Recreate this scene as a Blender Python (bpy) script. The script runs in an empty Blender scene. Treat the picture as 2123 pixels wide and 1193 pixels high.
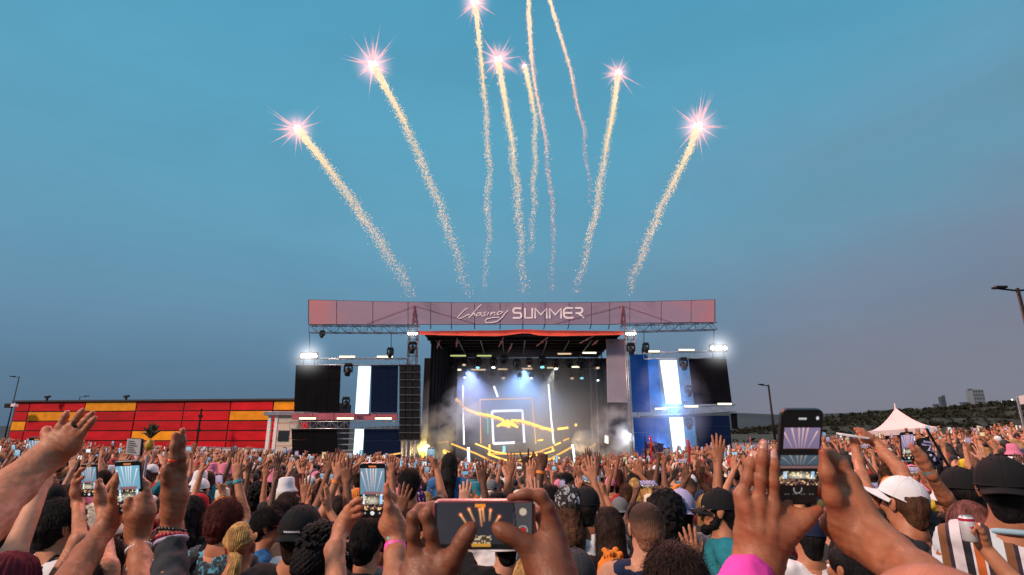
import bpy, bmesh, math, random
import numpy as np
from mathutils import Vector, Matrix, Euler

# ------------------------------------------------------------------ camera, sky, sun, exposure
SC = bpy.context.scene
COL = SC.collection
PI = math.pi
F_PX, W_PX, H_PX = 1122.0, 2123.0, 1193.0
CAM_H = 2.12
PITCH = math.atan(304.0 / F_PX)
cam_d = bpy.data.cameras.new('camera')
cam = bpy.data.objects.new('camera', cam_d)
COL.objects.link(cam)
cam.location = (0, 0, CAM_H)
cam.rotation_euler = (PI / 2 + PITCH, 0, 0)
cam_d.sensor_width = 36.0
cam_d.lens = 36.0 * F_PX / W_PX
cam_d.clip_start = 0.02
cam_d.dof.use_dof = True
cam_d.dof.focus_distance = 9.0
cam_d.dof.aperture_fstop = 9.0
cam_d.clip_end = 6000
SC.camera = cam

SUN_EL, SUN_AZ = math.radians(34), math.radians(236)     # soft dusk light from behind and left of the camera
w = bpy.data.worlds.new('World')
SC.world = w
w.use_nodes = True
nt = w.node_tree
nt.nodes.clear()
def wn(t, **k):
    n = nt.nodes.new(t)
    for a, b in k.items():
        setattr(n, a, b)
    return n
def wl(a, b):
    nt.links.new(a, b)
w_out = wn('ShaderNodeOutputWorld')
w_bg = wn('ShaderNodeBackground')
w_sky = wn('ShaderNodeTexSky', sky_type='NISHITA', sun_disc=False)
w_sky.sun_elevation = math.radians(4)
w_sky.sun_rotation = SUN_AZ
w_tc = wn('ShaderNodeTexCoord')
w_sep = wn('ShaderNodeSeparateXYZ')
wl(w_tc.outputs['Generated'], w_sep.inputs[0])
# thin overcast: colour by elevation
w_ramp = wn('ShaderNodeValToRGB')
r = w_ramp.color_ramp
for p, c in ((0.0, (.088, .165, .265)), (.08, (.104, .205, .325)), (.18, (.142, .295, .450)), (.32, (.140, .380, .545)), (.50, (.118, .410, .595)), (.72, (.088, .365, .560)), (1.0, (.08, .29, .46))):
    e = r.elements.new(p)
    e.color = (*c, 1)
r.elements.remove(r.elements[0]); r.elements.remove(r.elements[-1])
wl(w_sep.outputs['Z'], w_ramp.inputs['Fac'])
# broad soft cloud bank, greyer and more violet to the east
w_map = wn('ShaderNodeMapping')
w_map.inputs['Scale'].default_value = (1.0, 1.0, 2.2)
w_map.inputs['Location'].default_value = (3.1, .4, .2)
wl(w_tc.outputs['Generated'], w_map.inputs['Vector'])
w_no = wn('ShaderNodeTexNoise')
w_no.inputs['Scale'].default_value = 1.6
w_no.inputs['Detail'].default_value = 4
w_no.inputs['Roughness'].default_value = .45
wl(w_map.outputs[0], w_no.inputs['Vector'])
def wmath(op, a, b):
    n = wn('ShaderNodeMath', operation=op)
    for i, v in enumerate((a, b)):
        if hasattr(v, 'links'):
            wl(v, n.inputs[i])
        else:
            n.inputs[i].default_value = v
    return n.outputs[0]
e1 = wmath('MULTIPLY', w_sep.outputs['X'], .80)
e2 = wmath('MULTIPLY', w_sep.outputs['Z'], -1.15)
e3 = wmath('MULTIPLY', w_no.outputs['Fac'], 1.0)
es = wmath('ADD', wmath('ADD', e1, e2), e3)
w_mr = wn('ShaderNodeMapRange', interpolation_type='SMOOTHSTEP')
w_mr.inputs['From Min'].default_value = .17
w_mr.inputs['From Max'].default_value = 1.05
w_mr.inputs['To Max'].default_value = .92
wl(es, w_mr.inputs['Value'])
w_cl = wn('ShaderNodeMix', data_type='RGBA')
w_cl.inputs['B'].default_value = (.215, .222, .300, 1)
wl(w_mr.outputs[0], w_cl.inputs['Factor'])
wl(w_ramp.outputs['Color'], w_cl.inputs['A'])
w_n2 = wn('ShaderNodeTexNoise')
w_n2.inputs['Scale'].default_value = 3.2; w_n2.inputs['Detail'].default_value = 6; w_n2.inputs['Roughness'].default_value = .6; w_n2.inputs['Distortion'].default_value = .6
wl(w_map.outputs[0], w_n2.inputs['Vector'])
w_m2 = wn('ShaderNodeMapRange')
w_m2.inputs['From Min'].default_value = .25; w_m2.inputs['From Max'].default_value = .75; w_m2.inputs['To Min'].default_value = .95; w_m2.inputs['To Max'].default_value = 1.06
wl(w_n2.outputs['Fac'], w_m2.inputs['Value'])
w_cm = wn('ShaderNodeVectorMath', operation='SCALE')
wl(w_cl.outputs['Result'], w_cm.inputs[0]); wl(w_m2.outputs[0], w_cm.inputs['Scale'])
w_sc = wn('ShaderNodeVectorMath', operation='SCALE')
w_sc.inputs['Scale'].default_value = .06
wl(w_sky.outputs['Color'], w_sc.inputs[0])
w_mx = wn('ShaderNodeMix', data_type='RGBA')
w_mx.inputs['Factor'].default_value = .86
wl(w_sc.outputs[0], w_mx.inputs['A'])
wl(w_cm.outputs[0], w_mx.inputs['B'])
wl(w_mx.outputs['Result'], w_bg.inputs['Color'])
w_bg.inputs['Strength'].default_value = 1.0
wl(w_bg.outputs[0], w_out.inputs[0])

sun_d = bpy.data.lights.new('sun', 'SUN')
sun_d.energy = 4.0
sun_d.angle = math.radians(6)
sun_d.color = (1.0, .70, .54)
sun = bpy.data.objects.new('sun', sun_d)
COL.objects.link(sun)
_sd = Vector((math.sin(SUN_AZ) * math.cos(SUN_EL), math.cos(SUN_AZ) * math.cos(SUN_EL), math.sin(SUN_EL)))
sun.rotation_euler = _sd.to_track_quat('Z', 'Y').to_euler()

SC.view_settings.view_transform = 'Standard'
SC.view_settings.look = 'None'
SC.view_settings.gamma = 1
SC.view_settings.use_curve_mapping = False
SC.view_settings.exposure = 0.0
SC.cycles.use_denoising = True
SC.cycles.max_bounces = 6
SC.cycles.diffuse_bounces = 2
SC.cycles.glossy_bounces = 2
SC.cycles.transparent_max_bounces = 24
SC.cycles.volume_bounces = 1
SC.cycles.volume_step_rate = 1.0
SC.cycles.volume_max_steps = 128
SC.cycles.sample_clamp_indirect = 6

# ------------------------------------------------------------------ helpers
rng = np.random.default_rng(7)
random.seed(7)
FWD = np.array([0, math.cos(PITCH), math.sin(PITCH)])
UPV = np.array([0, -math.sin(PITCH), math.cos(PITCH)])
CAMP = np.array([0, 0, CAM_H])

def ray(px, py):
    cx = (px - W_PX / 2) / F_PX
    cy = (H_PX / 2 - py) / F_PX
    return FWD + np.array([cx, 0, 0]) + cy * UPV
def at(px, py, Y):
    d = ray(px, py)
    return CAMP + d * (Y / d[1])
def pd(px, py, t):
    return CAMP + ray(px, py) * t
def proj(p):
    d = np.asarray(p, float) - CAMP
    t = d @ FWD
    return W_PX / 2 + d[0] / t * F_PX, H_PX / 2 - (d @ UPV) / t * F_PX, t

def gz(x, y):
    """height of the ground: a shallow bowl falling towards the stage, higher on the right"""
    yy = np.clip(y, 0, 46)
    fall = -.046 * yy
    rs = .070 * np.clip(x, 0, 60)
    ls = .040 * np.clip(-x, 0, 60)
    return fall + rs * np.clip(yy / 10, 0, 1) + ls * np.clip(yy / 10, 0, 1) + .02 * np.sin(x * .9) * np.sin(y * .8)

def tag(o, label=None, cat=None, group=None, kind=None):
    if label: o['label'] = label
    if cat: o['category'] = cat
    if group: o['group'] = group
    if kind: o['kind'] = kind
    return o
def empty(name, loc=(0, 0, 0), label=None, cat=None, group=None):
    o = bpy.data.objects.new(name, None)
    COL.objects.link(o)
    o.location = loc
    o.empty_display_size = .1
    return tag(o, label, cat, group)

class MB:
    def __init__(s):
        s.v, s.f, s.m, s.c = [], [], [], []
        s.mi = 0
        s.col = None
    def face(s, idx):
        s.f.append(tuple(idx)); s.m.append(s.mi); s.c.append(s.col)
    def add(s, verts, faces):
        b = len(s.v)
        s.v.extend([tuple(map(float, p)) for p in verts])
        for f in faces:
            s.face([b + i for i in f])
    def box(s, lo, hi):
        (a, b, c), (d, e, f) = lo, hi
        s.add([(a, b, c), (d, b, c), (d, e, c), (a, e, c), (a, b, f), (d, b, f), (d, e, f), (a, e, f)],
              [(3, 2, 1, 0), (4, 5, 6, 7), (0, 1, 5, 4), (1, 2, 6, 5), (2, 3, 7, 6), (3, 0, 4, 7)])
    def hexa(s, p):
        s.add(p, [(3, 2, 1, 0), (4, 5, 6, 7), (0, 1, 5, 4), (1, 2, 6, 5), (2, 3, 7, 6), (3, 0, 4, 7)])
    def slab(s, q, th):
        """quad q (4 points, facing -Y) thickened towards +Y"""
        q = [np.asarray(p, float) for p in q]
        n = np.array([0, th, 0])
        s.hexa([q[0], q[1], q[1] + n, q[0] + n, q[3], q[2], q[2] + n, q[3] + n])
    def bar(s, a, b, r, n=4, r2=None):
        s.tube([a, b], [r, r if r2 is None else r2], n)
    def tube(s, pts, rad, n=8, cap=True):
        pts = [np.asarray(p, float) for p in pts]
        if np.isscalar(rad): rad = [rad] * len(pts)
        base = len(s.v)
        up = np.array([0, 0, 1.0])
        d0 = pts[-1] - pts[0]
        if abs(d0[2]) > .85 * np.linalg.norm(d0): up = np.array([0, 1.0, 0])
        for i, p in enumerate(pts):
            d = pts[min(i + 1, len(pts) - 1)] - pts[max(i - 1, 0)]
            d = d / (np.linalg.norm(d) + 1e-9)
            a = np.cross(d, up); a /= (np.linalg.norm(a) + 1e-9)
            b = np.cross(d, a)
            for k in range(n):
                t = 2 * PI * (k + .5) / n
                s.v.append(tuple(p + rad[i] * (math.cos(t) * a + math.sin(t) * b)))
        for i in range(len(pts) - 1):
            for k in range(n):
                k2 = (k + 1) % n
                s.face((base + i * n + k, base + (i + 1) * n + k, base + (i + 1) * n + k2, base + i * n + k2))
        if cap:
            s.face([base + k for k in range(n)])
            s.face([base + (len(pts) - 1) * n + k for k in reversed(range(n))])
    def ball(s, c, r, nu=8, nv=6):
        r = np.array([r, r, r]) if np.isscalar(r) else np.asarray(r)
        base = len(s.v)
        c = np.asarray(c, float)
        for j in range(nv + 1):
            th = PI * j / nv
            for i in range(nu):
                ph = 2 * PI * i / nu
                s.v.append(tuple(c + r * np.array([math.sin(th) * math.cos(ph), math.sin(th) * math.sin(ph), math.cos(th)])))
        for j in range(nv):
            for i in range(nu):
                i2 = (i + 1) % nu
                s.face((base + j * nu + i, base + (j + 1) * nu + i, base + (j + 1) * nu + i2, base + j * nu + i2))
    def stroke(s, pts, wd, th=.04, ny=(0, 1, 0)):
        """flat ribbon with thickness, drawn in the XZ plane"""
        pts = [np.asarray(p, float) for p in pts]
        L = []
        for i, p in enumerate(pts):
            d1 = pts[min(i + 1, len(pts) - 1)] - p
            d0 = p - pts[max(i - 1, 0)]
            d = d0 / (np.linalg.norm(d0) + 1e-9) + d1 / (np.linalg.norm(d1) + 1e-9)
            d = d / (np.linalg.norm(d) + 1e-9)
            nrm = np.array([-d[2], 0, d[0]])
            L.append((p + nrm * wd / 2, p - nrm * wd / 2))
        y = np.array([0, th, 0])
        for i in range(len(pts) - 1):
            a, b = L[i]; c, d = L[i + 1]
            s.hexa([b, d, d + y, b + y, a, c, c + y, a + y])
    def build(s, name, mats, parent=None, smooth=False, bevel=0, loc=None, link=True):
        me = bpy.data.meshes.new(name)
        me.from_pydata(s.v, [], s.f)
        if not isinstance(mats, (list, tuple)): mats = [mats]
        for m in mats: me.materials.append(m)
        if len(mats) > 1: me.polygons.foreach_set('material_index', s.m)
        if any(c is not None for c in s.c):
            at_ = me.color_attributes.new('Col', 'FLOAT_COLOR', 'CORNER')
            out = []
            for f, c in zip(s.f, s.c):
                c = c or (1, 1, 1)
                out.extend([*c, 1] * len(f))
            at_.data.foreach_set('color', out)
        if smooth: me.polygons.foreach_set('use_smooth', [True] * len(s.f))
        if not link: return me
        return link_mesh(name, me, parent, bevel, loc)

def link_mesh(name, me, parent=None, bevel=0, loc=None):
    o = bpy.data.objects.new(name, me)
    COL.objects.link(o)
    if parent is not None: o.parent = parent
    if loc is not None: o.location = loc
    if bevel:
        b = o.modifiers.new('bevel', 'BEVEL'); b.width = bevel; b.segments = 2; b.limit_method = 'ANGLE'
    return o

def np_mesh(name, v, f, mats, smooth=True, mi=None):
    """v (N,3) array, f (M,4|3) array"""
    me = bpy.data.meshes.new(name)
    k = f.shape[1]
    me.vertices.add(len(v)); me.vertices.foreach_set('co', v.astype(np.float32).ravel())
    me.loops.add(f.size); me.loops.foreach_set('vertex_index', f.astype(np.int32).ravel())
    me.polygons.add(len(f)); me.polygons.foreach_set('loop_start', np.arange(0, f.size, k, dtype=np.int32))
    for m in (mats if isinstance(mats, (list, tuple)) else [mats]): me.materials.append(m)
    if mi is not None: me.polygons.foreach_set('material_index', mi.astype(np.int32))
    if smooth: me.polygons.foreach_set('use_smooth', np.ones(len(f), bool))
    me.update(calc_edges=True)
    return me

def set_cols(me, cols_per_corner):
    a = me.color_attributes.new('Col', 'FLOAT_COLOR', 'CORNER')
    a.data.foreach_set('color', np.c_[cols_per_corner, np.ones(len(cols_per_corner))].astype(np.float32).ravel())

# ------------------------------------------------------------------ materials
_mats = {}
def mat(name, col=(.5, .5, .5), rough=.6, metal=0.0, var=.18, scale=6, bump=.0, bscale=80, emit=None, es=0.0, spec=None, attr=False, sss=0, stretch=None, alpha=1.0, orand=0):
    if name in _mats: return _mats[name]
    m = bpy.data.materials.new(name)
    m.use_nodes = True
    n = m.node_tree.nodes; l = m.node_tree.links
    b = n['Principled BSDF']
    b.inputs['Roughness'].default_value = rough
    b.inputs['Metallic'].default_value = metal
    if spec is not None: b.inputs['Specular IOR Level'].default_value = spec
    tc = n.new('ShaderNodeTexCoord')
    vec = tc.outputs['Object']
    if stretch:
        mp = n.new('ShaderNodeMapping'); mp.inputs['Scale'].default_value = stretch
        l.new(vec, mp.inputs['Vector']); vec = mp.outputs[0]
    no = n.new('ShaderNodeTexNoise'); no.inputs['Scale'].default_value = scale; no.inputs['Detail'].default_value = 4
    l.new(vec, no.inputs['Vector'])
    mr = n.new('ShaderNodeMapRange')
    mr.inputs['From Min'].default_value = .3; mr.inputs['From Max'].default_value = .7
    mr.inputs['To Min'].default_value = 1 - var; mr.inputs['To Max'].default_value = 1 + var
    l.new(no.outputs['Fac'], mr.inputs['Value'])
    mul = n.new('ShaderNodeVectorMath'); mul.operation = 'SCALE'
    l.new(mr.outputs[0], mul.inputs['Scale'])
    if attr:
        a = n.new('ShaderNodeAttribute'); a.attribute_name = 'Col'
        l.new(a.outputs['Color'], mul.inputs[0])
    else:
        mul.inputs[0].default_value = col
    if orand:
        oi = n.new('ShaderNodeObjectInfo'); om = n.new('ShaderNodeMapRange'); om.inputs['To Min'].default_value = 1 - orand; om.inputs['To Max'].default_value = 1 + orand * .4
        l.new(oi.outputs['Random'], om.inputs['Value']); m3 = n.new('ShaderNodeVectorMath'); m3.operation = 'SCALE'
        l.new(mul.outputs[0], m3.inputs[0]); l.new(om.outputs[0], m3.inputs['Scale']); mul = m3
    l.new(mul.outputs[0], b.inputs['Base Color'])
    if bump:
        n2 = n.new('ShaderNodeTexNoise'); n2.inputs['Scale'].default_value = bscale; n2.inputs['Detail'].default_value = 3
        l.new(vec, n2.inputs['Vector'])
        bp = n.new('ShaderNodeBump'); bp.inputs['Strength'].default_value = min(1, bump); bp.inputs['Distance'].default_value = .02 * bump
        l.new(n2.outputs['Fac'], bp.inputs['Height']); l.new(bp.outputs[0], b.inputs['Normal'])
    if sss:
        b.inputs['Subsurface Weight'].default_value = sss
        b.inputs['Subsurface Radius'].default_value = (1.0, .35, .2)
        b.inputs['Subsurface Scale'].default_value = .008
    if emit:
        b.inputs['Emission Color'].default_value = (*emit, 1)
        b.inputs['Emission Strength'].default_value = es
    if alpha < 1:
        b.inputs['Alpha'].default_value = alpha
    _mats[name] = m
    return m
def emat(name, col, s, sample=True, attr=False, var=0, scale=1.0):
    if name in _mats: return _mats[name]
    m = bpy.data.materials.new(name)
    m.use_nodes = True
    n = m.node_tree.nodes; l = m.node_tree.links
    n.clear()
    o = n.new('ShaderNodeOutputMaterial'); e = n.new('ShaderNodeEmission')
    e.inputs['Color'].default_value = (*col, 1); e.inputs['Strength'].default_value = s
    if attr:
        a = n.new('ShaderNodeAttribute'); a.attribute_name = 'Col'
        l.new(a.outputs['Color'], e.inputs['Color'])
    if var:
        tc = n.new('ShaderNodeTexCoord'); no = n.new('ShaderNodeTexNoise'); no.inputs['Scale'].default_value = scale; no.inputs['Detail'].default_value = 5; l.new(tc.outputs['Object'], no.inputs['Vector'])
        mr = n.new('ShaderNodeMapRange'); mr.inputs['From Min'].default_value = .3; mr.inputs['From Max'].default_value = .7; mr.inputs['To Min'].default_value = s * (1 - var); mr.inputs['To Max'].default_value = s * (1 + var); l.new(no.outputs['Fac'], mr.inputs['Value']); l.new(mr.outputs[0], e.inputs['Strength'])
    l.new(e.outputs[0], o.inputs[0])
    if not sample: m.cycles.emission_sampling = 'NONE'
    _mats[name] = m
    return m
def lamp(name, kind, loc, energy, col, size=.1, spot=None, target=None, blend=.4):
    d = bpy.data.lights.new(name, kind)
    d.energy = energy; d.color = col
    if kind in ('POINT', 'SPOT'): d.shadow_soft_size = size
    if kind == 'AREA': d.size = size
    if spot: d.spot_size = math.radians(spot); d.spot_blend = blend
    o = bpy.data.objects.new(name, d); COL.objects.link(o); o.location = loc
    if target is not None:
        o.rotation_euler = (Vector(loc) - Vector(target)).to_track_quat('Z', 'Y').to_euler()
    return o

# ------------------------------------------------------------------ implicit surfaces: limbs, hands, heads, cloth as one continuous skin
def smin(a, b, k):
    h = np.maximum(k - np.abs(a - b), 0) / k
    return np.minimum(a, b) - h * h * k * .25
class SDF:
    """groups: 'core' prims blend with each other; every other group (a finger) blends with the core but stays separate from its neighbours"""
    def __init__(s, h): s.h = h; s.g = {}
    def cone(s, a, b, ra, rb, k=.02, g='core'):
        s.g.setdefault(g, []).append(('c', np.asarray(a, float), np.asarray(b, float), ra, rb, k)); return s
    def chain(s, pts, k=.01, g='core'):
        for (a, ra), (b, rb) in zip(pts[:-1], pts[1:]): s.cone(a, b, ra, rb, k, g)
        return s
    def ell(s, c, r, k=.02, g='core', R=None):
        s.g.setdefault(g, []).append(('e', np.asarray(c, float), np.asarray(r, float), R, None, k)); return s
    def cut(s, c, r, k=.01):
        s.g.setdefault('cut', []).append(('e', np.asarray(c, float), np.asarray(r, float), None, None, k)); return s
    @staticmethod
    def bb(p):
        if p[0] == 'c':
            rr = max(p[3], p[4]); return np.minimum(p[1], p[2]) - rr, np.maximum(p[1], p[2]) + rr
        rr = p[2] if p[3] is None else np.full(3, p[2].max())
        return p[1] - rr, p[1] + rr
    @staticmethod
    def ev(p, X, Y, Z):
        if p[0] == 'c':
            a, b, ra, rb = p[1:5]
            ab = b - a
            dx, dy, dz = X - a[0], Y - a[1], Z - a[2]
            t = np.clip((dx * ab[0] + dy * ab[1] + dz * ab[2]) / (ab @ ab + 1e-12), 0, 1)
            return np.sqrt((dx - t * ab[0]) ** 2 + (dy - t * ab[1]) ** 2 + (dz - t * ab[2]) ** 2) - (ra + (rb - ra) * t)
        c, r, R = p[1], p[2], p[3]
        dx, dy, dz = X - c[0], Y - c[1], Z - c[2]
        if R is not None:
            dx, dy, dz = (R[0, i] * dx + R[1, i] * dy + R[2, i] * dz for i in range(3))
        k0 = np.sqrt((dx / r[0]) ** 2 + (dy / r[1]) ** 2 + (dz / r[2]) ** 2)
        k1 = np.sqrt((dx / r[0] ** 2) ** 2 + (dy / r[1] ** 2) ** 2 + (dz / r[2] ** 2) ** 2)
        return k0 * (k0 - 1) / (k1 + 1e-9)
    def _acc(s, vol, prims, ax):
        for p in prims:
            lo, hi = s.bb(p)
            m = p[5] + 3 * s.h
            sl = []
            for i in range(3):
                i0 = max(0, int((lo[i] - m - ax[i][0]) / s.h)); i1 = min(len(ax[i]), int((hi[i] + m - ax[i][0]) / s.h) + 2)
                sl.append(slice(i0, max(i0 + 1, i1)))
            sl = tuple(sl)
            X, Y, Z = ax[0][sl[0]][:, None, None], ax[1][sl[1]][None, :, None], ax[2][sl[2]][None, None, :]
            d = s.ev(p, X, Y, Z)
            vol[sl] = smin(vol[sl], d, p[5])
    def mesh(s):
        allp = [p for g, ps in s.g.items() if g != 'cut' for p in ps]
        lo = np.min([s.bb(p)[0] for p in allp], axis=0) - 3 * s.h
        hi = np.max([s.bb(p)[1] for p in allp], axis=0) + 3 * s.h
        ax = [np.arange(lo[i], hi[i] + s.h, s.h) for i in range(3)]
        shp = tuple(len(a) for a in ax)
        BIG = .5
        core = np.full(shp, BIG, np.float32)
        s._acc(core, s.g.get('core', []), ax)
        res = core.copy()
        for g, ps in s.g.items():
            if g in ('core', 'cut'): continue
            l2 = np.min([s.bb(p)[0] for p in ps], axis=0) - 4 * s.h - .012
            h2 = np.max([s.bb(p)[1] for p in ps], axis=0) + 4 * s.h + .012
            sl = tuple(slice(max(0, int((l2[i] - ax[i][0]) / s.h)), min(shp[i], int((h2[i] - ax[i][0]) / s.h) + 2)) for i in range(3))
            sub = np.full(tuple(q.stop - q.start for q in sl), BIG, np.float32)
            s._acc(sub, ps, [ax[i][sl[i]] for i in range(3)])
            kk = max(p[5] for p in ps)
            res[sl] = np.minimum(res[sl], smin(sub, core[sl], kk))
        for p in s.g.get('cut', []):
            d = -s.ev(p, ax[0][:, None, None], ax[1][None, :, None], ax[2][None, None, :])
            res = -smin(-res, -d, p[5])
        return nets(res, np.array([a[0] for a in ax]), s.h)
def nets(vol, org, h):
    s = vol < 0
    nx, ny, nz = vol.shape
    def cr(A, c): return A[c[0]:nx - 1 + c[0], c[1]:ny - 1 + c[1], c[2]:nz - 1 + c[2]]
    C8 = [(i, j, k) for i in (0, 1) for j in (0, 1) for k in (0, 1)]
    cnt = np.zeros((nx - 1, ny - 1, nz - 1), np.int8)
    for c in C8: cnt += cr(s, c)
    act = (cnt > 0) & (cnt < 8)
    idx = np.full(act.shape, -1, np.int64)
    cells = np.argwhere(act)
    idx[act] = np.arange(len(cells))
    pos = np.zeros((len(cells), 3)); num = np.zeros(len(cells))
    vals = {c: vol[cells[:, 0] + c[0], cells[:, 1] + c[1], cells[:, 2] + c[2]] for c in C8}
    for c in C8:
        for d in range(3):
            if c[d]: continue
            e = list(c); e[d] = 1; e = tuple(e)
            va, vb = vals[c], vals[e]
            m = (va < 0) != (vb < 0)
            t = np.where(m, va / np.where(m, va - vb, 1), 0)
            p = np.array(c, float)[None, :].repeat(len(cells), 0); p[:, d] += t
            pos += p * m[:, None]; num += m
    v = org + (cells + pos / num[:, None]) * h
    F = []
    for d in range(3):
        o1, o2 = (d + 1) % 3, (d + 2) % 3
        a = [slice(None)] * 3; b = [slice(None)] * 3
        a[d] = slice(0, -1); b[d] = slice(1, None)
        e = np.argwhere(s[tuple(a)] != s[tuple(b)])
        e = e[(e[:, o1] > 0) & (e[:, o2] > 0) & (e[:, o1] < vol.shape[o1] - 1) & (e[:, o2] < vol.shape[o2] - 1)]
        if not len(e): continue
        ins = s[e[:, 0], e[:, 1], e[:, 2]]
        q = []
        for u, w_ in ((1, 1), (0, 1), (0, 0), (1, 0)):
            c = e.copy(); c[:, o1] -= u; c[:, o2] -= w_
            q.append(idx[c[:, 0], c[:, 1], c[:, 2]])
        q = np.stack(q, 1)
        q[~ins] = q[~ins][:, ::-1]
        F.append(q)
    f = np.concatenate(F)
    f = f[(f >= 0).all(1)]
    return v, f
def wob(v, freq, seed, n=6):
    g = np.random.default_rng(seed)
    o = np.zeros(len(v))
    for i in range(n):
        k = g.normal(size=3) * freq * (1 + .5 * i)
        o += np.sin(v @ k + g.uniform(0, 6.28)) / (1 + .45 * i)
    return o / 2.2
def vnorm(v, f):
    n = np.zeros_like(v)
    fn = np.cross(v[f[:, 2]] - v[f[:, 0]], v[f[:, 3]] - v[f[:, 1]])
    for i in range(4): np.add.at(n, f[:, i], fn)
    return n / (np.linalg.norm(n, axis=1, keepdims=True) + 1e-12)
def join(*parts):
    V, Fc, b = [], [], 0
    for v, f in parts:
        V.append(v); Fc.append(f + b); b += len(v)
    return np.concatenate(V), np.concatenate(Fc)
# ------------------------------------------------------------------ ground, hills, far town
M_grass = mat('trampled_grass', (.036, .036, .022), .9, var=.45, scale=1.5, bump=.6, bscale=20)
M_hill = mat('scrub_soil', (.035, .033, .022), .95, var=.4, scale=.05, bump=.5, bscale=.5)
M_scrub = mat('scrub_leaves', (.026, .027, .018), .95, var=.55, scale=.12, spec=.1)
M_black = mat('black_steel', (.010, .010, .012), .5, var=.2, spec=.2)
M_alu = mat('aluminium', (.42, .42, .45), .35, .8, var=.15, scale=3)
M_blackcloth = mat('black_cloth', (.010, .010, .013), .9, var=.3, scale=2, bump=.2, bscale=4, spec=.1)
M_white = mat('white_paint', (.72, .70, .72), .5, var=.08)
M_glass = mat('dark_glass', (.02, .03, .04), .08, var=.1)
M_concrete = mat('far_concrete_hazed', (.155, .185, .215), .85, var=.12, scale=.1)  # grey-blue tone has the distance haze mixed into the colour
M_concrete_d = mat('far_concrete_dark_hazed', (.055, .075, .10), .85, var=.15, scale=.1)  # darker concrete, haze likewise put into its colour
M_townlight = emat('town_light', (1, .62, .25), 6, False)
M_townwhite = emat('town_light_white', (1, .9, .75), 2.0, False)

def grid_mesh(name, xs, ys, zf, m, kind='structure', label=None):
    X, Y = np.meshgrid(xs, ys, indexing='ij')
    Z = zf(X, Y)
    nx, ny = X.shape
    v = np.stack([X, Y, Z], -1).reshape(-1, 3)
    i, j = np.meshgrid(np.arange(nx - 1), np.arange(ny - 1), indexing='ij')
    a = (i * ny + j).ravel()
    f = np.stack([a, a + ny, a + ny + 1, a + 1], 1)
    o = link_mesh(name, np_mesh(name, v, f, m))
    o['kind'] = kind
    if label: o['label'] = label
    return o
ax = np.concatenate([-np.geomspace(4000, 62, 18), np.arange(-60, 61, 1.5), np.geomspace(62, 4000, 18)])
ay = np.concatenate([-np.geomspace(1500, 8, 10), np.arange(-6, 50, 1.0), np.geomspace(52, 5000, 22)])
grid_mesh('ground', ax, ay, gz, M_grass, label='trampled grass field sloping down to the stage')

def ridge(x, y):
    # a scrub covered hill rising to the right
    s = np.clip((x - 30) / 210, 0, 1.5)
    up = np.clip((y - 95) / 75, 0, 1) * np.clip((330 - y) / 110, 0, 1)
    return -2 + (5.6 + .100 * np.clip(x - 94, -44, 400)) * np.sin(up * PI / 2) + .7 * np.sin(x * .07 + 1) * np.sin(y * .05) + .7 * np.sin(x * .21 + y * .13)
hx = np.arange(24, 520, 6.0); hy = np.arange(70, 340, 6.0)
grid_mesh('hill', hx, hy, ridge, M_hill, label='dark scrub hill rising on the right')
def ridge2(x, y):
    s = np.clip((x + 500) / 2500, 0, 1)
    return -4 + (16 + 62 * s) * np.sin(np.clip((y - 700) / 300, 0, 1) * PI / 2) + 5 * np.sin(x * .006) + 2 * np.sin(x * .023)
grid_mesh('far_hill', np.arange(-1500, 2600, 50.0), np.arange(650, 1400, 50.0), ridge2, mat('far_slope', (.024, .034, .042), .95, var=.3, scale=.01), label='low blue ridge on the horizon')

# scrub on the hill: leaf clumps nobody could count
def clumps(name, pts, rad, m, label, nper=14, seed=3, parent=None):
    g = np.random.default_rng(seed)
    base = g.normal(size=(nper, 3)); base /= np.linalg.norm(base, axis=1, keepdims=True)
    V, Fq = [], []
    N = len(pts)
    c = np.repeat(pts, nper, 0); rr = np.repeat(rad, nper)
    d = g.normal(size=(N * nper, 3)); d /= np.linalg.norm(d, axis=1, keepdims=True); d[:, 2] = np.abs(d[:, 2])
    cen = c + d * (rr * g.uniform(.35, 1.0, N * nper))[:, None]
    u = g.normal(size=(N * nper, 3)); u /= np.linalg.norm(u, axis=1, keepdims=True)
    vv = np.cross(u, g.normal(size=(N * nper, 3))); vv /= np.linalg.norm(vv, axis=1, keepdims=True)
    sz = (rr * g.uniform(.25, .55, N * nper))[:, None]
    q = np.stack([cen - u * sz, cen + vv * sz * .6, cen + u * sz, cen - vv * sz * .6], 1).reshape(-1, 3)
    f = np.arange(len(q)).reshape(-1, 4)
    o = link_mesh(name, np_mesh(name, q, f, m, smooth=False), parent)
    o['kind'] = 'stuff'
    if label: o['label'] = label
    return o
n = 9000
px_ = rng.uniform(30, 420, n); py_ = rng.uniform(88, 235, n)
sel = (px_ / py_ < 1.25) & (px_ / py_ > .3)
px_, py_ = px_[sel], py_[sel]
o = clumps('scrub', np.stack([px_, py_, ridge(px_, py_) + .2], 1), rng.uniform(.35, 1.05, len(px_)) * (.6 + py_ / 260), M_scrub, 'dark scrub and bushes covering the hillside', 16)

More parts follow.
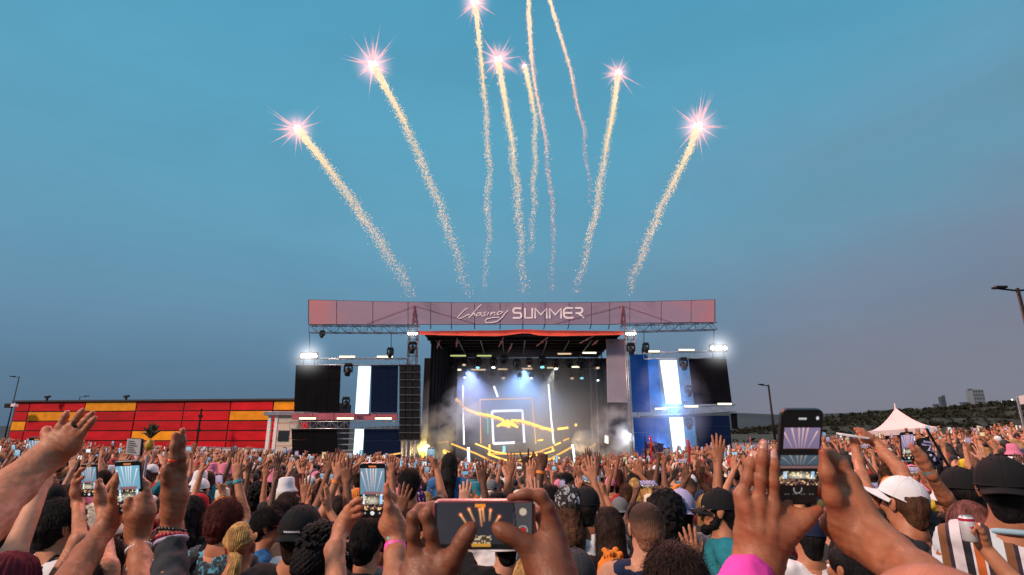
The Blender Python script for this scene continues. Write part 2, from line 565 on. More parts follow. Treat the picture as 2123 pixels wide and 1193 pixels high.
def town_block(name, x0, x1, ytop, ybase, Y, label, cat, m=M_concrete, ribs=4, extra=None, group=None):
    a, b = at(x0, ytop, Y), at(x1, ybase, Y)
    D = (b[0] - a[0]) * .8
    root = empty(name, ((a[0] + b[0]) / 2, Y, b[2] - 4), label, cat, group)
    L = lambda p: np.asarray(p) - np.array(root.location)
    mb = MB(); mb.box(L((a[0], Y, b[2] - 4)), L((b[0], Y + D, a[2]))); mb.build('wall', m, root)
    mb = MB()
    for k in range(ribs + 1):
        xx = a[0] + (b[0] - a[0]) * k / ribs
        mb.box(L((xx - .03 * D, Y - .03 * D, b[2] - 4)), L((xx + .03 * D, Y - .002 * D, a[2] + .01 * D)))
    mb.build('pier', m, root)['kind'] = 'stuff'
    rows = max(3, int((a[2] - b[2]) / 4.0)); mb = MB()
    for r_ in range(rows):
        z0 = b[2] + (a[2] - b[2]) * (r_ + .3) / rows; z1 = z0 + (a[2] - b[2]) * .45 / rows
        for k in range(ribs):
            xa = a[0] + (b[0] - a[0]) * (k + .14) / ribs; xb = a[0] + (b[0] - a[0]) * (k + .86) / ribs
            mb.box(L((xa, Y - .012 * D, z0)), L((xb, Y - .001 * D, z1)))
    mb.build('window_band', M_concrete_d, root)['kind'] = 'stuff'
    if extra:
        mb = MB()
        for (ex0, ex1, ey) in extra:
            p, q = at(ex0, ey, Y), at(ex1, ytop, Y)
            mb.box(L((p[0], Y + .1 * D, q[2] - .5)), L((q[0], Y + .6 * D, p[2])))
        mb.build('roof_box', M_concrete_d, root)
    return root
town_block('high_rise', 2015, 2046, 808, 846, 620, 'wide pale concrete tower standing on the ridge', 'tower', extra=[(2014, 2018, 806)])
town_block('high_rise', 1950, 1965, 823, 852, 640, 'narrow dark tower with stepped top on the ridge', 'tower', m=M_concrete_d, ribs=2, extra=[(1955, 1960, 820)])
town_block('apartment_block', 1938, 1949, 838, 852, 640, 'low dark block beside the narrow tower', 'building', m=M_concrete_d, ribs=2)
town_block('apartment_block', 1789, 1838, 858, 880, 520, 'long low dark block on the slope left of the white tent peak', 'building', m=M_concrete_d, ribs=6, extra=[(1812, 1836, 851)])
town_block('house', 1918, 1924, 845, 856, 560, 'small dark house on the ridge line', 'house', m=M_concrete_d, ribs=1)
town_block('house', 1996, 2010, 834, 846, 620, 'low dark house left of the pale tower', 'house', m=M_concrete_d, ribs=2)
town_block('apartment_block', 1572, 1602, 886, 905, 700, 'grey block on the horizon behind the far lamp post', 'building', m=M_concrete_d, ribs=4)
mb = MB()
for (x, y, s) in ((1547, 905, .9), (1560, 905, .8), (1590, 902, .9), (1600, 904, .6), (1700, 884, .9), (1713, 883, 1.0), (1735, 883, 2.2), (1772, 882, .9), (1820, 857, .7)):
    mb.ball(at(x, y, 420), s * .8, 6, 4)
o = tag(mb.build('street_lights', M_townlight), 'warm lights of the town far beyond the field', kind='stuff')
mb = MB()
for k in range(26):
    x = 1868 + k * 4.2 + rng.uniform(-2, 2)
    mb.ball(at(x, 857 - (x - 1868) * .08 + rng.uniform(-2, 2), 500), rng.uniform(.25, .6), 6, 4)
for (x, y) in ((1936, 850), (2011, 843), (2050, 836), (2078, 834), (2098, 829)): mb.ball(at(x, y, 500), .8, 6, 4)
tag(mb.build('window_lights', M_townwhite), 'small pale lights of houses along the ridge', kind='stuff')

# ------------------------------------------------------------------ red and yellow building on the left
M_red = mat('red_panel', (.48, .006, .014), .6, orand=.24, spec=.15, var=.18, scale=1.2, stretch=(.5, 1, 1.6), bump=.05, bscale=30)
M_yel = mat('yellow_panel', (.78, .30, .010), .6, spec=.15, orand=.2, var=.16, scale=1.2, bump=.05, bscale=30)
M_joint = mat('dark_joint', (.015, .012, .014), .7)
xs = [24, 54, 170, 277, 377, 474, 563, 640]
YB = lambda px: 1 / (1 / 62.5 + (1 / 58.5 - 1 / 62.5) * (px - 24) / 616)
ROWH = [0, 1, 2, 3, 4, 5]
z_top = at(330, 832.5, YB(330))[2]; row_h = (z_top - at(330, 935, YB(330))[2]) / 5
root = empty('red_building', (at(330, 900, 60)[0], 60, z_top - 5.3 * row_h), 'long building clad in red and yellow panels left of the stage', 'building')
L = lambda p: np.asarray(p, float) - np.array(root.location)
def bx(px): p = at(px, 880, YB(px)); return np.array([p[0], p[1]])
yel = {(1, 1), (2, 0), (0, 2), (3, 3), (5, 1), (6, 0)}
mb = MB()
a, b = bx(22), bx(645)
mb.hexa([L((*a, z_top - 5.4 * row_h)), L((*b, z_top - 5.4 * row_h)), L((b[0], b[1] + 14, z_top - 5.4 * row_h)), L((a[0], a[1] + 14, z_top - 5.4 * row_h)),
         L((*a, z_top)), L((*b, z_top)), L((b[0], b[1] + 14, z_top)), L((a[0], a[1] + 14, z_top))])
mb.build('wall', M_joint, root)
mb = MB()
mb.hexa([L((a[0] - .2, a[1] - .25, z_top + .01)), L((b[0], b[1] - .25, z_top + .01)), L((b[0], b[1] + 14, z_top + .01)), L((a[0] - .2, a[1] + 14, z_top + .01)),
         L((a[0] - .2, a[1] - .25, z_top + .2)), L((b[0], b[1] - .25, z_top + .2)), L((b[0], b[1] + 14, z_top + .2)), L((a[0] - .2, a[1] + 14, z_top + .2))])
mb.build('roof_coping', M_joint, root)
for i in range(len(xs) - 1):
    p, q = bx(xs[i]), bx(xs[i + 1])
    d = (q - p) / np.linalg.norm(q - p)
    p2, q2 = p + d * .07, q - d * .07
    nn = np.array([d[1], -d[0]])
    for j in range(5):
        z1 = z_top - j * row_h - .06; z0 = z_top - (j + 1) * row_h + .06
        th = .06 + .015 * ((i * 7 + j * 3) % 3)
        mb = MB()
        f0, f1 = p2 + nn * th, q2 + nn * th
        mb.hexa([L((*f0, z0)), L((*f1, z0)), L((*q2, z0)), L((*p2, z0)), L((*f0, z1)), L((*f1, z1)), L((*q2, z1)), L((*p2, z1))])
        mb.build('yellow_panel' if (i, j) in yel else 'red_panel', M_yel if (i, j) in yel else M_red, root)

# entrance pavilion between the red building and the stage
M_beige = mat('beige_cladding', (.55, .50, .42), .6, var=.1)
Y = 52
p0 = at(556, 862, Y); p1 = at(614, 940, Y)
root = empty('entrance_pavilion', ((p0[0] + p1[0]) / 2, Y, p1[2]), 'pale entrance pavilion with flat canopy beside the left video wall', 'building')
L = lambda p: np.asarray(p, float) - np.array(root.location)
mb = MB(); mb.box(L((p0[0] - .2, Y - .6, p0[2])), L((p1[0] + .6, Y + 4, p0[2] + .35))); mb.build('canopy', M_alu, root, bevel=.02)
for xx in (556, 570):
    c = at(xx, 900, Y); mb = MB(); mb.box(L((c[0], Y - .4, p1[2] - .5)), L((c[0] + .28, Y - .1, p0[2] - .002))); mb.build('column', M_white, root)
for k in range(5):
    z1 = p0[2] - .05 - k * (p0[2] - p1[2]) / 5; z0 = z1 - (p0[2] - p1[2]) / 5 + .05
    c = at(573, 900, Y); mb = MB(); mb.box(L((c[0], Y - .35, z0)), L((p1[0], Y + .6 + .01 * (k % 2), z1))); mb.build('wall_panel', M_beige, root)
c = at(590, 915, Y); mb = MB(); mb.box(L((c[0] - .5, Y - .40, c[2])), L((c[0] + .5, Y - .352, c[2] + .9))); mb.build('window', M_glass, root)

# blue canopy tent and barriers in front of it
M_bluetent = mat('blue_canvas', (.012, .06, .19), .7, var=.15)
M_tealtent = mat('teal_canvas', (.03, .22, .34), .7, var=.15)
def tent(name, apex, cl, cr, Y, depth, m, label, valance=.28, leg=True, wall=None, roofm=None):
    a = at(*cl, Y); b = at(*cr, Y)
    zb = (a[2] + b[2]) / 2
    root = empty(name, ((a[0] + b[0]) / 2, Y + depth / 2, float(gz((a[0] + b[0]) / 2, Y))), label, 'tent')
    L = lambda p: np.asarray(p, float) - np.array(root.location)
    dv = np.array([a[0], Y]) / np.hypot(a[0], Y); wd_ = np.array([dv[1], -dv[0]]); k_ = b[0] / Y
    L_ = (k_ * Y - a[0]) / (wd_[0] - k_ * wd_[1])
    c0_ = np.array([a[0], Y]); c1_ = c0_ + wd_ * L_
    corners = [np.array([*q_, z_]) for q_, z_ in ((c0_, a[2]), (c1_, b[2]), (c1_ + dv * depth, b[2]), (c0_ + dv * depth, a[2]))]
    cc_ = np.mean(corners, axis=0); Az = at(*apex, cc_[1])[2]; A = np.array([cc_[0], cc_[1], Az])
    mb = MB(); n = 10
    for k in range(4):
        c0, c1 = corners[k], corners[(k + 1) % 4]
        rows = []
        for i in range(n + 1):
            t = i / n
            zt = t ** 1.75              # concave sweep up to the peak
            base = [c0 * (1 - s_) + c1 * s_ for s_ in np.linspace(0, 1, 7)]
            row = []
            for s_, q in zip(np.linspace(0, 1, 7), base):
                p = q * (1 - t) + A * t
                sag = -.10 * math.sin(PI * s_) * (1 - t)
                p = np.array([p[0], p[1], q[2] + (A[2] - q[2]) * zt + sag * (1 if 0 < t < 1 else .3)])
                row.append(L(p))
            rows.append(row)
        bs = len(mb.v); mb.v.extend([tuple(p) for r_ in rows for p in r_])
        for i in range(n):
            for j in range(6): mb.face((bs + i * 7 + j, bs + i * 7 + j + 1, bs + (i + 1) * 7 + j + 1, bs + (i + 1) * 7 + j))
    mb.build('canopy', roofm or m, root, smooth=True)
    for k in range(4):
        c0, c1 = corners[k], corners[(k + 1) % 4]
        mb = MB(); o_ = np.array([0, 0, valance]); pts = [c0 * (1 - s_) + c1 * s_ for s_ in np.linspace(0, 1, 9)]
        nn = np.cross(c1 - c0, [0, 0, 1]); nn = nn / np.linalg.norm(nn) * .012
        for p, q in zip(pts[:-1], pts[1:]):
            mb.hexa([L(p - o_), L(q - o_), L(q - o_ - nn), L(p - o_ - nn), L(p), L(q), L(q - nn), L(p - nn)])
        mb.build('valance', m, root)
        if leg:
            g = float(gz(c0[0], c0[1])); mb = MB(); mb.box(L(c0 + (-.03, -.03, g - c0[2])), L(c0 + (.03, .03, -.01))); mb.build('leg', M_alu, root)
    mb = MB(); mb.tube([L(A + (0, 0, -.1)), L(A + (0, 0, .25))], [.06, .03], 6); mb.build('peak_cap', roofm or m, root)
    if wall:
        mb = MB(); p_, q_ = corners[3], corners[2]; o_ = np.array([0, .02, 0]); h_ = np.array([0, 0, 2.2]); mb.hexa([L(p_ - h_), L(q_ - h_), L(q_ - h_ + o_), L(p_ - h_ + o_), L(p_ - (0, 0, .02)), L(q_ - (0, 0, .02)), L(q_ - (0, 0, .02) + o_), L(p_ - (0, 0, .02) + o_)]); mb.build('back_wall', wall, root)
    return root
M_tentw = mat('white_canvas', (.58, .47, .49), .7, var=.06, scale=2)
tent('canopy_tent', (1846, 846), (1797, 895), (1943, 886), 30, 3.6, M_tentw, 'white peaked canopy tent rising out of the crowd at right', wall=M_tealtent)
tent('canopy_tent', (2190, 775), (2108, 822), (2270, 806), 20, 3.0, M_tentw, 'white canopy tent cut by the right edge under the big lamp', valance=.3)
tent('canopy_tent', (600, 930), (573, 941), (640, 941), 46.5, 2.5, M_bluetent, 'low blue canopy tent at the foot of the left video wall', valance=.25)
tag(clumps('ground_cover', np.stack([rng.uniform(22, 34, 200), rng.uniform(62, 66, 200), rng.uniform(-1.5, 1.0, 200)], 1), rng.uniform(.4, .9, 200), M_scrub, 'dark low bushes right of the stage', 14, 8), kind='stuff')

def street_lamp(top, base_px, Y, heads, label, r=.09, arm=1.2):
    T = at(*top, Y); g = float(gz(T[0], Y))
    root = empty('street_lamp', (T[0], Y, g), label, 'street lamp', 'lamp posts around the field')
    H = T[2] - g
    mb = MB(); mb.tube([(0, 0, 0), (0, 0, H)], [r * 1.25, r * .8], 10); mb.build('pole', M_black, root, smooth=True)
    mb = MB(); mb.tube([(0, 0, 0), (0, 0, .25)], [r * 2.2, r * 1.6], 10); mb.build('base', M_black, root)
    for sx in heads:
        mb = MB(); mb.tube([(0, 0, H - .12), (sx * arm, 0, H - .02)], r * .5, 6); mb.build('arm', M_black, root)
        mb = MB(); mb.box((min(sx * arm * .65, sx * arm * 1.25), -.17, H - .02), (max(sx * arm * .65, sx * arm * 1.25), .17, H + .09)); mb.build('lamp_head', M_black, root, bevel=.03)
    return root
street_lamp((2109, 598), None, 24, (-1, 1), 'tall black double headed lamp post at the right edge', .09, .85)
street_lamp((1593, 798), None, 62, (-1,), 'thin black lamp post right of the stage behind the crowd', .12, .9)
street_lamp((40, 781), None, 75, (-1,), 'thin grey lamp post behind the red building at far left', .07, 1.0)
street_lamp((166, 822), None, 80, (1,), 'small lamp post showing above the red building roof', .06, 1.0)
c = at(418, 848, 57.5)
root = empty('antenna_mast', (c[0], 57.5, -1.6), 'thin dark mast standing in front of the red panels', 'mast')
mb = MB(); mb.tube([(0, 0, 0), (0, 0, c[2] + 1.6)], .09, 6); mb.build('pole', M_black, root)
for dz in (.6, 2.0): mb = MB(); mb.box((-.18, -.12, c[2] + 1.6 - dz - .3), (.16, .12, c[2] + 1.6 - dz)); mb.build('junction_box', M_black, root)
for (x, y, lab) in ((97, 826, 'small dark vent on the roof of the red building'), (261, 825, 'round dark vent cap on the red building roof')):
    c = at(x, y + 5, 61); mb = MB(); mb.tube([c, c + (0, 0, .35)], .12, 8); mb.tube([c + (-.3, 0, .38), c + (.3, 0, .45)], .12, 6); tag(mb.build('roof_vent', M_black), lab, 'vent')
c = at(20, 846, 61)
root = empty('flood_light', c, 'white flood light bracketed at the left corner of the red building', 'flood light')
mb = MB(); mb.box((-.5, -.2, 0), (.25, .2, .5)); mb.build('housing', M_black, root, bevel=.05)
mb = MB(); mb.box((.25, -.25, .1), (.75, .2, .42)); mb.build('lens', M_white, root, bevel=.04)
# black mesh fence in front of the red building and a white barrier by the stand
def fence(x0, y0, x1, y1, Y0, Y1, n, m, label, hm, rail=M_alu):
    a, b = at(x0, y0, Y0), at(x1, y1, Y1)
    root = empty('crowd_fence', a, label, 'fence')
    for k in range(n):
        p = (b - a) * k / n; q = (b - a) * (k + .985) / n
        mb = MB(); mb.hexa([p - (0, 0, hm), q - (0, 0, hm), q - (0, -.02, hm), p - (0, -.02, hm), p, q, q + (0, .02, 0), p + (0, .02, 0)]); mb.build('fence_panel', m, root)
        mb = MB(); mb.tube([p + (0, -.03, -hm), p + (0, -.03, .05)], .03, 6); mb.build('post', M_black, root)
    mb = MB(); mb.tube([(0, -.02, .03), (b - a) + (0, -.02, .03)], .03, 6); mb.build('top_rail', rail, root)
M_rail = mat('pink_rail', (.55, .35, .36), .5)
fence(-60, 912, 250, 938, 36, 42, 12, M_blackcloth, 'black covered fence below the red building', 2.0, M_rail)
fence(350, 926, 570, 932, 52, 52, 8, mat('white_cover', (.55, .56, .6), .7, var=.1), 'white covered barrier at the back of the viewing stand', 1.6)
fence(425, 949, 505, 953, 41, 41, 4, mat('grey_mesh', (.25, .27, .3), .6), 'low pale barrier with thin rail in front of the stand', 1.0, M_white)
fence(1515, 918, 1600, 920, 60, 60, 6, mat('grey_mesh', (.25, .27, .3), .6), 'grey mesh fence right of the stage', 1.8)
# ------------------------------------------------------------------ the stage
YS = 46.0
M_ledoff = mat('led_off', (.004, .004, .006), .8, var=.25, scale=.6, spec=.08)
M_drape = mat('stage_drape', (.008, .008, .011), .95, spec=.08, var=.4, scale=1.0, stretch=(6, 1, .4))
M_orange = mat('orange_canvas', (.62, .085, .045), .6, var=.15, scale=.8)
M_scrim = mat('grey_scrim', (.30, .27, .34), .8, var=.1, scale=.7)
M_deck = mat('stage_deck', (.03, .03, .033), .4)
M_strip = emat('lit_strip', (.80, .95, 1.0), 1.6)
M_amber = emat('amber_led', (1.0, .52, .09), 2.6)
M_amber2 = emat('amber_led_dim', (1.0, .50, .12), 1.3)
M_whiteled = emat('white_led', (.92, .95, 1.0), 2.2)
M_green = emat('green_led', (.1, .9, .25), .9)
M_cyanled = emat('cyan_led', (.3, .85, 1.0), 1.4)
M_warmbar = emat('warm_batten', (1.0, .88, .62), 2.2)
M_greenbar = emat('green_batten', (.62, .72, .25), .8)
M_tanbar = emat('tan_batten', (.9, .66, .42), .9)
M_flood = emat('flood_face', (1, .97, .92), 40)

ground_s = lambda x: float(gz(x, YS))
def rel(root): return lambda p: np.asarray(p, float) - np.array(root.location)
def truss(a, b, h, dep, label, m=M_alu, group=None, bay=None, name='truss', cat='truss', up=(0, 0, 1)):
    a, b = np.asarray(a, float), np.asarray(b, float)
    root = empty(name, (a + b) / 2, label, cat, group)
    Lr = rel(root)
    u = np.asarray(up, float) * h; dpt = np.array([0, dep, 0])
    n = max(3, int(round(np.linalg.norm(b - a) / (bay or h)))); r = h * .055
    for off in (0 * u, u, dpt, u + dpt):
        mb = MB(); mb.tube([Lr(a + off), Lr(b + off)], r, 6); mb.build('chord', m, root, smooth=True)
    mb = MB()
    for k in range(n):
        p, q = a + (b - a) * k / n, a + (b - a) * (k + 1) / n
        if k % 2: e = ((p, q + u), (p + dpt, q + dpt + u), (p, q + dpt), (p, p + u))
        else: e = ((p + u, q), (p + u + dpt, q + dpt), (p + u, q + u + dpt), (p, p + u))
        for s_, t_ in e: mb.bar(Lr(s_), Lr(t_), r * .6, 4)
    o = mb.build('lattice', m, root); o['kind'] = 'stuff'
    return root

# deck and back of the stage
dx0, dx1 = at(868, 960, YS)[0], at(1312, 960, YS)[0]
gs = ground_s(0)
root = empty('stage', (0, YS, gs), 'black main stage deck with drapes behind the crowd', 'stage')
Lr = rel(root)
mb = MB(); mb.box(Lr((dx0 - .3, YS + .4, gs - .3)), Lr((dx1 + .3, YS + 13, gs + 1.25))); mb.build('deck', M_deck, root)
mb = MB(); mb.box(Lr((dx0 - .3, YS + .34, gs - .3)), Lr((dx1 + .3, YS + .39, gs + 1.2))); mb.build('skirt', M_drape, root)
zc = at(1080, 700, YS)[2]
mb = MB(); mb.box(Lr((dx0 - 2, YS + 13.05, gs)), Lr((dx1 + 2, YS + 13.2, zc))); mb.build('backdrop', M_drape, root)
def drape(x0, x1, ya, yb, name):
    mb = MB(); n = 26; pts = []
    for k in range(n + 1):
        t = k / n; pts.append((x0 + (x1 - x0) * t, ya + (yb - ya) * t + .1 * math.sin(k * 2.1)))
    for (p, q) in zip(pts[:-1], pts[1:]):
        mb.hexa([Lr((*p, gs + 1.2)), Lr((*q, gs + 1.2)), Lr((q[0], q[1] + .04, gs + 1.2)), Lr((p[0], p[1] + .04, gs + 1.2)), Lr((*p, zc - .2)), Lr((*q, zc - .2)), Lr((q[0], q[1] + .04, zc - .2)), Lr((p[0], p[1] + .04, zc - .2))])
    mb.build(name, M_drape, root, smooth=False)
drape(dx0 + .4, at(948, 800, YS + 6)[0], YS + 1.5, YS + 6, 'side_drape')
drape(at(1262, 800, YS + 6)[0], dx1 - 1.0, YS + 9, YS + 7, 'side_drape')
# roof: canvas with an orange front edge, black underside
root = empty('stage_roof', (0, YS, zc), 'black stage roof with a sagging orange canvas edge', 'roof')
Lr = rel(root)
mb = MB(); n = 24; top, bot = [], []
for k in range(n + 1):
    px = 868 + (1292 - 868) * k / n
    hump = 6.5 * math.exp(-((px - 1085) / 30) ** 2)
    e0 = 685 + 2 * abs((px - 1085) / 215) - hump * .3 + .15 * math.sin(k * 1.7); e1 = 697.5 - 3.5 * abs((px - 1085) / 215) ** 2 - hump + .25 * math.sin(k * 2.3)
    top.append(at(px, e0, YS - .2)); bot.append(at(px, e1, YS - .3 ))
for k in range(n):
    mb.hexa([Lr(bot[k]), Lr(bot[k + 1]), Lr(bot[k + 1] + (0, .05, 0)), Lr(bot[k] + (0, .05, 0)), Lr(top[k]), Lr(top[k + 1]), Lr(top[k + 1] + (0, .05, 0)), Lr(top[k] + (0, .05, 0))])
mb.build('canvas_edge', M_orange, root)
zr = bot[6][2]
mb = MB(); mb.box(Lr((dx0, YS, zr + .15)), Lr((dx1 - .4, YS + 13, top[6][2] - .05))); mb.build('roof_slab', M_drape, root)
for k in range(7):
    yy = YS + 1.2 + k * 1.8
    mb = MB(); mb.box(Lr((dx0 + .1, yy, zr - .12)), Lr((dx1 - .5, yy + .22, zr + .14))); mb.build('roof_beam', M_black, root)
for k in range(9):
    xx = dx0 + 1 + k * (dx1 - dx0 - 2) / 8
    mb = MB(); mb.tube([Lr((xx, YS + .3, zr - .3)), Lr((xx * .9, YS + 12.5, zr - 1.4))], .05, 5); mb.build('roof_pipe', mat('grey_pipe', (.12, .12, .14), .5, .5), root)

# towers
def tower(px, ytop, ybot, wpx, label, m=M_alu, Y=YS - .4):
    T = at(px, ytop, Y); wd = wpx / 1162 * Y
    a = np.array([T[0] - wd / 2, Y, ground_s(T[0])]); b = np.array([T[0] - wd / 2, Y, T[2]])
    root = empty('stage_tower', (T[0], Y, a[2]), label, 'tower')
    Lr = rel(root); r = wd * .07
    cs = [a, a + (wd, 0, 0), a + (0, wd, 0), a + (wd, wd, 0)]
    for c in cs:
        mb = MB(); mb.tube([Lr(c), Lr(c + (0, 0, b[2] - a[2]))], r, 6); mb.build('chord', m, root, smooth=True)
    mb = MB(); n = int((b[2] - a[2]) / wd)
    for k in range(n):
        z0, z1 = (b[2] - a[2]) * k / n, (b[2] - a[2]) * (k + 1) / n
        for (i, j) in ((0, 1), (2, 3), (0, 2), (1, 3)):
            p, q = (cs[i], cs[j]) if k % 2 else (cs[j], cs[i])
            mb.bar(Lr(p + (0, 0, z0)), Lr(q + (0, 0, z1)), r * .6, 4); mb.bar(Lr(p + (0, 0, z1)), Lr(q + (0, 0, z1)), r * .6, 4)
    mb.build('lattice', m, root)['kind'] = 'stuff'
    mb = MB(); mb.box(Lr(a + (-.3, -.3, 0)), Lr(a + (wd + .3, wd + .3, .25))); mb.build('base_plate', M_black, root)
    return root
M_darkalu = mat('dark_truss', (.10, .10, .12), .4, .7)
tower(856, 684, 960, 18, 'dark lattice tower carrying the left end of the stage roof', M_darkalu)
tower(1306, 684, 960, 18, 'grey lattice tower carrying the right end of the stage roof', M_alu)
tower(1229, 742, 960, 12, 'slim pale lattice mast standing inside the stage at right', M_scrim, YS + 6)
tower(757, 915, 960, 14, 'short yellow lit scaffold leg under the left side screen', M_alu, YS - .2) if False else None
for (px, lab) in ((838, 'left of a pair of short scaffold legs under the left video wall'), (856, 'right of a pair of short scaffold legs under the left video wall')):
    tower(px, 915, 960, 9, lab, M_alu, YS - 1.2)

# banner along the roof: panels, frame, lettering
bxs = [640, 698, 773, 846, 893, 936, 984, 1037, 1084, 1130, 1180, 1226, 1264, 1306, 1371, 1433, 1482]
def b_top(px): return 622.0 + 6.5 * (1 - ((px - 1061) / 424) ** 2)
def b_bot(px): return 672.0 + (-4.5 * (px - 1061) / 424 if px > 1300 else 0) + .5
YBN = YS - .8
root = empty('roof_banner', at(1061, 672, YBN), 'long mauve festival banner with white lettering above the stage', 'banner')
Lr = rel(root)
M_ban = bpy.data.materials.new('banner_mesh'); M_ban.use_nodes = True
_n, _l = M_ban.node_tree.nodes, M_ban.node_tree.links
_b = _n['Principled BSDF']; _b.inputs['Roughness'].default_value = .75
_tc = _n.new('ShaderNodeTexCoord'); _sx = _n.new('ShaderNodeSeparateXYZ'); _l.new(_tc.outputs['Object'], _sx.inputs[0])
_ab = _n.new('ShaderNodeMath'); _ab.operation = 'ABSOLUTE'; _l.new(_sx.outputs['X'], _ab.inputs[0])
_nz = _n.new('ShaderNodeTexNoise'); _nz.inputs['Scale'].default_value = .45; _nz.inputs['Detail'].default_value = 3; _l.new(_tc.outputs['Object'], _nz.inputs['Vector'])
_m2 = _n.new('ShaderNodeMath'); _m2.operation = 'MULTIPLY_ADD'; _m2.inputs[1].default_value = 9.0; _l.new(_nz.outputs['Fac'], _m2.inputs[0]); _l.new(_ab.outputs[0], _m2.inputs[2])
_mr = _n.new('ShaderNodeMapRange'); _mr.inputs['From Min'].default_value = 18.0; _mr.inputs['From Max'].default_value = 23.0; _l.new(_m2.outputs[0], _mr.inputs['Value'])
_mx = _n.new('ShaderNodeMix'); _mx.data_type = 'RGBA'; _mx.inputs['A'].default_value = (.29, .235, .335, 1); _mx.inputs['B'].default_value = (.50, .20, .215, 1)
_l.new(_mr.outputs[0], _mx.inputs['Factor']); _l.new(_mx.outputs['Result'], _b.inputs['Base Color'])
_b.inputs['Alpha'].default_value = .93
_b.inputs['Transmission Weight'].default_value = 0
M_frame = mat('banner_frame', (.03, .028, .035), .5)
M_letter = mat('banner_letters', (.90, .84, .90), .5, var=.04)
for i in range(len(bxs) - 1):
    x0, x1 = bxs[i] + .6, bxs[i + 1] - .6
    q = [Lr(at(x0, b_bot(x0), YBN)), Lr(at(x1, b_bot(x1), YBN)), Lr(at(x1, b_top(x1), YBN)), Lr(at(x0, b_top(x0), YBN))]
    mb = MB(); mb.slab(q, .03); mb.build('banner_panel', M_ban, root)
for i, x in enumerate(bxs):
    mb = MB()
    low = b_bot(x) + (10 if 2 < i < 13 else 0)
    mb.tube([Lr(at(x, b_top(x) - .6, YBN + .06)), Lr(at(x, b_bot(x), YBN + .06)), Lr(at(x - (3 if i > 8 else 0), low + .3, YBN + .25))], .045, 5)
    mb.build('banner_post', M_frame, root)
for fn in (b_top, b_bot):
    mb = MB(); xx = np.linspace(640, 1482, 25)
    mb.tube([Lr(at(x, fn(x), YBN + .05)) for x in xx], .045, 5); mb.build('banner_rail', M_frame, root)
def zp(zx, zy): return 900 + zx / 5.897, 600 + zy / 5.897
SUM = {
 'S': [[(1065, 234), (985, 234), (968, 250), (968, 274), (985, 290), (1050, 290), (1066, 306), (1066, 334), (1050, 350), (962, 350)]],
 'U': [[(1112, 232), (1112, 350), (1200, 350), (1200, 232)]],
 'M': [[(1236, 358), (1236, 236), (1306, 312), (1378, 236), (1378, 358)]],
 'Mb': [[(1414, 358), (1414, 236), (1482, 312), (1552, 236), (1552, 358)]],
 'E': [[(1702, 230), (1615, 230), (1590, 250), (1584, 290), (1592, 332), (1618, 350), (1706, 350)], [(1590, 290), (1692, 290)]],
 'R': [[(1722, 230), (1795, 230), (1814, 246), (1812, 276), (1790, 292), (1730, 292)], [(1765, 296), (1836, 350)]],
}
for k, ss in SUM.items():
    mb = MB()
    for i, s_ in enumerate(ss): mb.stroke([Lr(at(*zp(*p), YBN - .035 - .004 * i)) for p in s_], .165, .012)
    mb.build('letter', M_letter, root)
CHA = [
 [(415, 232), (385, 240), (345, 280), (305, 322), (285, 350), (300, 360), (345, 348), (400, 318), (435, 305)],
 [(578, 188), (535, 225), (470, 300), (425, 352)], [(440, 335), (480, 300), (500, 292), (495, 318), (510, 322)],
 [(575, 285), (540, 290), (515, 312), (520, 328), (550, 318), (580, 288), (572, 318), (590, 318)],
 [(640, 278), (612, 288), (610, 302), (628, 312), (612, 330), (585, 328)],
 [(668, 280), (650, 318)], [(705, 278), (685, 322)], [(690, 310), (730, 278), (745, 282), (730, 318), (750, 312)],
 [(825, 268), (790, 275), (768, 300), (778, 314), (812, 298), (845, 272)],
 [(908, 258), (870, 290), (825, 350), (770, 392), (700, 410), (640, 408), (622, 390), (645, 362), (720, 345), (800, 345)],
]
for i, s_ in enumerate(CHA):
    mb = MB(); mb.stroke([Lr(at(*zp(*p), YBN - .035 - .003 * i)) for p in s_], .075, .01); mb.build('letter', M_letter, root)

# wing trusses and the guy masts behind the banner
truss(at(640, 689, YS), at(868, 690, YS), .62, .6, 'dark wing truss hanging under the left end of the banner', M_darkalu)
truss(at(1290, 688, YS), at(1488, 683, YS), .62, .6, 'dark wing truss hanging under the right end of the banner', M_darkalu)
M_guy = mat('rust_red_steel', (.22, .06, .08), .5)
for (px, ends, lab) in ((859, (760, 985), 'red guy mast behind the banner above the left tower'), (1291, (1150, 1400), 'red guy mast behind the banner above the right tower')):
    A = at(px, 634, YBN - .06)
    root = empty('guy_mast', at(px, 685, YBN - .06), lab, 'mast')
    Lr = rel(root)
    mb = MB()
    for s_ in (-6, 6): mb.tube([Lr(A), Lr(at(px + s_, 684, YBN - .06))], .035, 5)
    for yy in (652, 666): mb.tube([Lr(at(px - 4, yy, YBN - .06)), Lr(at(px + 4, yy, YBN - .06))], .04, 4)
    mb.build('mast_frame', M_guy, root)
    for e in ends: mb = MB(); mb.tube([Lr(A), Lr(at(e, 671, YBN - .06))], .016, 4); mb.build('guy_wire', M_guy, root)

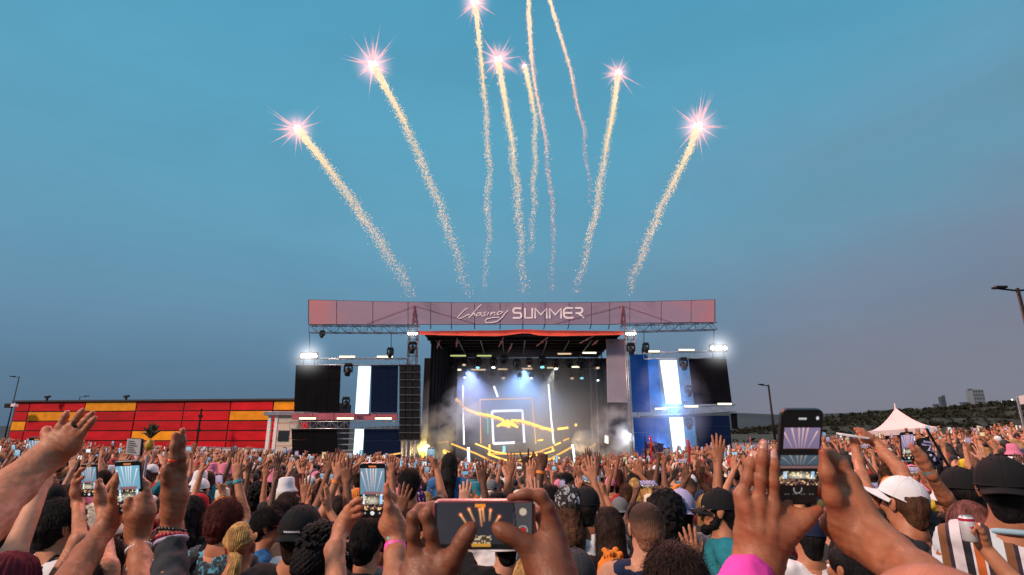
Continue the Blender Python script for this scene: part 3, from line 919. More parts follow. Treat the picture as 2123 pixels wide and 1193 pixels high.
# side video walls
def wall(name, quads, Y, label, cat='video wall'):
    """quads: (name, material, [TL, TR, BR, BL] pixels)"""
    c = np.mean([at(*p, Y) for p in quads[0][2]], axis=0)
    root = empty(name, c, label, cat)
    Lr = rel(root)
    for (nm, m, q) in quads:
        P = [Lr(at(*p, Y)) for p in (q[3], q[2], q[1], q[0])]
        mb = MB(); mb.slab(P, .18); mb.build(nm, m, root, bevel=.015)
    return root
def tiles(nm, m, x0, y0, x1, y1, nx, ny, lean=0.0):
    out = []
    for i in range(nx):
        for j in range(ny):
            X = lambda u, v: x0 + (x1 - x0) * u + lean * (v - .5) * 2
            g = .10
            u0, u1, v0, v1 = i / nx, (i + 1) / nx, j / ny, (j + 1) / ny
            yy = lambda v: y0 + (y1 - y0) * v
            out.append((nm, m, [(X(u0, v0) + g, yy(v0) + g), (X(u1, v0) - g, yy(v0) + g), (X(u1, v1) - g, yy(v1) - g), (X(u0, v1) + g, yy(v1) - g)]))
    return out
M_navy = mat('led_navy', (.003, .008, .024), .8, spec=.08, emit=(.01, .045, .16), es=.05)
M_blueled = emat('blue_led', (.015, .16, .62), .8, var=.55, scale=.7)
M_blue2 = mat('led_blue_dim', (.004, .014, .05), .8, spec=.08, emit=(.008, .07, .30), es=.30)
M_lightblue = emat('pale_blue_led', (.13, .31, .66), .62, var=.5, scale=.8)
YW = YS - .7
wall('video_wall', tiles('led_tile', M_ledoff, 611, 757, 704, 854, 4, 3, -2), YW, 'switched off black video wall left of the upper left light strip')
wall('video_wall', tiles('led_tile', M_navy, 769, 757, 824, 856, 3, 4, -1), YW, 'dark navy video wall right of the upper left light strip')
wall('video_wall', tiles('led_tile', M_ledoff, 605, 890, 698, 957, 4, 3, 1), YW, 'black lower video wall left of the lower left light strip')
wall('video_wall', tiles('led_tile', M_navy, 754, 890, 830, 962, 3, 3, 0), YW, 'navy lower video wall right of the lower left light strip')
wall('light_strip', [('lit_panel', M_strip, [(743, 760), (768, 760), (763, 858), (736, 858)])], YW - .05, 'upper glowing white light strip on the left screen tower', 'light strip')
wall('light_strip', [('lit_panel', M_strip, [(736, 889), (754, 889), (749, 960), (731, 960)])], YW - .05, 'lower glowing white light strip on the left screen tower', 'light strip')
wall('louvre_screen', [('louvre', M_alu, [(698, 897 + k * 12), (732, 897 + k * 12), (732, 899.5 + k * 12), (697, 899.5 + k * 12)]) for k in range(6)], YW + .3, 'stack of thin pale louvres beside the lower left light strip', 'louvre')
wall('video_wall', tiles('led_tile', M_blue2, 1309, 735, 1346, 855, 2, 4, 3), YW, 'dark blue video wall left of the upper right light strip')
wall('video_wall', tiles('led_tile', M_blueled, 1347, 745, 1369, 850, 1, 4, 5), YW, 'bright blue column of video tiles beside the upper right light strip')
wall('video_wall', tiles('led_tile', M_lightblue, 1404, 748, 1432, 838, 1, 4, 5), YW, 'pale blue column of video tiles right of the upper right light strip')
wall('video_wall', tiles('led_tile', M_ledoff, 1434, 744, 1512, 838, 4, 4, 6), YW, 'black video wall at the outer right of the stage')
wall('video_wall', tiles('led_tile', M_blue2, 1316, 866, 1388, 960, 3, 3, 3), YW, 'blue lit lower video wall left of the lower right light strip')
wall('video_wall', tiles('led_tile', M_lightblue, 1420, 866, 1443, 952, 1, 3, 4), YW, 'pale blue lower column right of the lower right light strip')
wall('video_wall', tiles('led_tile', M_navy, 1446, 862, 1516, 950, 4, 4, 4), YW, 'dark lower video wall at the outer right of the stage')
wall('video_wall', [('led_tile', M_ledoff, [(1516, 858), (1528, 857), (1530, 890), (1519, 890)])], YW, 'small dark step of tiles on the right edge of the lower video wall')
wall('light_strip', [('lit_panel', M_strip, [(1369, 747), (1403, 747), (1413, 838), (1382, 838)])], YW - .05, 'upper glowing white light strip on the right screen tower', 'light strip')
wall('light_strip', [('lit_panel', M_strip, [(1388, 865), (1416, 865), (1424, 955), (1399, 955)])], YW - .05, 'lower glowing white light strip on the right screen tower', 'light strip')
wall('pink_header', [('header_panel', mat('pink_header', (.42, .10, .13), .6, var=.2, scale=1), [(605 + k * 44, 857), (648 + k * 44, 857), (648 + k * 44, 871), (605 + k * 44, 871)]) for k in range(5)], YW + .1, 'red and pink printed header across the left screen tower', 'banner')
wall('gray_scrim', [('scrim', M_scrim, [(1257, 703), (1297, 703), (1303, 835), (1260, 835)])], YS + 1.0, 'grey scrim cloth hanging beside the right roof tower', 'scrim')
wall('gray_scrim', [('scrim', mat('dark_scrim', (.06, .06, .08), .8), [(1260, 836), (1303, 836), (1304, 945), (1262, 945)])], YS + 1.1, 'dark lower cloth below the grey scrim', 'scrim')
# column speakers by the left tower: a grid of black cabinets
root = empty('speaker_stack', at(849, 912, YS - .9), 'tall stack of black speaker cabinets left of the main stage', 'speaker')
Lr = rel(root)
for i in range(3):
    for j in range(10):
        x0 = 827 + i * 14.5; y0 = 756 + j * 15.7
        P = [Lr(at(*p, YS - .9)) for p in ((x0 + .6, y0 + 15), (x0 + 13.8, y0 + 15), (x0 + 13.8, y0 + .6), (x0 + .6, y0 + .6))]
        mb = MB(); mb.slab(P, .6); mb.build('cabinet', M_black, root, bevel=.03)
M_grille = mat('speaker_rail', (.09, .09, .11), .5)
for j in range(11): mb = MB(); mb.bar(Lr(at(827, 756 + j * 15.7, YS - 1.0)), Lr(at(870, 756 + j * 15.7, YS - 1.0)), .022, 4); mb.build('rail', M_grille, root)

trs = [((607, 757), (842, 757), 'pale truss on top of the upper left video wall'), ((600, 889), (826, 889), 'pale truss between the upper and lower left video walls'),
       ((1335, 745), (1506, 741), 'pale truss on top of the upper right video wall'), ((1358, 861), (1527, 854), 'pale truss between the upper and lower right video walls')]
for a, b, lab in trs: truss(at(*a, YW - .2), at(*b, YW - .2), .55, .5, lab, M_alu)
# hanging cables of the wings
for (px, y0, y1, lab) in ((642, 690, 738, 'outer chain hoist carrying the left screen truss'), (811, 690, 738, 'inner chain hoist carrying the left screen truss'),
                         (1335, 688, 732, 'inner chain hoist carrying the right screen truss'), (1480, 684, 722, 'outer chain hoist carrying the right screen truss')):
    a, b = at(px, y0, YS), at(px, y1, YS)
    root = empty('chain_hoist', b, lab, 'hoist'); Lr = rel(root)
    mb = MB(); mb.tube([Lr(a), Lr(b)], .03, 5); mb.build('chain', M_black, root)
    mb = MB(); mb.box((-.16, -.12, -.1), (.16, .12, .45)); mb.build('motor', M_black, root, bevel=.03)

# battens, moving heads, floods
def batten(px, py, wpx, m, Y, label, tilt=0):
    a, b = at(px - wpx / 2, py + tilt, Y), at(px + wpx / 2, py - tilt, Y)
    root = empty('light_batten', (a + b) / 2, label, 'light batten', 'linear light bars on the stage'); Lr = rel(root)
    mb = MB(); mb.tube([Lr(a) + (0, .12, 0), Lr(b) + (0, .12, 0)], .12, 6); mb.build('housing', M_black, root)
    mb = MB(); mb.tube([Lr(a) + (0, -.02, 0), Lr(b) + (0, -.02, 0)], .075, 6); mb.build('light_tube', m, root)
B = [(720, 740, 32, M_warmbar, YW - .3, 'warm bar on the upper left truss, nearer the outer end'), (798, 740, 32, M_warmbar, YW - .3, 'warm bar on the upper left truss, nearer the stage'),
     (638, 868, 34, M_warmbar, YW - .3, 'warm bar at the outer end of the lower left truss'), (716, 868, 34, M_warmbar, YW - .3, 'warm bar in the middle of the lower left truss'), (795, 868, 34, M_warmbar, YW - .3, 'warm bar at the inner end of the lower left truss'),
     (1353, 729, 28, M_warmbar, YW - .3, 'warm bar at the inner end of the upper right truss'), (1423, 726, 32, M_warmbar, YW - .3, 'warm bar in the middle of the upper right truss'),
     (1370, 848, 24, M_warmbar, YW - .3, 'warm bar at the inner end of the lower right truss'), (1433, 843, 28, M_warmbar, YW - .3, 'warm bar in the middle of the lower right truss'), (1502, 838, 28, M_warmbar, YW - .3, 'warm bar at the outer end of the lower right truss'),
     (950, 738, 32, M_greenbar, YS + 4, 'greenish bar under the stage roof at upper left'), (1004, 738, 30, M_greenbar, YS + 4, 'greenish bar right of the first greenish bar'),
     (941, 767, 30, M_warmbar, YS + 7, 'warm bar in the lower left row under the roof'), (992, 767, 30, M_tanbar, YS + 7, 'tan bar second from the left in the lower row'), (1042, 766, 20, M_tanbar, YS + 7, 'short tan bar in the middle of the lower row'), (1093, 765, 22, M_tanbar, YS + 7, 'tan bar right of the middle of the lower row'),
     (1146, 763, 24, M_tanbar, YS + 7, 'tan bar above the right white light column'), (1194, 761, 26, M_warmbar, YS + 7, 'warm bar at the right end of the lower row'),
     (1170, 734, 28, M_tanbar, YS + 4, 'tan bar near the right of the upper row'), (1222, 732, 28, M_warmbar, YS + 4, 'warm bar at the right end of the upper row')]
for b in B: batten(*b)
def moving_head(px, py, Y, s, label, m=M_black, group='moving head lights under the roof', lens=None):
    root = empty('moving_head', at(px, py, Y), label, 'stage light', group)
    mb = MB(); mb.box((-.24 * s, -.2 * s, .3 * s), (.24 * s, .2 * s, .5 * s)); mb.build('base', m, root, bevel=.03 * s)
    mb = MB()
    for q in (-1, 1): mb.box((q * .27 * s - .04 * s, -.1 * s, -.15 * s), (q * .27 * s + .04 * s, .1 * s, .34 * s))
    mb.box((-.23 * s, -.1 * s, .26 * s), (.23 * s, .1 * s, .345 * s)); mb.build('yoke', m, root)
    mb = MB(); mb.tube([(0, .14 * s, .16 * s), (0, .0, -.05 * s), (0, -.16 * s, -.36 * s)], [.13 * s, .21 * s, .2 * s], 10); mb.build('head', m, root, smooth=True)
    mb = MB(); mb.tube([(0, -.155 * s, -.355 * s), (0, -.165 * s, -.375 * s)], [.17 * s, .17 * s], 10); mb.build('lens', lens or M_glass, root)
for (px, py, s, lab) in ((722, 768, 1.15, 'black moving head hung in the gap of the upper left wall'), (717, 836, 1.0, 'black moving head low in the gap of the upper left wall'), (1417, 756, 1.15, 'dark moving head hung before the pale blue column'), (1427, 812, 1.0, 'dark moving head low on the pale blue column'), (1428, 880, 1.0, 'dark moving head on the lower right pale blue column'),
                        (809, 732, .9, 'moving head perched above the inner end of the upper left truss'), (1339, 722, .9, 'moving head perched above the inner end of the upper right truss'), (855, 722, 1.1, 'moving head clamped on the left roof tower'), (1308, 725, 1.1, 'moving head clamped on the right roof tower'), (668, 694, .7, 'small moving head under the left wing truss')):
    moving_head(px, py, YW - .5, s, lab)
ORD = 'first second third fourth fifth sixth seventh eighth ninth tenth eleventh twelfth last'.split()
for j, (yy, Y) in enumerate(((752, YS + 5), (778, YS + 8))):
    a, b = at(905, yy - 10, Y), at(1248, yy - 14, Y)
    truss(a, b, .4, .4, ('front' if j == 0 else 'rear') + ' black lighting truss under the stage roof', M_darkalu)
    for k in range(13):
        moving_head(912 + k * 27 + rng.uniform(-4, 4), yy + rng.uniform(-3, 5), Y - .2, rng.uniform(.9, 1.25), 'black moving head, %s from the left on the %s lighting truss under the roof' % (ORD[k], 'front' if j == 0 else 'rear'), group='moving heads on the %s roof truss' % ('front' if j == 0 else 'rear'), lens=(None, M_tanbar, M_whiteled, None, M_cyanled)[(k * 3 + j) % 5])
# thin coral roof pipes that catch the light just below the canvas edge
M_coral = mat('coral_pipe', (.6, .28, .24), .5)
root = empty('roof_rigging', at(1080, 712, YS + .6), 'short coral pipes and clamps rigged below the orange roof edge', 'rigging'); Lr = rel(root)
for (x0, y0, x1, y1) in ((912, 706, 906, 722), (948, 702, 946, 720), (1044, 700, 1034, 720), (1062, 712, 1054, 730), (1136, 700, 1112, 718), (1232, 696, 1202, 712), (1240, 706, 1228, 716)):
    mb = MB(); mb.tube([Lr(at(x0, y0, YS + .6)), Lr(at(x1, y1, YS + .8))], .055, 5); mb.ball(Lr(at((x0 + x1) / 2, (y0 + y1) / 2, YS + .6)), .11, 6, 4); mb.build('pipe', M_coral, root)

def flood(px, py, Y, s, power, label):
    c = at(px, py, Y)
    root = empty('flood_light', c, label, 'flood light'); g = None
    mb = MB(); mb.box((-.62 * s, .02, -.28 * s), (.62 * s, .34, .28 * s)); mb.build('housing', M_black, root, bevel=.03)
    for k in range(4):
        mb = MB(); x = (-.45 + .3 * k) * s; mb.tube([(x, .015, 0), (x, -.05, -.02)], [.135 * s, .12 * s], 12); mb.build('bulb', M_flood, root)
    mb = MB(); mb.bar((-.4 * s, .2, -.3 * s), (-.4 * s, .2, -.75 * s), .04); mb.bar((.4 * s, .2, -.3 * s), (.4 * s, .2, -.75 * s), .04); mb.build('bracket', M_black, root)
    lamp('flood_lamp', 'SPOT', c + (0, -.4, 0), power, (1, .95, .9), .3, 110, c + (0, -20, -9))
flood(640, 738, YW - .4, 1.15, 1200, 'blazing white flood light on the outer left screen truss')
flood(1490, 722, YW - .4, 1.15, 1200, 'blazing white flood light on the outer right screen truss')
flood(855, 692, YS - 1.2, .7, 500, 'small white flood light on the left roof tower')
flood(1308, 692, YS - 1.2, .7, 500, 'small white flood light on the right roof tower')

# luminous set pieces on stage
def led(name, m, polys, Y, r, label, cat='light set piece', part='tube'):
    c = at(*polys[0][0], Y); root = empty(name, c, label, cat); Lr = rel(root)
    for pl in polys:
        mb = MB(); mb.tube([Lr(at(*p, Y)) for p in pl], r, 6); mb.build(part, m, root)
    return root
led('light_column', M_whiteled, [[(960, 800), (960.5, 878)], [(961, 879), (962, 922)]], YS + 6, .075, 'tall white light column at the left of the set')
led('light_column', M_whiteled, [[(1137, 797), (1142, 860)], [(1142, 861), (1148, 920)]], YS + 6, .08, 'tall white light column at the right of the set')
led('light_column', M_whiteled, [[(1024, 801), (1032, 823)]], YS + 6, .10, 'short slanted white light bar above the yellow frame')
led('light_column', M_whiteled, [[(971, 928), (972, 960)]], YS + 2, .12, 'short white light column low on the left of the stage')
led('light_column', M_whiteled, [[(1187, 922), (1192, 958)]], YS + 2, .10, 'short white light column low on the right of the stage')
led('lit_square', M_amber2, [[(995, 829), (1103, 826)], [(1103, 826), (1111, 920)], [(995, 829), (997, 920)]], YS + 7, .06, 'large open yellow light frame in the middle of the set', 'light frame', 'frame_tube')
led('lit_square', M_whiteled, [[(1020, 853), (1083, 851)], [(1083, 851), (1087, 918)], [(1020, 853), (1023, 920)], [(1023, 920), (1067, 918)]], YS + 8, .115, 'small thick white light frame inside the yellow one', 'light frame', 'frame_tube')
led('light_column', M_green, [[(1011, 851), (1011.5, 900)]], YS + 7.5, .07, 'thin green light line left of the white frame')
led('light_column', M_cyanled, [[(1045, 925), (1045, 938)]], YS + 7.5, .16, 'short cyan light block under the white frame')
wall('screen_panel', [('screen_face', M_blue2, [(1024, 856), (1083, 854), (1087, 916), (1026, 918)])], YS + 8.3, 'blue glowing screen panel behind the white frame', 'screen')
# winged amber centrepiece
root = empty('winged_light_piece', at(1052, 878, YS + 5), 'amber winged light sculpture hanging across the set', 'light sculpture'); Lr = rel(root)
wl_ = [(945, 827), (952, 833), (961, 845), (975, 852), (992, 858), (1010, 861), (1030, 866), (1045, 872)]
wr_ = [(1060, 872), (1080, 873), (1095, 877), (1110, 882), (1128, 888), (1148, 892)]
for pts in (wl_, wr_):
    for a, b in zip(pts[:-1], pts[1:]):
        mb = MB(); mb.tube([Lr(at(*a, YS + 5)), Lr(at(*b, YS + 5))], [.12, .09], 6); mb.build('wing_segment', M_amber, root)
        x0, y0 = (a[0] + b[0]) / 2, (a[1] + b[1]) / 2
        mb = MB(); mb.tube([Lr(at(x0 - 4, y0 + 1, YS + 4.9)), Lr(at(x0 + 9, y0 + 8, YS + 4.8))], [.08, .03], 5); mb.build('feather', M_amber2, root)
for k in range(9):
    t = k / 8; x = 1036 + 34 * t
    mb = MB(); mb.tube([Lr(at(1052, 872, YS + 4.8)), Lr(at(x, 880 + 6 * math.sin(PI * t) + rng.uniform(-1, 2), YS + 4.6))], [.10, .05], 5); mb.build('body_tube', M_amber, root)
for (p, q) in (((1030, 884), (1046, 878)), ((1074, 886), (1060, 880)), ((1156, 890), (1178, 887)), ((1192, 882), (1196, 881))):
    mb = MB(); mb.tube([Lr(at(*p, YS + 4.8)), Lr(at(*q, YS + 4.8))], .1, 5); mb.build('spike', M_amber, root)
# amber floor lines that sweep over the deck
fl = [[(935, 920), (960, 930), (990, 942), (1010, 952), (1035, 966)], [(985, 920), (1005, 928), (1025, 937), (1050, 941)], [(1010, 941), (1050, 942), (1100, 940), (1125, 936)], [(1012, 942), (1040, 952), (1070, 960), (1100, 963)],
      [(1062, 960), (1090, 950), (1120, 936), (1146, 926)], [(1090, 948), (1125, 942), (1150, 934)], [(1130, 958), (1155, 944), (1190, 925)], [(1150, 923), (1163, 918)], [(1168, 914), (1180, 909)], [(1015, 922), (1015, 945)], [(1035, 958), (1055, 966)],
      [(1145, 926), (1146, 934)], [(1218, 932), (1236, 920)], [(1115, 914), (1126, 912)], [(880, 917), (905, 919), (930, 916)], [(1080, 962), (1110, 956), (1160, 950)], [(920, 932), (932, 938), (948, 955)], [(1375, 935), (1400, 948)]]
for k, pl in enumerate(fl):
    pass
root = empty('floor_light_lines', at(1050, 945, YS + 3), 'glowing amber tube lines fanning low across the stage floor', 'light tubes'); Lr = rel(root)
for k, pl in enumerate(fl):
    mb = MB(); mb.tube([Lr(at(*p, YS + (3 if k < 15 else 1.5))) for p in pl], .055 if k % 3 else .075, 5); mb.build('light_tube', M_amber if k % 2 else M_amber2, root)
# blinder boxes
for (px, py, w_, h_, lab) in ((886, 928, 10, 14, 'upper amber blinder box at the left of the stage'), (876, 948, 6, 24, 'tall amber blinder box at the far left of the stage'), (1259, 912, 11, 17, 'amber blinder box at the right of the stage'), (1288, 907, 9, 14, 'tilted amber blinder box beside the right drape'), (1268, 934, 4, 20, 'slim amber blinder right of the stage'),
                            (922, 938, 8, 8, 'small amber blinder behind the raised woman'), (1386, 943, 16, 8, 'amber blinder below the right light strip'), (1457, 938, 15, 10, 'amber blinder at the foot of the right video wall'), (805, 948, 20, 8, 'amber blinder at the foot of the left video wall')):
    P = [at(px + sx * w_ / 2, py + sy * h_ / 2 + sx * 2, YS + 1.2) for sx, sy in ((-1, 1), (1, 1), (1, -1), (-1, -1))]
    root = empty('blinder_light', P[0], lab, 'stage light', 'amber blinder boxes'); Lr = rel(root)
    P = [Lr(p) for p in P]
    mb = MB(); mb.slab([p + (0, .05, 0) for p in P], .2); mb.build('box', M_black, root)
    mb = MB(); mb.slab([p * .9 + np.mean(P, axis=0) * .1 for p in P], .04); mb.build('face', M_warmbar if px in (886, 1259, 1457) else M_amber, root)
led('light_tube', M_amber2, [[(760, 952), (830, 940)], [(760, 952), (742, 960)]], YS - 1.4, .06, 'thin amber tube frame at the foot of the left screen tower', 'light tube')

# smoke on stage: lit by the real lamps inside it
def smoke(px0, py0, px1, py1, Y0, Y1, dens, seed, label, col=(.85, .87, .9), sc=2.2, gap=.42):
    a, b = at(px0, py1, Y0), at(px1, py0, Y0)
    c = np.array([(a[0] + b[0]) / 2, (Y0 + Y1) / 2, (a[2] + b[2]) / 2]); hx_ = np.array([(b[0] - a[0]) / 2, (Y1 - Y0) / 2, (b[2] - a[2]) / 2])
    m = bpy.data.materials.new('smoke_volume'); m.use_nodes = True
    n = m.node_tree.nodes; l = m.node_tree.links; n.clear()
    o = n.new('ShaderNodeOutputMaterial'); v = n.new('ShaderNodeVolumePrincipled')
    v.inputs['Color'].default_value = (*col, 1); v.inputs['Anisotropy'].default_value = .2
    tc = n.new('ShaderNodeTexCoord')
    ln = n.new('ShaderNodeVectorMath'); ln.operation = 'LENGTH'; l.new(tc.outputs['Object'], ln.inputs[0])
    mp = n.new('ShaderNodeMapping'); mp.inputs['Location'].default_value = (seed, seed * 1.7, 0); mp.inputs['Scale'].default_value = tuple(hx_ / max(hx_)); l.new(tc.outputs['Object'], mp.inputs['Vector'])
    no = n.new('ShaderNodeTexNoise'); no.inputs['Scale'].default_value = sc; no.inputs['Detail'].default_value = 5; no.inputs['Roughness'].default_value = .55; l.new(mp.outputs[0], no.inputs['Vector'])
    f = n.new('ShaderNodeMapRange'); f.inputs['From Min'].default_value = 1.0; f.inputs['From Max'].default_value = .25; l.new(ln.outputs['Value'], f.inputs['Value'])
    g = n.new('ShaderNodeMapRange'); g.inputs['From Min'].default_value = gap; g.inputs['From Max'].default_value = gap + .22; l.new(no.outputs['Fac'], g.inputs['Value'])
    mu = n.new('ShaderNodeMath'); mu.operation = 'MULTIPLY'; l.new(f.outputs[0], mu.inputs[0]); l.new(g.outputs[0], mu.inputs[1])
    m2 = n.new('ShaderNodeMath'); m2.operation = 'MULTIPLY'; m2.inputs[1].default_value = dens; l.new(mu.outputs[0], m2.inputs[0])
    l.new(m2.outputs[0], v.inputs['Density']); l.new(v.outputs[0], o.inputs['Volume'])
    mb = MB(); mb.ball((0, 0, 0), 1.0, 16, 10)
    ob = mb.build('smoke', m); ob.location = c; ob.scale = hx_
    return tag(ob, label, kind='stuff')
smoke(820, 690, 1350, 1010, YS + 1.6, YS + 12.9, .30, 1.3, 'blue grey stage smoke drifting over the set', gap=.30)
smoke(845, 830, 955, 970, YS + .4, YS + 3.2, 2.2, 4.1, 'yellow lit smoke puff at the left of the stage', sc=2.4)
smoke(900, 790, 1010, 900, YS + 1.5, YS + 4.5, 1.5, 7.7, 'violet grey smoke cloud rising left of the set', sc=2.4)
smoke(1185, 885, 1245, 950, YS + 1.0, YS + 2.6, 3.0, 9.2, 'pink smoke puff at the right of the stage', sc=1.8, gap=.36)
smoke(1225, 820, 1355, 985, YS - .6, YS + 2.0, 1.9, 5.5, 'white smoke under the right roof tower', sc=2.2, gap=.4)
smoke(1318, 725, 1480, 965, YW - 2.6, YW - .4, .30, 2.9, 'thin blue smoke before the right video wall', sc=1.8, gap=.36)
# the lamps that light the smoke
def L3(px, py, Y): return tuple(at(px, py, Y))
lamp('stage_lamp_blue', 'SPOT', L3(1085, 768, YS + 10), 5500, (.30, .52, 1), .3, 110, L3(1080, 930, YS + 6), 1.0)
lamp('stage_lamp_white', 'SPOT', L3(1150, 764, YS + 8), 2200, (1, .95, .85), .1, 46, L3(1120, 860, YS + 6), 1.0)
lamp('stage_lamp_blue', 'SPOT', L3(975, 768, YS + 9), 4500, (.36, .48, 1), .3, 95, L3(960, 900, YS + 4), 1.0)
lamp('stage_lamp_amber', 'POINT', L3(985, 958, YS + 2.6), 520, (1, .66, .2), .3)
lamp('stage_lamp_amber', 'POINT', L3(1120, 958, YS + 2.6), 520, (1, .66, .2), .3)
lamp('stage_lamp_white', 'SPOT', L3(1010, 950, YS + 1.0), 1600, (.9, .85, 1), .2, 50, L3(955, 830, YS + 3), 1.0)
lamp('stage_lamp_amber', 'POINT', L3(872, 935, YS + 1.6), 480, (1, .68, .15), .2)
lamp('stage_lamp_amber', 'POINT', L3(1170, 955, YS + 2.2), 700, (1, .62, .3), .2)
lamp('stage_lamp_beam', 'SPOT', L3(1346, 884, YS - .2), 30000, (.9, .97, 1), .05, 8, L3(1236, 962, YS + .4), .15)
lamp('stage_lamp_white', 'POINT', L3(1300, 905, YS + .9), 110, (.85, .93, 1), .2)
lamp('stage_lamp_blue', 'POINT', L3(1392, 835, YW - 1.2), 700, (.12, .4, 1), .3)
lamp('stage_lamp_blue', 'POINT', L3(1370, 925, YW - 1.2), 350, (.1, .38, 1), .3)
c = at(1346, 884, YS - .2)
root = empty('spot_light', c, 'bright spot light sending a beam down across the smoke', 'stage light'); 
mb = MB(); mb.tube([(.0, 0, 0), (.5, 0, .38)], [.2, .14], 10); mb.build('housing', M_black, root, smooth=True)
# ------------------------------------------------------------------ firework comets
YF = 44.0
M_trail = emat('spark_smoke_trail', (1, 1, 1), 1.0, False, attr=True)
M_core = emat('comet_core', (1.0, .86, .62), 2.2, False)
M_flare = emat('comet_flare', (1, .93, .88), 14, False)
def fade_mat(name, col, s):
    m = bpy.data.materials.new(name); m.use_nodes = True
    n = m.node_tree.nodes; l = m.node_tree.links; n.clear()
    o = n.new('ShaderNodeOutputMaterial'); e = n.new('ShaderNodeEmission'); t = n.new('ShaderNodeBsdfTransparent'); mx = n.new('ShaderNodeMixShader'); a = n.new('ShaderNodeAttribute'); a.attribute_name = 'Col'
    e.inputs['Color'].default_value = (*col, 1); e.inputs['Strength'].default_value = s
    sp = n.new('ShaderNodeSeparateColor'); l.new(a.outputs['Color'], sp.inputs[0])
    l.new(sp.outputs[0], mx.inputs[0]); l.new(t.outputs[0], mx.inputs[1]); l.new(e.outputs[0], mx.inputs[2]); l.new(mx.outputs[0], o.inputs[0])
    m.cycles.emission_sampling = 'NONE'
    return m
M_ray = fade_mat('glint_ray', (1.0, .52, .56), 1.15)  # fading cones stand in for the star glints round a comet head
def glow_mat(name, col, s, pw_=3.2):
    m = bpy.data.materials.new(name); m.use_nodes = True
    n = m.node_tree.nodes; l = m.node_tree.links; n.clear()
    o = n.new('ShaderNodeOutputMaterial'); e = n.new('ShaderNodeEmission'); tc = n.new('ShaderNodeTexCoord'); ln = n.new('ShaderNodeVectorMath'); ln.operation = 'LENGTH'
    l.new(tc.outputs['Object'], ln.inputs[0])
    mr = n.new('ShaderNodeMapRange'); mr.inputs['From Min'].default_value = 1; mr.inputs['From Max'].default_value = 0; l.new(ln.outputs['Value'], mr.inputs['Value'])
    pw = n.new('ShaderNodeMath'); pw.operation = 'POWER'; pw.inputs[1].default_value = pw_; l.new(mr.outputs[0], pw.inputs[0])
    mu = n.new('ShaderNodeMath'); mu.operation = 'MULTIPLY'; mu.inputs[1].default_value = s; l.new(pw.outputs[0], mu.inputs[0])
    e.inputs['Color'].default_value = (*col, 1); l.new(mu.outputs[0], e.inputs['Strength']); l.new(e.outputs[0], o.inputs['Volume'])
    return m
M_glow = glow_mat('comet_glow', (1, .46, .45), 1.5, 3.6)  # glow round a comet head, added as a self-lit volume
M_lampglow = glow_mat('flood_glow_halo', (.95, .97, 1), 1.3, 6.0)  # flare round the flood lights, added as a self-lit volume

def resample(pts, n):
    pts = np.array(pts, float)
    s = np.r_[0, np.cumsum(np.linalg.norm(np.diff(pts, axis=0), axis=1))]
    # smooth the path with a Catmull-like cubic through the points
    t = np.linspace(0, s[-1], n)
    out = np.stack([np.interp(t, s, pts[:, i]) for i in range(2)], 1)
    k = max(3, n // 14) | 1
    pad = np.pad(out, ((k // 2, k // 2), (0, 0)), mode='edge')
    sm = np.stack([np.convolve(pad[:, i], np.ones(k) / k, 'valid') for i in range(2)], 1)
    sm[0], sm[-1] = out[0], out[-1]
    return sm, s[-1]
OCT_F = np.array([(0, 2, 4), (2, 1, 4), (1, 3, 4), (3, 0, 4), (2, 0, 5), (1, 2, 5), (3, 1, 5), (0, 3, 5)])
OCT_V = np.array([(1, 0, 0), (-1, 0, 0), (0, 1, 0), (0, -1, 0), (0, 0, 1), (0, 0, -1)], float)
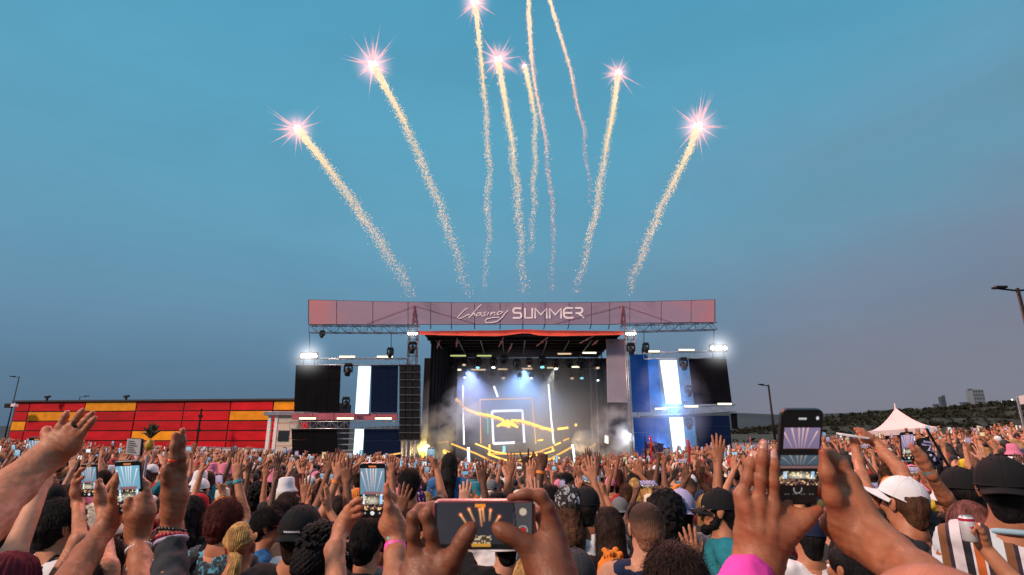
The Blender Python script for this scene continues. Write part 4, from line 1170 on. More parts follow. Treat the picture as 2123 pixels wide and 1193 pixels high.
def comet(head, tail, w0, w1, core, warm, label, flare=1.0, seed=0, n_part=1500, drift=-6):
    g = np.random.default_rng(seed + 50)
    path, Ln = resample([head] + tail, 200)
    H = at(*path[0], YF)
    root = empty('firework_comet', H, label, 'firework', 'firework comets above the stage')
    Lr = rel(root)
    # dense upper part of the trail: a lumpy burning core
    ci = max(8, int(200 * core))
    mb = MB()
    rad = []
    for i in range(ci):
        t = i / (ci - 1)
        rad.append((1.0 * w0 * (1 - t) ** .8 * (1 + .22 * g.normal())) / 2 / 1162 * YF * (1 if i < ci - 4 else (ci - i) / 5))
    P = [Lr(at(*path[i], YF)) + g.normal(size=3) * .03 for i in range(ci)]
    mb.tube(P, [max(.01, r_) for r_ in rad], 8)
    me_o = mb.build('burning_core', M_trail, root, smooth=True)
    cc = []
    for f in me_o.data.polygons:
        t = min(1, (f.index // 8) / max(1, ci - 1))
        c = np.array((1.0, .82, .56)) * (1 - t) * 1.15 + np.array((1.0, .70, .40) if warm else (.98, .58, .48)) * t
        cc.extend([c * g.uniform(.9, 1.08)] * len(f.vertices))
    set_cols(me_o.data, np.array(cc))
    # sparks above; below, smoke puffs with their lit tone put into emission
    n_part = int(n_part * 1.7)
    u = np.clip(g.beta(1.0, 1.05, n_part), 0, 1)
    idx = (u * 199).astype(int)
    t = u
    wd = (w0 * (1 - t) * 1.0 + w1 * t)
    lat = g.normal(size=(n_part, 2)) * (wd / 2 * .55)[:, None] + np.stack([drift * t * (1 - .3 * t) * g.uniform(0, 1, n_part), np.zeros(n_part)], 1)
    keep = g.uniform(size=n_part) < np.clip(1.15 - .95 * t ** 3, .05, 1)
    wav = 3.0 * np.sin(t * 30 + seed) * t
    px = path[idx, 0] + lat[:, 0] + wav; py = path[idx, 1] + lat[:, 1]
    r_ = g.uniform(.55, 1.75, n_part) * (1 - .35 * t) / 1162 * YF
    pos = np.array([Lr(at(a, b, YF + c)) for a, b, c in zip(px[keep], py[keep], (g.normal(size=n_part) * wd / 2 * .55 / 1162 * YF)[keep])])
    tt, rr = t[keep], r_[keep]; k = len(tt)
    sc3 = g.uniform(.6, 1.4, (k, 1, 3))
    V = (pos[:, None, :] + OCT_V[None] * rr[:, None, None] * sc3).reshape(-1, 3)
    Fc = (OCT_F[None] + (np.arange(k) * 6)[:, None, None]).reshape(-1, 3)
    me = np_mesh('spark_smoke_trail', V, Fc, M_trail, smooth=True)
    base = np.array((1.0, .80, .50)) if warm else np.array((1.0, .66, .54))
    c = base[None] * (1 - tt)[:, None] * 1.0 + np.array((.95, .62, .50) if warm else (.66, .36, .37))[None] * tt[:, None]
    hot = g.uniform(size=k) < .18
    c = c * g.uniform(.72, 1.05, (k, 1)); c[hot] = np.array((1.0, .90, .74)) * 1.1
    c = c * (1 - .15 * tt[:, None])
    set_cols(me, np.repeat(c, 24, 0))
    o = link_mesh('spark_smoke_trail', me, root); o['kind'] = 'stuff'
    if flare > 0:
        mb = MB(); mb.ball((0, 0, 0), .24 * flare + .06, 12, 8); mb.build('flare', M_flare, root, smooth=True)
        mb = MB(); cols = []
        for q in range(34):
            d = g.normal(size=3); d /= np.linalg.norm(d)
            ln = g.uniform(.8, 2.5) * flare * (1.25 if q % 5 == 0 else 1)
            n0 = 5
            pts = [d * ln * s_ for s_ in np.linspace(.08, 1, n0)]
            b0 = len(mb.f)
            mb.tube(pts, [.07 * flare * (1 - s_ * .93) for s_ in np.linspace(0, 1, n0)], 5, cap=False)
            for fi in range(len(mb.f) - b0): cols.append(((1 - (fi // 5) / 4) ** 1.6 * .8 + .02, 0, 0))
        mb.c = cols
        mb.build('star_glint_cone', M_ray, root)['kind'] = 'stuff'
        mb = MB(); mb.ball((0, 0, 0), 1.0, 16, 10); o = mb.build('glow_halo', M_glow, root); o.scale = (1.75 * flare,) * 3; o['kind'] = 'stuff'
        lamp('comet_light', 'POINT', tuple(H + (0, -.8, 0)), 15000 * flare, (1, .34, .26), .4).parent = None
    return root
comet((617, 268), [(660, 320), (720, 402), (770, 472), (815, 542), (848, 592), (862, 618)], 17, 26, .36, True, 'comet farthest left with a pink burst and long diagonal trail', 1.25, 1, 2600)
comet((773, 135), [(800, 182), (840, 255), (875, 335), (905, 405), (935, 482), (957, 552), (978, 614)], 17, 22, .34, True, 'second comet from the left, tall bright burst', 1.5, 2, 2400, -10)
comet((985, 5), [(993, 80), (1003, 180), (1012, 280), (1015, 360), (1012, 440), (1016, 505), (1003, 605)], 13, 13, .40, True, 'comet bursting at the very top edge of the sky', 1.3, 3, 1900)
comet((1033, 124), [(1040, 170), (1055, 250), (1068, 340), (1075, 420), (1082, 500), (1087, 612)], 14, 18, .45, True, 'middle comet with a white burst left of the twin trails', 1.2, 4, 2200)
comet((1088, 138), [(1100, 190), (1109, 240), (1111, 300), (1108, 380), (1107, 470), (1100, 530)], 11, 12, .30, True, 'small red tipped comet crossing the twin trails', .5, 5, 1300)
comet((1093, -40), [(1098, 60), (1104, 150), (1119, 230), (1132, 300), (1140, 400), (1150, 490), (1138, 560), (1149, 612)], 12, 9, .55, False, 'pale trail leaving the top edge left of centre right', 0, 6, 1700, 4)
comet((1130, -40), [(1140, 0), (1160, 70), (1182, 140), (1195, 212), (1210, 270), (1215, 340), (1224, 400), (1222, 435)], 9, 8, .70, False, 'thin pink wavy trail leaving the top edge', 0, 7, 1300, 3)
comet((1281, 152), [(1275, 210), (1262, 280), (1250, 350), (1240, 420), (1225, 490), (1212, 542), (1195, 612)], 13, 16, .42, True, 'second comet from the right with a small pink burst', 1.0, 8, 2200, -5)
comet((1447, 262), [(1430, 310), (1400, 370), (1370, 430), (1345, 490), (1320, 552), (1302, 610)], 15, 18, .40, True, 'comet farthest right with a large white burst', 1.45, 9, 2200, 4)
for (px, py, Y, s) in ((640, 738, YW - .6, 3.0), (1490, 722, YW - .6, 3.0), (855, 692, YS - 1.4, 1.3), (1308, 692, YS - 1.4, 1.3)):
    mb = MB(); mb.ball((0, 0, 0), 1.0, 16, 10); o = mb.build('flood_glow_halo', M_lampglow); o.location = at(px, py, Y - s * .2); o.scale = (s, s, s); tag(o, 'pale painted glow ball around a white flood light', kind='stuff')
# ------------------------------------------------------------------ people: bodies, hands, heads, hair, caps, clothes
SKINS = [mat('skin_%s' % nm, c, .58, var=.22, scale=11, bump=.22, bscale=120, spec=.35) for nm, c in
         (('fair', (.50, .235, .150)), ('light', (.43, .175, .095)), ('tan', (.32, .120, .060)), ('brown', (.195, .070, .036)), ('dark', (.105, .040, .022)), ('deep', (.050, .021, .013)))]
M_eye = mat('eye_white', (.7, .68, .66), .2, var=.02)
M_lip = mat('lip', (.26, .085, .07), .45)
M_nail = mat('nail', (.55, .30, .25), .25, var=.05)
def hair_mat(nm, c): return mat('hair_' + nm, c, .62, var=.55, scale=34, bump=.7, bscale=150, stretch=(1, 1, .18), spec=.14)
HAIRC = {'black': hair_mat('black', (.008, .007, .008)), 'dark brown': hair_mat('dark_brown', (.022, .011, .008)), 'brown': hair_mat('brown', (.07, .032, .018)), 'auburn': hair_mat('auburn', (.07, .015, .012)),
         'blonde': hair_mat('blonde', (.42, .24, .085)), 'rosy brown': hair_mat('rosy_brown', (.16, .06, .055)), 'stubble': hair_mat('stubble', (.045, .026, .02))}
def cloth(nm, c, **k): return mat('cloth_' + nm, c, .85, var=.16, scale=5, bump=.35, bscale=24, spec=.15, **k)
SHIRTC = {'black': cloth('black', (.011, .011, .013)), 'white': cloth('white', (.66, .65, .69)), 'grey': cloth('grey', (.14, .145, .16)), 'navy': cloth('navy', (.014, .022, .055)), 'blue': cloth('blue', (.03, .12, .30)), 'teal': cloth('teal', (.02, .17, .22)),
          'red': cloth('red', (.40, .025, .03)), 'pink': cloth('pink', (.62, .18, .30)), 'maroon': cloth('maroon', (.10, .014, .024)), 'olive': cloth('olive', (.075, .08, .035)), 'orange': cloth('orange', (.62, .19, .03)), 'lavender': cloth('lavender', (.36, .33, .55)), 'charcoal': cloth('charcoal', (.035, .037, .043)),
          'yellow': cloth('yellow', (.65, .42, .04)), 'cream': cloth('cream', (.60, .52, .42)), 'green': cloth('green', (.03, .17, .06)), 'bright pink': cloth('bright_pink', (.74, .06, .38))}
M_denim = cloth('denim', (.03, .05, .10)); M_blackpants = SHIRTC['black']; M_khaki = cloth('khaki', (.22, .16, .10))

# ---- hand: palm, five bent fingers; returns groups added to an SDF
FLEN = [(.043, .026, .020), (.047, .030, .022), (.043, .027, .021), (.034, .021, .018)]
def frame(d, n):
    d = np.asarray(d, float); d = d / np.linalg.norm(d)
    n = np.asarray(n, float); n = n - d * (n @ d); n = n / np.linalg.norm(n)
    return d, n
def add_hand(S, wr, d, n, side, curl=(.15, .12, .12, .18), thumb=.6, spread=.12, s=1.0):
    """wr wrist, d finger direction, n the way the palm faces, side +1: thumb towards cross(d, n)"""
    d, n = frame(d, n); sv = np.cross(d, n) * side
    wr = np.asarray(wr, float)
    mx = (.030, .0105, -.0095, -.029)
    mcp = [wr + s * (d * (.088 - .004 * abs(i - 1.2)) + sv * mx[i] - n * .004 * (1.5 - abs(i - 1.5))) for i in range(4)]
    for i in range(4):
        S.cone(wr + s * (sv * mx[i] * .62 + d * .006), mcp[i], .0155 * s, .0118 * s, .014 * s)
    S.cone(wr + s * (d * .03 + sv * .02 + n * .008), wr + s * (d * .06 + sv * .018 + n * .006), .016 * s, .012 * s, .014 * s)
    S.cone(wr + s * (d * .03 - sv * .02 + n * .006), wr + s * (d * .065 - sv * .022 + n * .004), .013 * s, .011 * s, .014 * s)
    tips = []
    for i in range(4):
        c = curl[i]; a = spread * (1.3 - i) * .7
        dd = math.cos(a) * d + math.sin(a) * sv
        p = mcp[i]; ang = 0; pts = [(p, .0108 * s)]
        for j, L_ in enumerate(FLEN[i]):
            ang += c * (1.0 if j == 0 else 1.25)
            q = p + s * L_ * (math.cos(ang) * dd + math.sin(ang) * n)
            pts.append((q, (.0096, .0086, .0066)[j] * s * (1.0 if i < 3 else .88))); p = q
        S.chain(pts, .006 * s, 'f%d%d' % (len(S.g), i)); tips.append(p)
    t0 = wr + s * (d * .022 + sv * .024 + n * .006)
    dt = math.cos(thumb) * d + math.sin(thumb) * sv + .25 * n; dt /= np.linalg.norm(dt)
    t1 = t0 + s * .040 * dt
    dt2 = dt * .8 + d * .35 + n * .1; dt2 /= np.linalg.norm(dt2)
    t2 = t1 + s * .034 * dt2; t3 = t2 + s * .026 * (dt2 * .9 + d * .2)
    S.chain([(t0, .0165 * s), (t1, .0125 * s), (t2, .0108 * s), (t3, .0078 * s)], .012 * s, 'thumb%d' % len(S.g))
    return tips, mcp

HEADZ = 1.635
def build_head():
    S = SDF(.0055); c = np.array([0, .005, HEADZ])
    S.ell(c + (0, -.012, .030), (.072, .092, .086), .012)
    S.ell(c + (0, .026, -.030), (.060, .066, .082), .02)
    S.cone(c + (-.03, .03, -.085), c + (.03, .03, -.085), .030, .030, .03)
    S.cone(c + (0, .062, -.098), c + (0, .058, -.098), .020, .02, .02)
    S.cone(c + (0, .082, .012), c + (0, .104, -.026), .0085, .0125, .012)
    S.ell(c + (0, .080, .026), (.048, .012, .009), .014)
    S.ell(c + (0, .083, -.066), (.024, .010, .008), .010)
    for q in (-1, 1):
        S.ell(c + (q * .077, -.006, -.004), (.010, .019, .033), .008)
        S.ell(c + (q * .083, -.016, .008), (.006, .014, .022), .006)
        S.ell(c + (q * .044, .066, -.022), (.018, .016, .018), .02)
        S.cut(c + (q * .031, .094, .006), (.017, .010, .011), .008)
    S.cone((0, -.014, 1.435), c + (0, -.018, -.06), .062, .056, .03)
    S.cone((-.085, -.022, 1.445), (0, -.022, 1.50), .040, .050, .04); S.cone((.085, -.022, 1.445), (0, -.022, 1.50), .040, .05, .04)
    return S.mesh()
HEAD = build_head()
def eyes(mb):
    for q in (-1, 1): mb.ball((q * .031, .0865, HEADZ + .006), .011, 8, 6)

def body_sdf(arms, h=.013):
    S = SDF(h)
    S.ell((0, 0, .955), (.158, .112, .13), .06); S.ell((0, .0, 1.11), (.138, .094, .15), .06); S.ell((0, .005, 1.29), (.165, .112, .19), .06)
    S.cone((-.135, -.012, 1.425), (.135, -.012, 1.425), .066, .066, .05)
    S.cone((0, -.014, 1.43), (0, -.014, 1.53), .062, .056, .04)
    for q in (-1, 1):
        S.cone((q * .088, 0, .92), (q * .098, .012, .50), .088, .056, .03); S.cone((q * .098, .012, .50), (q * .10, -.018, .09), .058, .038, .02)
        S.ell((q * .10, -.03, .34), (.045, .05, .12), .04)
        S.cone((q * .10, -.03, .045), (q * .112, .125, .034), .040, .034, .02)
    for (sh, el, wr) in arms:
        S.cone(sh, el, .055, .041, .03); S.cone(el, wr, .041, .0265, .02)
        S.ell(np.array(sh) * .8 + np.array(el) * .2, (.056, .056, .056), .04)
    return S
def shirt_mesh(arms, sleeve=.5, h=.014, seed=1, loose=.014):
    S = SDF(h)
    S.ell((0, 0, .985), (.172 + loose, .122 + loose, .12), .08); S.ell((0, 0, 1.12), (.152 + loose, .106 + loose, .17), .08); S.ell((0, .004, 1.29), (.168 + loose, .116 + loose, .19), .06)
    S.cone((-.14, -.012, 1.428), (.14, -.012, 1.428), .066 + loose * .7, .066 + loose * .7, .05)
    if sleeve > 0:
        for (sh, el, wr) in arms:
            sh, el, wr = map(np.asarray, (sh, el, wr))
            if sleeve <= 1: S.cone(sh, sh + (el - sh) * sleeve, .060 + loose * .6, .054 + loose, .03)
            else:
                S.cone(sh, el, .060 + loose * .6, .048 + loose, .03); S.cone(el, el + (wr - el) * (sleeve - 1), .048 + loose, .034 + loose, .02)
    S.cut((0, .012, 1.555), (.085, .090, .085), .012)
    v, f = S.mesh()
    n = vnorm(v, f)
    v = v + n * (.006 * wob(v, 22, seed) + .004 * wob(v, 60, seed + 3))[:, None]
    return v, f
def trousers_mesh():
    S = SDF(.016)
    S.ell((0, 0, .945), (.170, .122, .12), .05)
    for q in (-1, 1):
        S.cone((q * .088, 0, .90), (q * .10, .012, .50), .098, .072, .03); S.cone((q * .10, .012, .50), (q * .102, -.014, .12), .072, .058, .03)
    v, f = S.mesh(); n = vnorm(v, f)
    return v + n * (.006 * wob(v, 20, 8))[:, None], f

# ---- poses: (shoulder, elbow, wrist), hand (dir, palm normal, curl, thumb, spread)
def arm_pose(q, el, wr): return ((q * .185, -.012, 1.425), (q * el[0], el[1], el[2]), (q * wr[0], wr[1], wr[2]))
OPEN = (.05, .04, .05, .08); RELAX = (.3, .28, .32, .38); FIST = (1.35, 1.4, 1.4, 1.4); GRIP = (.75, .8, .85, .9); ROCK = (.05, 1.35, 1.4, .08); POINT = (.04, 1.35, 1.4, 1.4); PEACE = (.05, .04, 1.35, 1.4)
DN = lambda q: (arm_pose(q, (.25, -.03, 1.16), (.22, .16, 1.05)), ((-.3 * q, .8, .35), (-q, 0, -.3), RELAX, .5, .06))
BENT = lambda q: (arm_pose(q, (.25, .05, 1.17), (.13, .26, 1.33)), ((-.2 * q, .3, 1), (-q, .2, 0), RELAX, .5, .08))
UP = lambda q, c=OPEN, lean=.06: (arm_pose(q, (.21 + lean, .10, 1.68), (.20 + lean * 2.0, .15, 1.93)), ((.12 * q, .06, 1), (0, 1, -.1), c, .75, .2))
UPB = lambda q, c=OPEN: (arm_pose(q, (.30, .16, 1.57), (.25, .25, 1.81)), ((-.1 * q, .2, 1), (0, 1, -.2), c, .7, .16))
FWD_ = lambda q, c=OPEN: (arm_pose(q, (.24, .24, 1.54), (.16, .46, 1.66)), ((-.1 * q, .65, .75), (0, .7, -.7), c, .7, .14))
PH1 = lambda q: (arm_pose(q, (.25, .22, 1.52), (.17, .38, 1.745)), ((-.25 * q, .15, 1), (-q * .9, .5, 0), GRIP, .2, .04))
PH2 = lambda q: (arm_pose(q, (.26, .22, 1.53), (.135, .36, 1.74)), ((-.2 * q, .2, 1), (-q, .3, 0), GRIP, .15, .04))
PHH = lambda q: (arm_pose(q, (.24, .14, 1.66), (.20, .24, 1.90)), ((-.25 * q, .15, 1), (-q * .9, .5, 0), GRIP, .2, .04))
DIAG = lambda q, a=.2, c=OPEN: (arm_pose(q, (.26 + a * .5, .16, 1.62), (.24 + a * 1.6, .26, 1.83)), ((.5 * q * a / .2, .25, 1), (0, 1, -.15), c, .7, .22))
CLAP = lambda q: (arm_pose(q, (.27, .16, 1.62), (.085, .22, 1.84)), ((-.12 * q, .1, 1), (-q, .1, 0), OPEN, .5, .08))
CROSS = lambda q, c=OPEN: (arm_pose(q, (.16, .20, 1.62), (-.02, .26, 1.85)), ((-.45 * q, .2, 1), (0, 1, -.2), c, .7, .2))
POSES = {
 'hands clapping overhead': (CLAP(-1), CLAP(1)), 'left arm waving wide': (DIAG(-1, .26), BENT(1)), 'right arm leaning out': (DN(-1), DIAG(1, .20)), 'right arm across the head': (BENT(-1), CROSS(1)), 'both arms spread wide': (DIAG(-1, .18, RELAX), DIAG(1, .28)),
 'arms down': (DN(-1), DN(1)), 'hands in front': (BENT(-1), BENT(1)),
 'right arm raised': (DN(-1), UP(1)), 'left arm raised': (UP(-1), DN(1)), 'both arms raised': (UP(-1, OPEN, .12), UP(1, OPEN, .08)),
 'both arms bent up': (UPB(-1, RELAX), UPB(1, OPEN)), 'right fist raised': (BENT(-1), UP(1, FIST)), 'left hand making horns': (UP(-1, ROCK, .02), DN(1)), 'right finger pointing up': (DN(-1), UP(1, POINT, .10)),
 'right hand reaching forward': (DN(-1), FWD_(1)), 'phone up in right hand': (DN(-1), PH1(1)), 'phone high in left hand': (PHH(-1), DN(1)), 'phone in both hands': (PH2(-1), PH2(1)), 'phone high in right hand': (UPB(-1, OPEN), PHH(1)),
}
PHONE_AT = {}
POSE_BODY, POSE_SHIRT, POSE_TIP = {}, {}, {}
TROUSERS = np_mesh('trousers', *trousers_mesh(), M_denim)
def pose_parts(name):
    arms = POSES[name]
    S = body_sdf([a[0] for a in arms])
    Hs = SDF(.0062)
    tip = None; pts = []
    for q, (a, (d, n, curl, th, sp)) in zip((-1, 1), arms):
        el, wr = np.array(a[1]), np.array(a[2])
        d = np.array(d, float) * np.array([1, 1, 1])
        n = np.array(n, float)
        fd = (wr - el) / np.linalg.norm(wr - el)
        Hs.cone(wr - fd * .05, wr, .0285, .0255, .02)
        dd, nn = frame(d, n)
        side = 1 if (np.cross(dd, nn)[0] * -q) > 0 else -1
        if abs(np.cross(dd, nn)[0]) < .3: side = 1 if (np.cross(dd, nn)[1]) < 0 else -1
        tips, mcp = add_hand(Hs, wr, d, n, side, curl, th, sp, .98)
        pts.append((wr, tips, mcp, dd, nn))
    v, f = join(S.mesh(), HEAD, Hs.mesh())
    return v, f, pts
def make_pose(name):
    v, f, pts = pose_parts(name)
    mi = np.zeros(len(f), int)
    fc = v[f].mean(1)
    c = np.array([0, .005, HEADZ])
    mi[(np.abs(fc[:, 0]) < .024) & (fc[:, 1] > .078) & (np.abs(fc[:, 2] - (HEADZ - .066)) < .009)] = 2
    mb = MB(); eyes(mb)
    ev = np.array(mb.v); ef = np.array(mb.f)
    n0 = len(f)
    v, f = join((v, f), (ev, ef))
    mi = np.r_[mi, np.ones(len(ef), int)]
    me = np_mesh('person', v, f, [SKINS[1], M_eye, M_lip], mi=mi)
    POSE_BODY[name] = me
    arms = [a[0] for a in POSES[name]]
    POSE_SHIRT[name] = np_mesh('shirt', *shirt_mesh(arms, .55, seed=len(POSE_BODY)), SHIRTC['black'])
    hi = max(pts, key=lambda p: max(t[2] for t in p[1]))
    POSE_TIP[name] = max(hi[1], key=lambda t: t[2])
    if 'phone' in name:
        if 'both hands' in name: POSE_TIP[name] = (pts[0][2][0] + pts[1][2][0]) / 2 + np.array([0, .02, .04]); PHONE_AT[name] = (POSE_TIP[name], 'wide')
        else:
            q = 1 if 'right' in name else -1
            p = pts[1 if q > 0 else 0]
            PHONE_AT[name] = (p[2][1] + np.array([-q * .035, .012, .035]), 'tall')
for k_ in POSES: make_pose(k_)

# ---- hair and headwear, in body coordinates (head at HEADZ)
HC = np.array([0, -.007, HEADZ + .030])
def scalp(u, vv, r=1.0):
    """u azimuth (0 = back, pi = face), vv polar from crown"""
    return HC + np.array([.080 * math.sin(vv) * math.sin(u), -.100 * math.sin(vv) * math.cos(u), .094 * math.cos(vv)]) * r
def hair_shell(h=.007, thick=.008, low=-.075, seed=1, rough=.004, face=.058, extra=None, freq=70, top=False):
    S = SDF(h)
    S.ell(HC + (0, -.004, .002), (.078 + thick, .098 + thick, .092 + thick), .02)
    S.cone(HC + (0, -.05, -.05), HC + (0, -.045, -.05 + low), .062 + thick, .050 + thick, .03)
    if extra: extra(S)
    S.cut(HC + (0, .118, -.075), (.082, .075, .098), .012)
    S.cut(HC + (0, .03, -.21 + low * .0), (.2, .085, .13), .012)
    if top: S.cut(HC + (0, 0, .13), (.3, .3, .125), .01)
    for q in (-1, 1): S.cut(HC + (q * .095, .012, -.038), (.03, .034, .040), .008)
    v, f = S.mesh(); n = vnorm(v, f)
    v = v + n * (rough * wob(v, freq, seed) + rough * .6 * wob(v, freq * 2.6, seed + 5))[:, None]
    return v, f
def strands(n, seed, length, r0=1.06, wid=.004, gravity=1.0, out=.012, umax=2.3, vmin=.05, vmax=1.5, curl=0, segs=6):
    """loose locks lying over the scalp and falling off it"""
    g = np.random.default_rng(seed); V, Fq = [], []
    for _ in range(n):
        u = g.uniform(-umax, umax); v0 = g.uniform(vmin, vmax); L_ = length * g.uniform(.7, 1.1)
        p = scalp(u, v0, r0 + g.uniform(0, .05)); ph = g.uniform(0, 6.28); st = L_ / segs
        pts = [p]; vv = v0; on = True
        for k in range(segs):
            if on and vv < 1.75:
                vv += st / .092; u2 = u + .06 * g.normal(); pn = scalp(u2, min(vv, 1.9), r0 + out * 2 * (k + 1) / segs + .02 * g.uniform())
                if vv >= 1.75: on = False
            else:
                pn = pts[-1] + np.array([.10 * g.normal() * st, -.06 * st, -st * gravity])
            if curl: pn = pn + curl * np.array([math.sin(ph + k * 2.1), math.cos(ph + k * 1.7), math.sin(ph * 2 + k * 2.3)])
            pts.append(pn)
        b = len(V)
        for k, q in enumerate(pts):
            d = pts[min(k + 1, segs)] - pts[max(k - 1, 0)]
            nn = q - HC; nn[2] *= .3; a = np.cross(d, nn); a = a / (np.linalg.norm(a) + 1e-9) * wid * (1 - .6 * k / segs)
            V += [q - a, q + a]
        for k in range(segs): Fq.append((b + 2 * k, b + 2 * k + 1, b + 2 * k + 3, b + 2 * k + 2))
    return np.array(V), np.array(Fq)
HAIR = {}
def reg(name, *parts): HAIR[name] = np_mesh('hair', *join(*parts), HAIRC['black'])
reg('short hair', hair_shell(seed=2, rough=.004, thick=.008, low=-.035), strands(1100, 3, .050, 1.08, .0022, out=.045, vmax=1.65, curl=.003), strands(300, 33, .05, 1.12, .0011, out=.13, vmax=1.6, curl=.006, umax=3.1))
FLY = lambda sd, L_=.07, n=260, um=3.1, vx=1.6: strands(n, sd, L_, 1.14, .0011, out=.11, vmax=vx, curl=.006, umax=um)
reg('cropped fade', hair_shell(thick=.0045, low=-.035, seed=4, rough=.0012, freq=130))
def _cur(S):
    g = np.random.default_rng(9)
    for _ in range(330):
        u, v = g.uniform(-3.1, 3.1), abs(g.normal()) * .6
        S.ell(scalp(u, min(v, 1.2), 1.15 + g.uniform(0, .10)), np.full(3, g.uniform(.006, .0105)), .003)
reg('curly top', hair_shell(h=.0045, thick=.008, low=-.02, seed=6, rough=.003, extra=_cur, freq=120))
def _afro(S):
    g = np.random.default_rng(19)
    for _ in range(260):
        u, v = g.uniform(-2.4, 2.4), g.uniform(0, 2.1)
        S.ell(scalp(u, v, 1.35 + g.uniform(-.05, .14)) + (0, -.01, -.01), np.full(3, g.uniform(.014, .024)), .006)
    S.ell(HC + (0, -.03, -.01), (.112, .112, .115), .02); S.cone(HC + (0, -.05, -.05), HC + (0, -.06, -.16), .09, .085, .03)
reg('big curly hair', hair_shell(h=.007, thick=.02, low=-.10, seed=7, rough=.005, extra=_afro, freq=90), strands(260, 8, .13, 1.4, .0035, curl=.012, vmax=2.0, umax=2.4))
def _long(S):
    S.cone(HC + (0, -.055, -.02), HC + (0, -.085, -.20), .082, .090, .03); S.cone(HC + (-.035, -.085, -.17), HC + (-.045, -.115, -.36), .058, .042, .04); S.cone(HC + (.035, -.085, -.17), HC + (.045, -.115, -.36), .058, .042, .04)
reg('long hair', hair_shell(thick=.013, low=-.16, seed=11, rough=.003, extra=_long, freq=45), strands(800, 12, .46, 1.16, .0036, vmax=.9, umax=2.0, segs=9), FLY(43, .35, 220, 2.2, 1.0))
reg('long wavy hair', hair_shell(thick=.014, low=-.16, seed=13, rough=.006, extra=_long, freq=50), strands(800, 14, .48, 1.20, .0042, vmax=.9, umax=2.0, segs=9, curl=.010), FLY(45, .35, 260, 2.2, 1.0))
def _bun(S): S.ell(HC + (0, -.085, .075), (.046, .046, .042), .01)
reg('hair in a bun', hair_shell(thick=.009, low=-.03, seed=15, rough=.003, extra=_bun, freq=60), strands(300, 16, .07, 1.07, .0028, vmax=1.6), FLY(47))
def _pony(S):
    S.ell(HC + (0, -.11, .02), (.03, .035, .03), .01); S.cone(HC + (0, -.13, .02), HC + (0, -.17, -.10), .030, .036, .02); S.cone(HC + (0, -.17, -.10), HC + (0, -.15, -.27), .036, .018, .02)
reg('ponytail', hair_shell(thick=.009, low=-.03, seed=17, rough=.003, extra=_pony, freq=60), strands(260, 18, .07, 1.07, .0028, vmax=1.5), FLY(49))
# braids: cords laid over the scalp and gathered behind
def braids():
    mb = MB()
    for i in range(26):
        u = -2.0 + 4.0 * i / 25
        pts = []
        for k in range(9):
            t = k / 8
            v = .10 + 1.45 * (1 - t) if abs(u) > 1.2 else .15 + 1.3 * t
            uu = u * (1 - t * .75) if abs(u) > 1.2 else u * (1 - .3 * t)
            if abs(u) > 1.2: v = 1.15 + .45 * t
            pts.append(scalp(uu, v, (1.12 if abs(u) < 1.2 else 1.03 + .08 * t) + .05 * math.sin(PI * t)) + np.array([0, 0, .003 * math.sin(k * 3)]))
        pts.append(HC + (0, -.118, -.035))
        mb.tube(pts, [.0085] * 9 + [.006], 6)
    for j in range(16):
        a = 2 * PI * j / 16; o = np.array([.022 * math.cos(a), .018 * math.sin(a), 0])
        pts = [HC + (0, -.118, -.035) + o * .6] + [HC + (.006 * j % 3 * .002 + .03, -.14 - .02 * k, -.05 - .05 * k) + o * (1 + .25 * k) for k in range(5)]
        mb.tube(pts, [.008 + .0015 * ((k + j) % 2) for k in range(6)], 5)
    me = mb.build('hair', HAIRC['blonde'], smooth=True, link=False)
    return me
HAIR['braids'] = braids()
HAIR['nape hair'] = np_mesh('hair', *hair_shell(thick=.003, low=-.06, seed=24, rough=.002, top=True), HAIRC['black'])

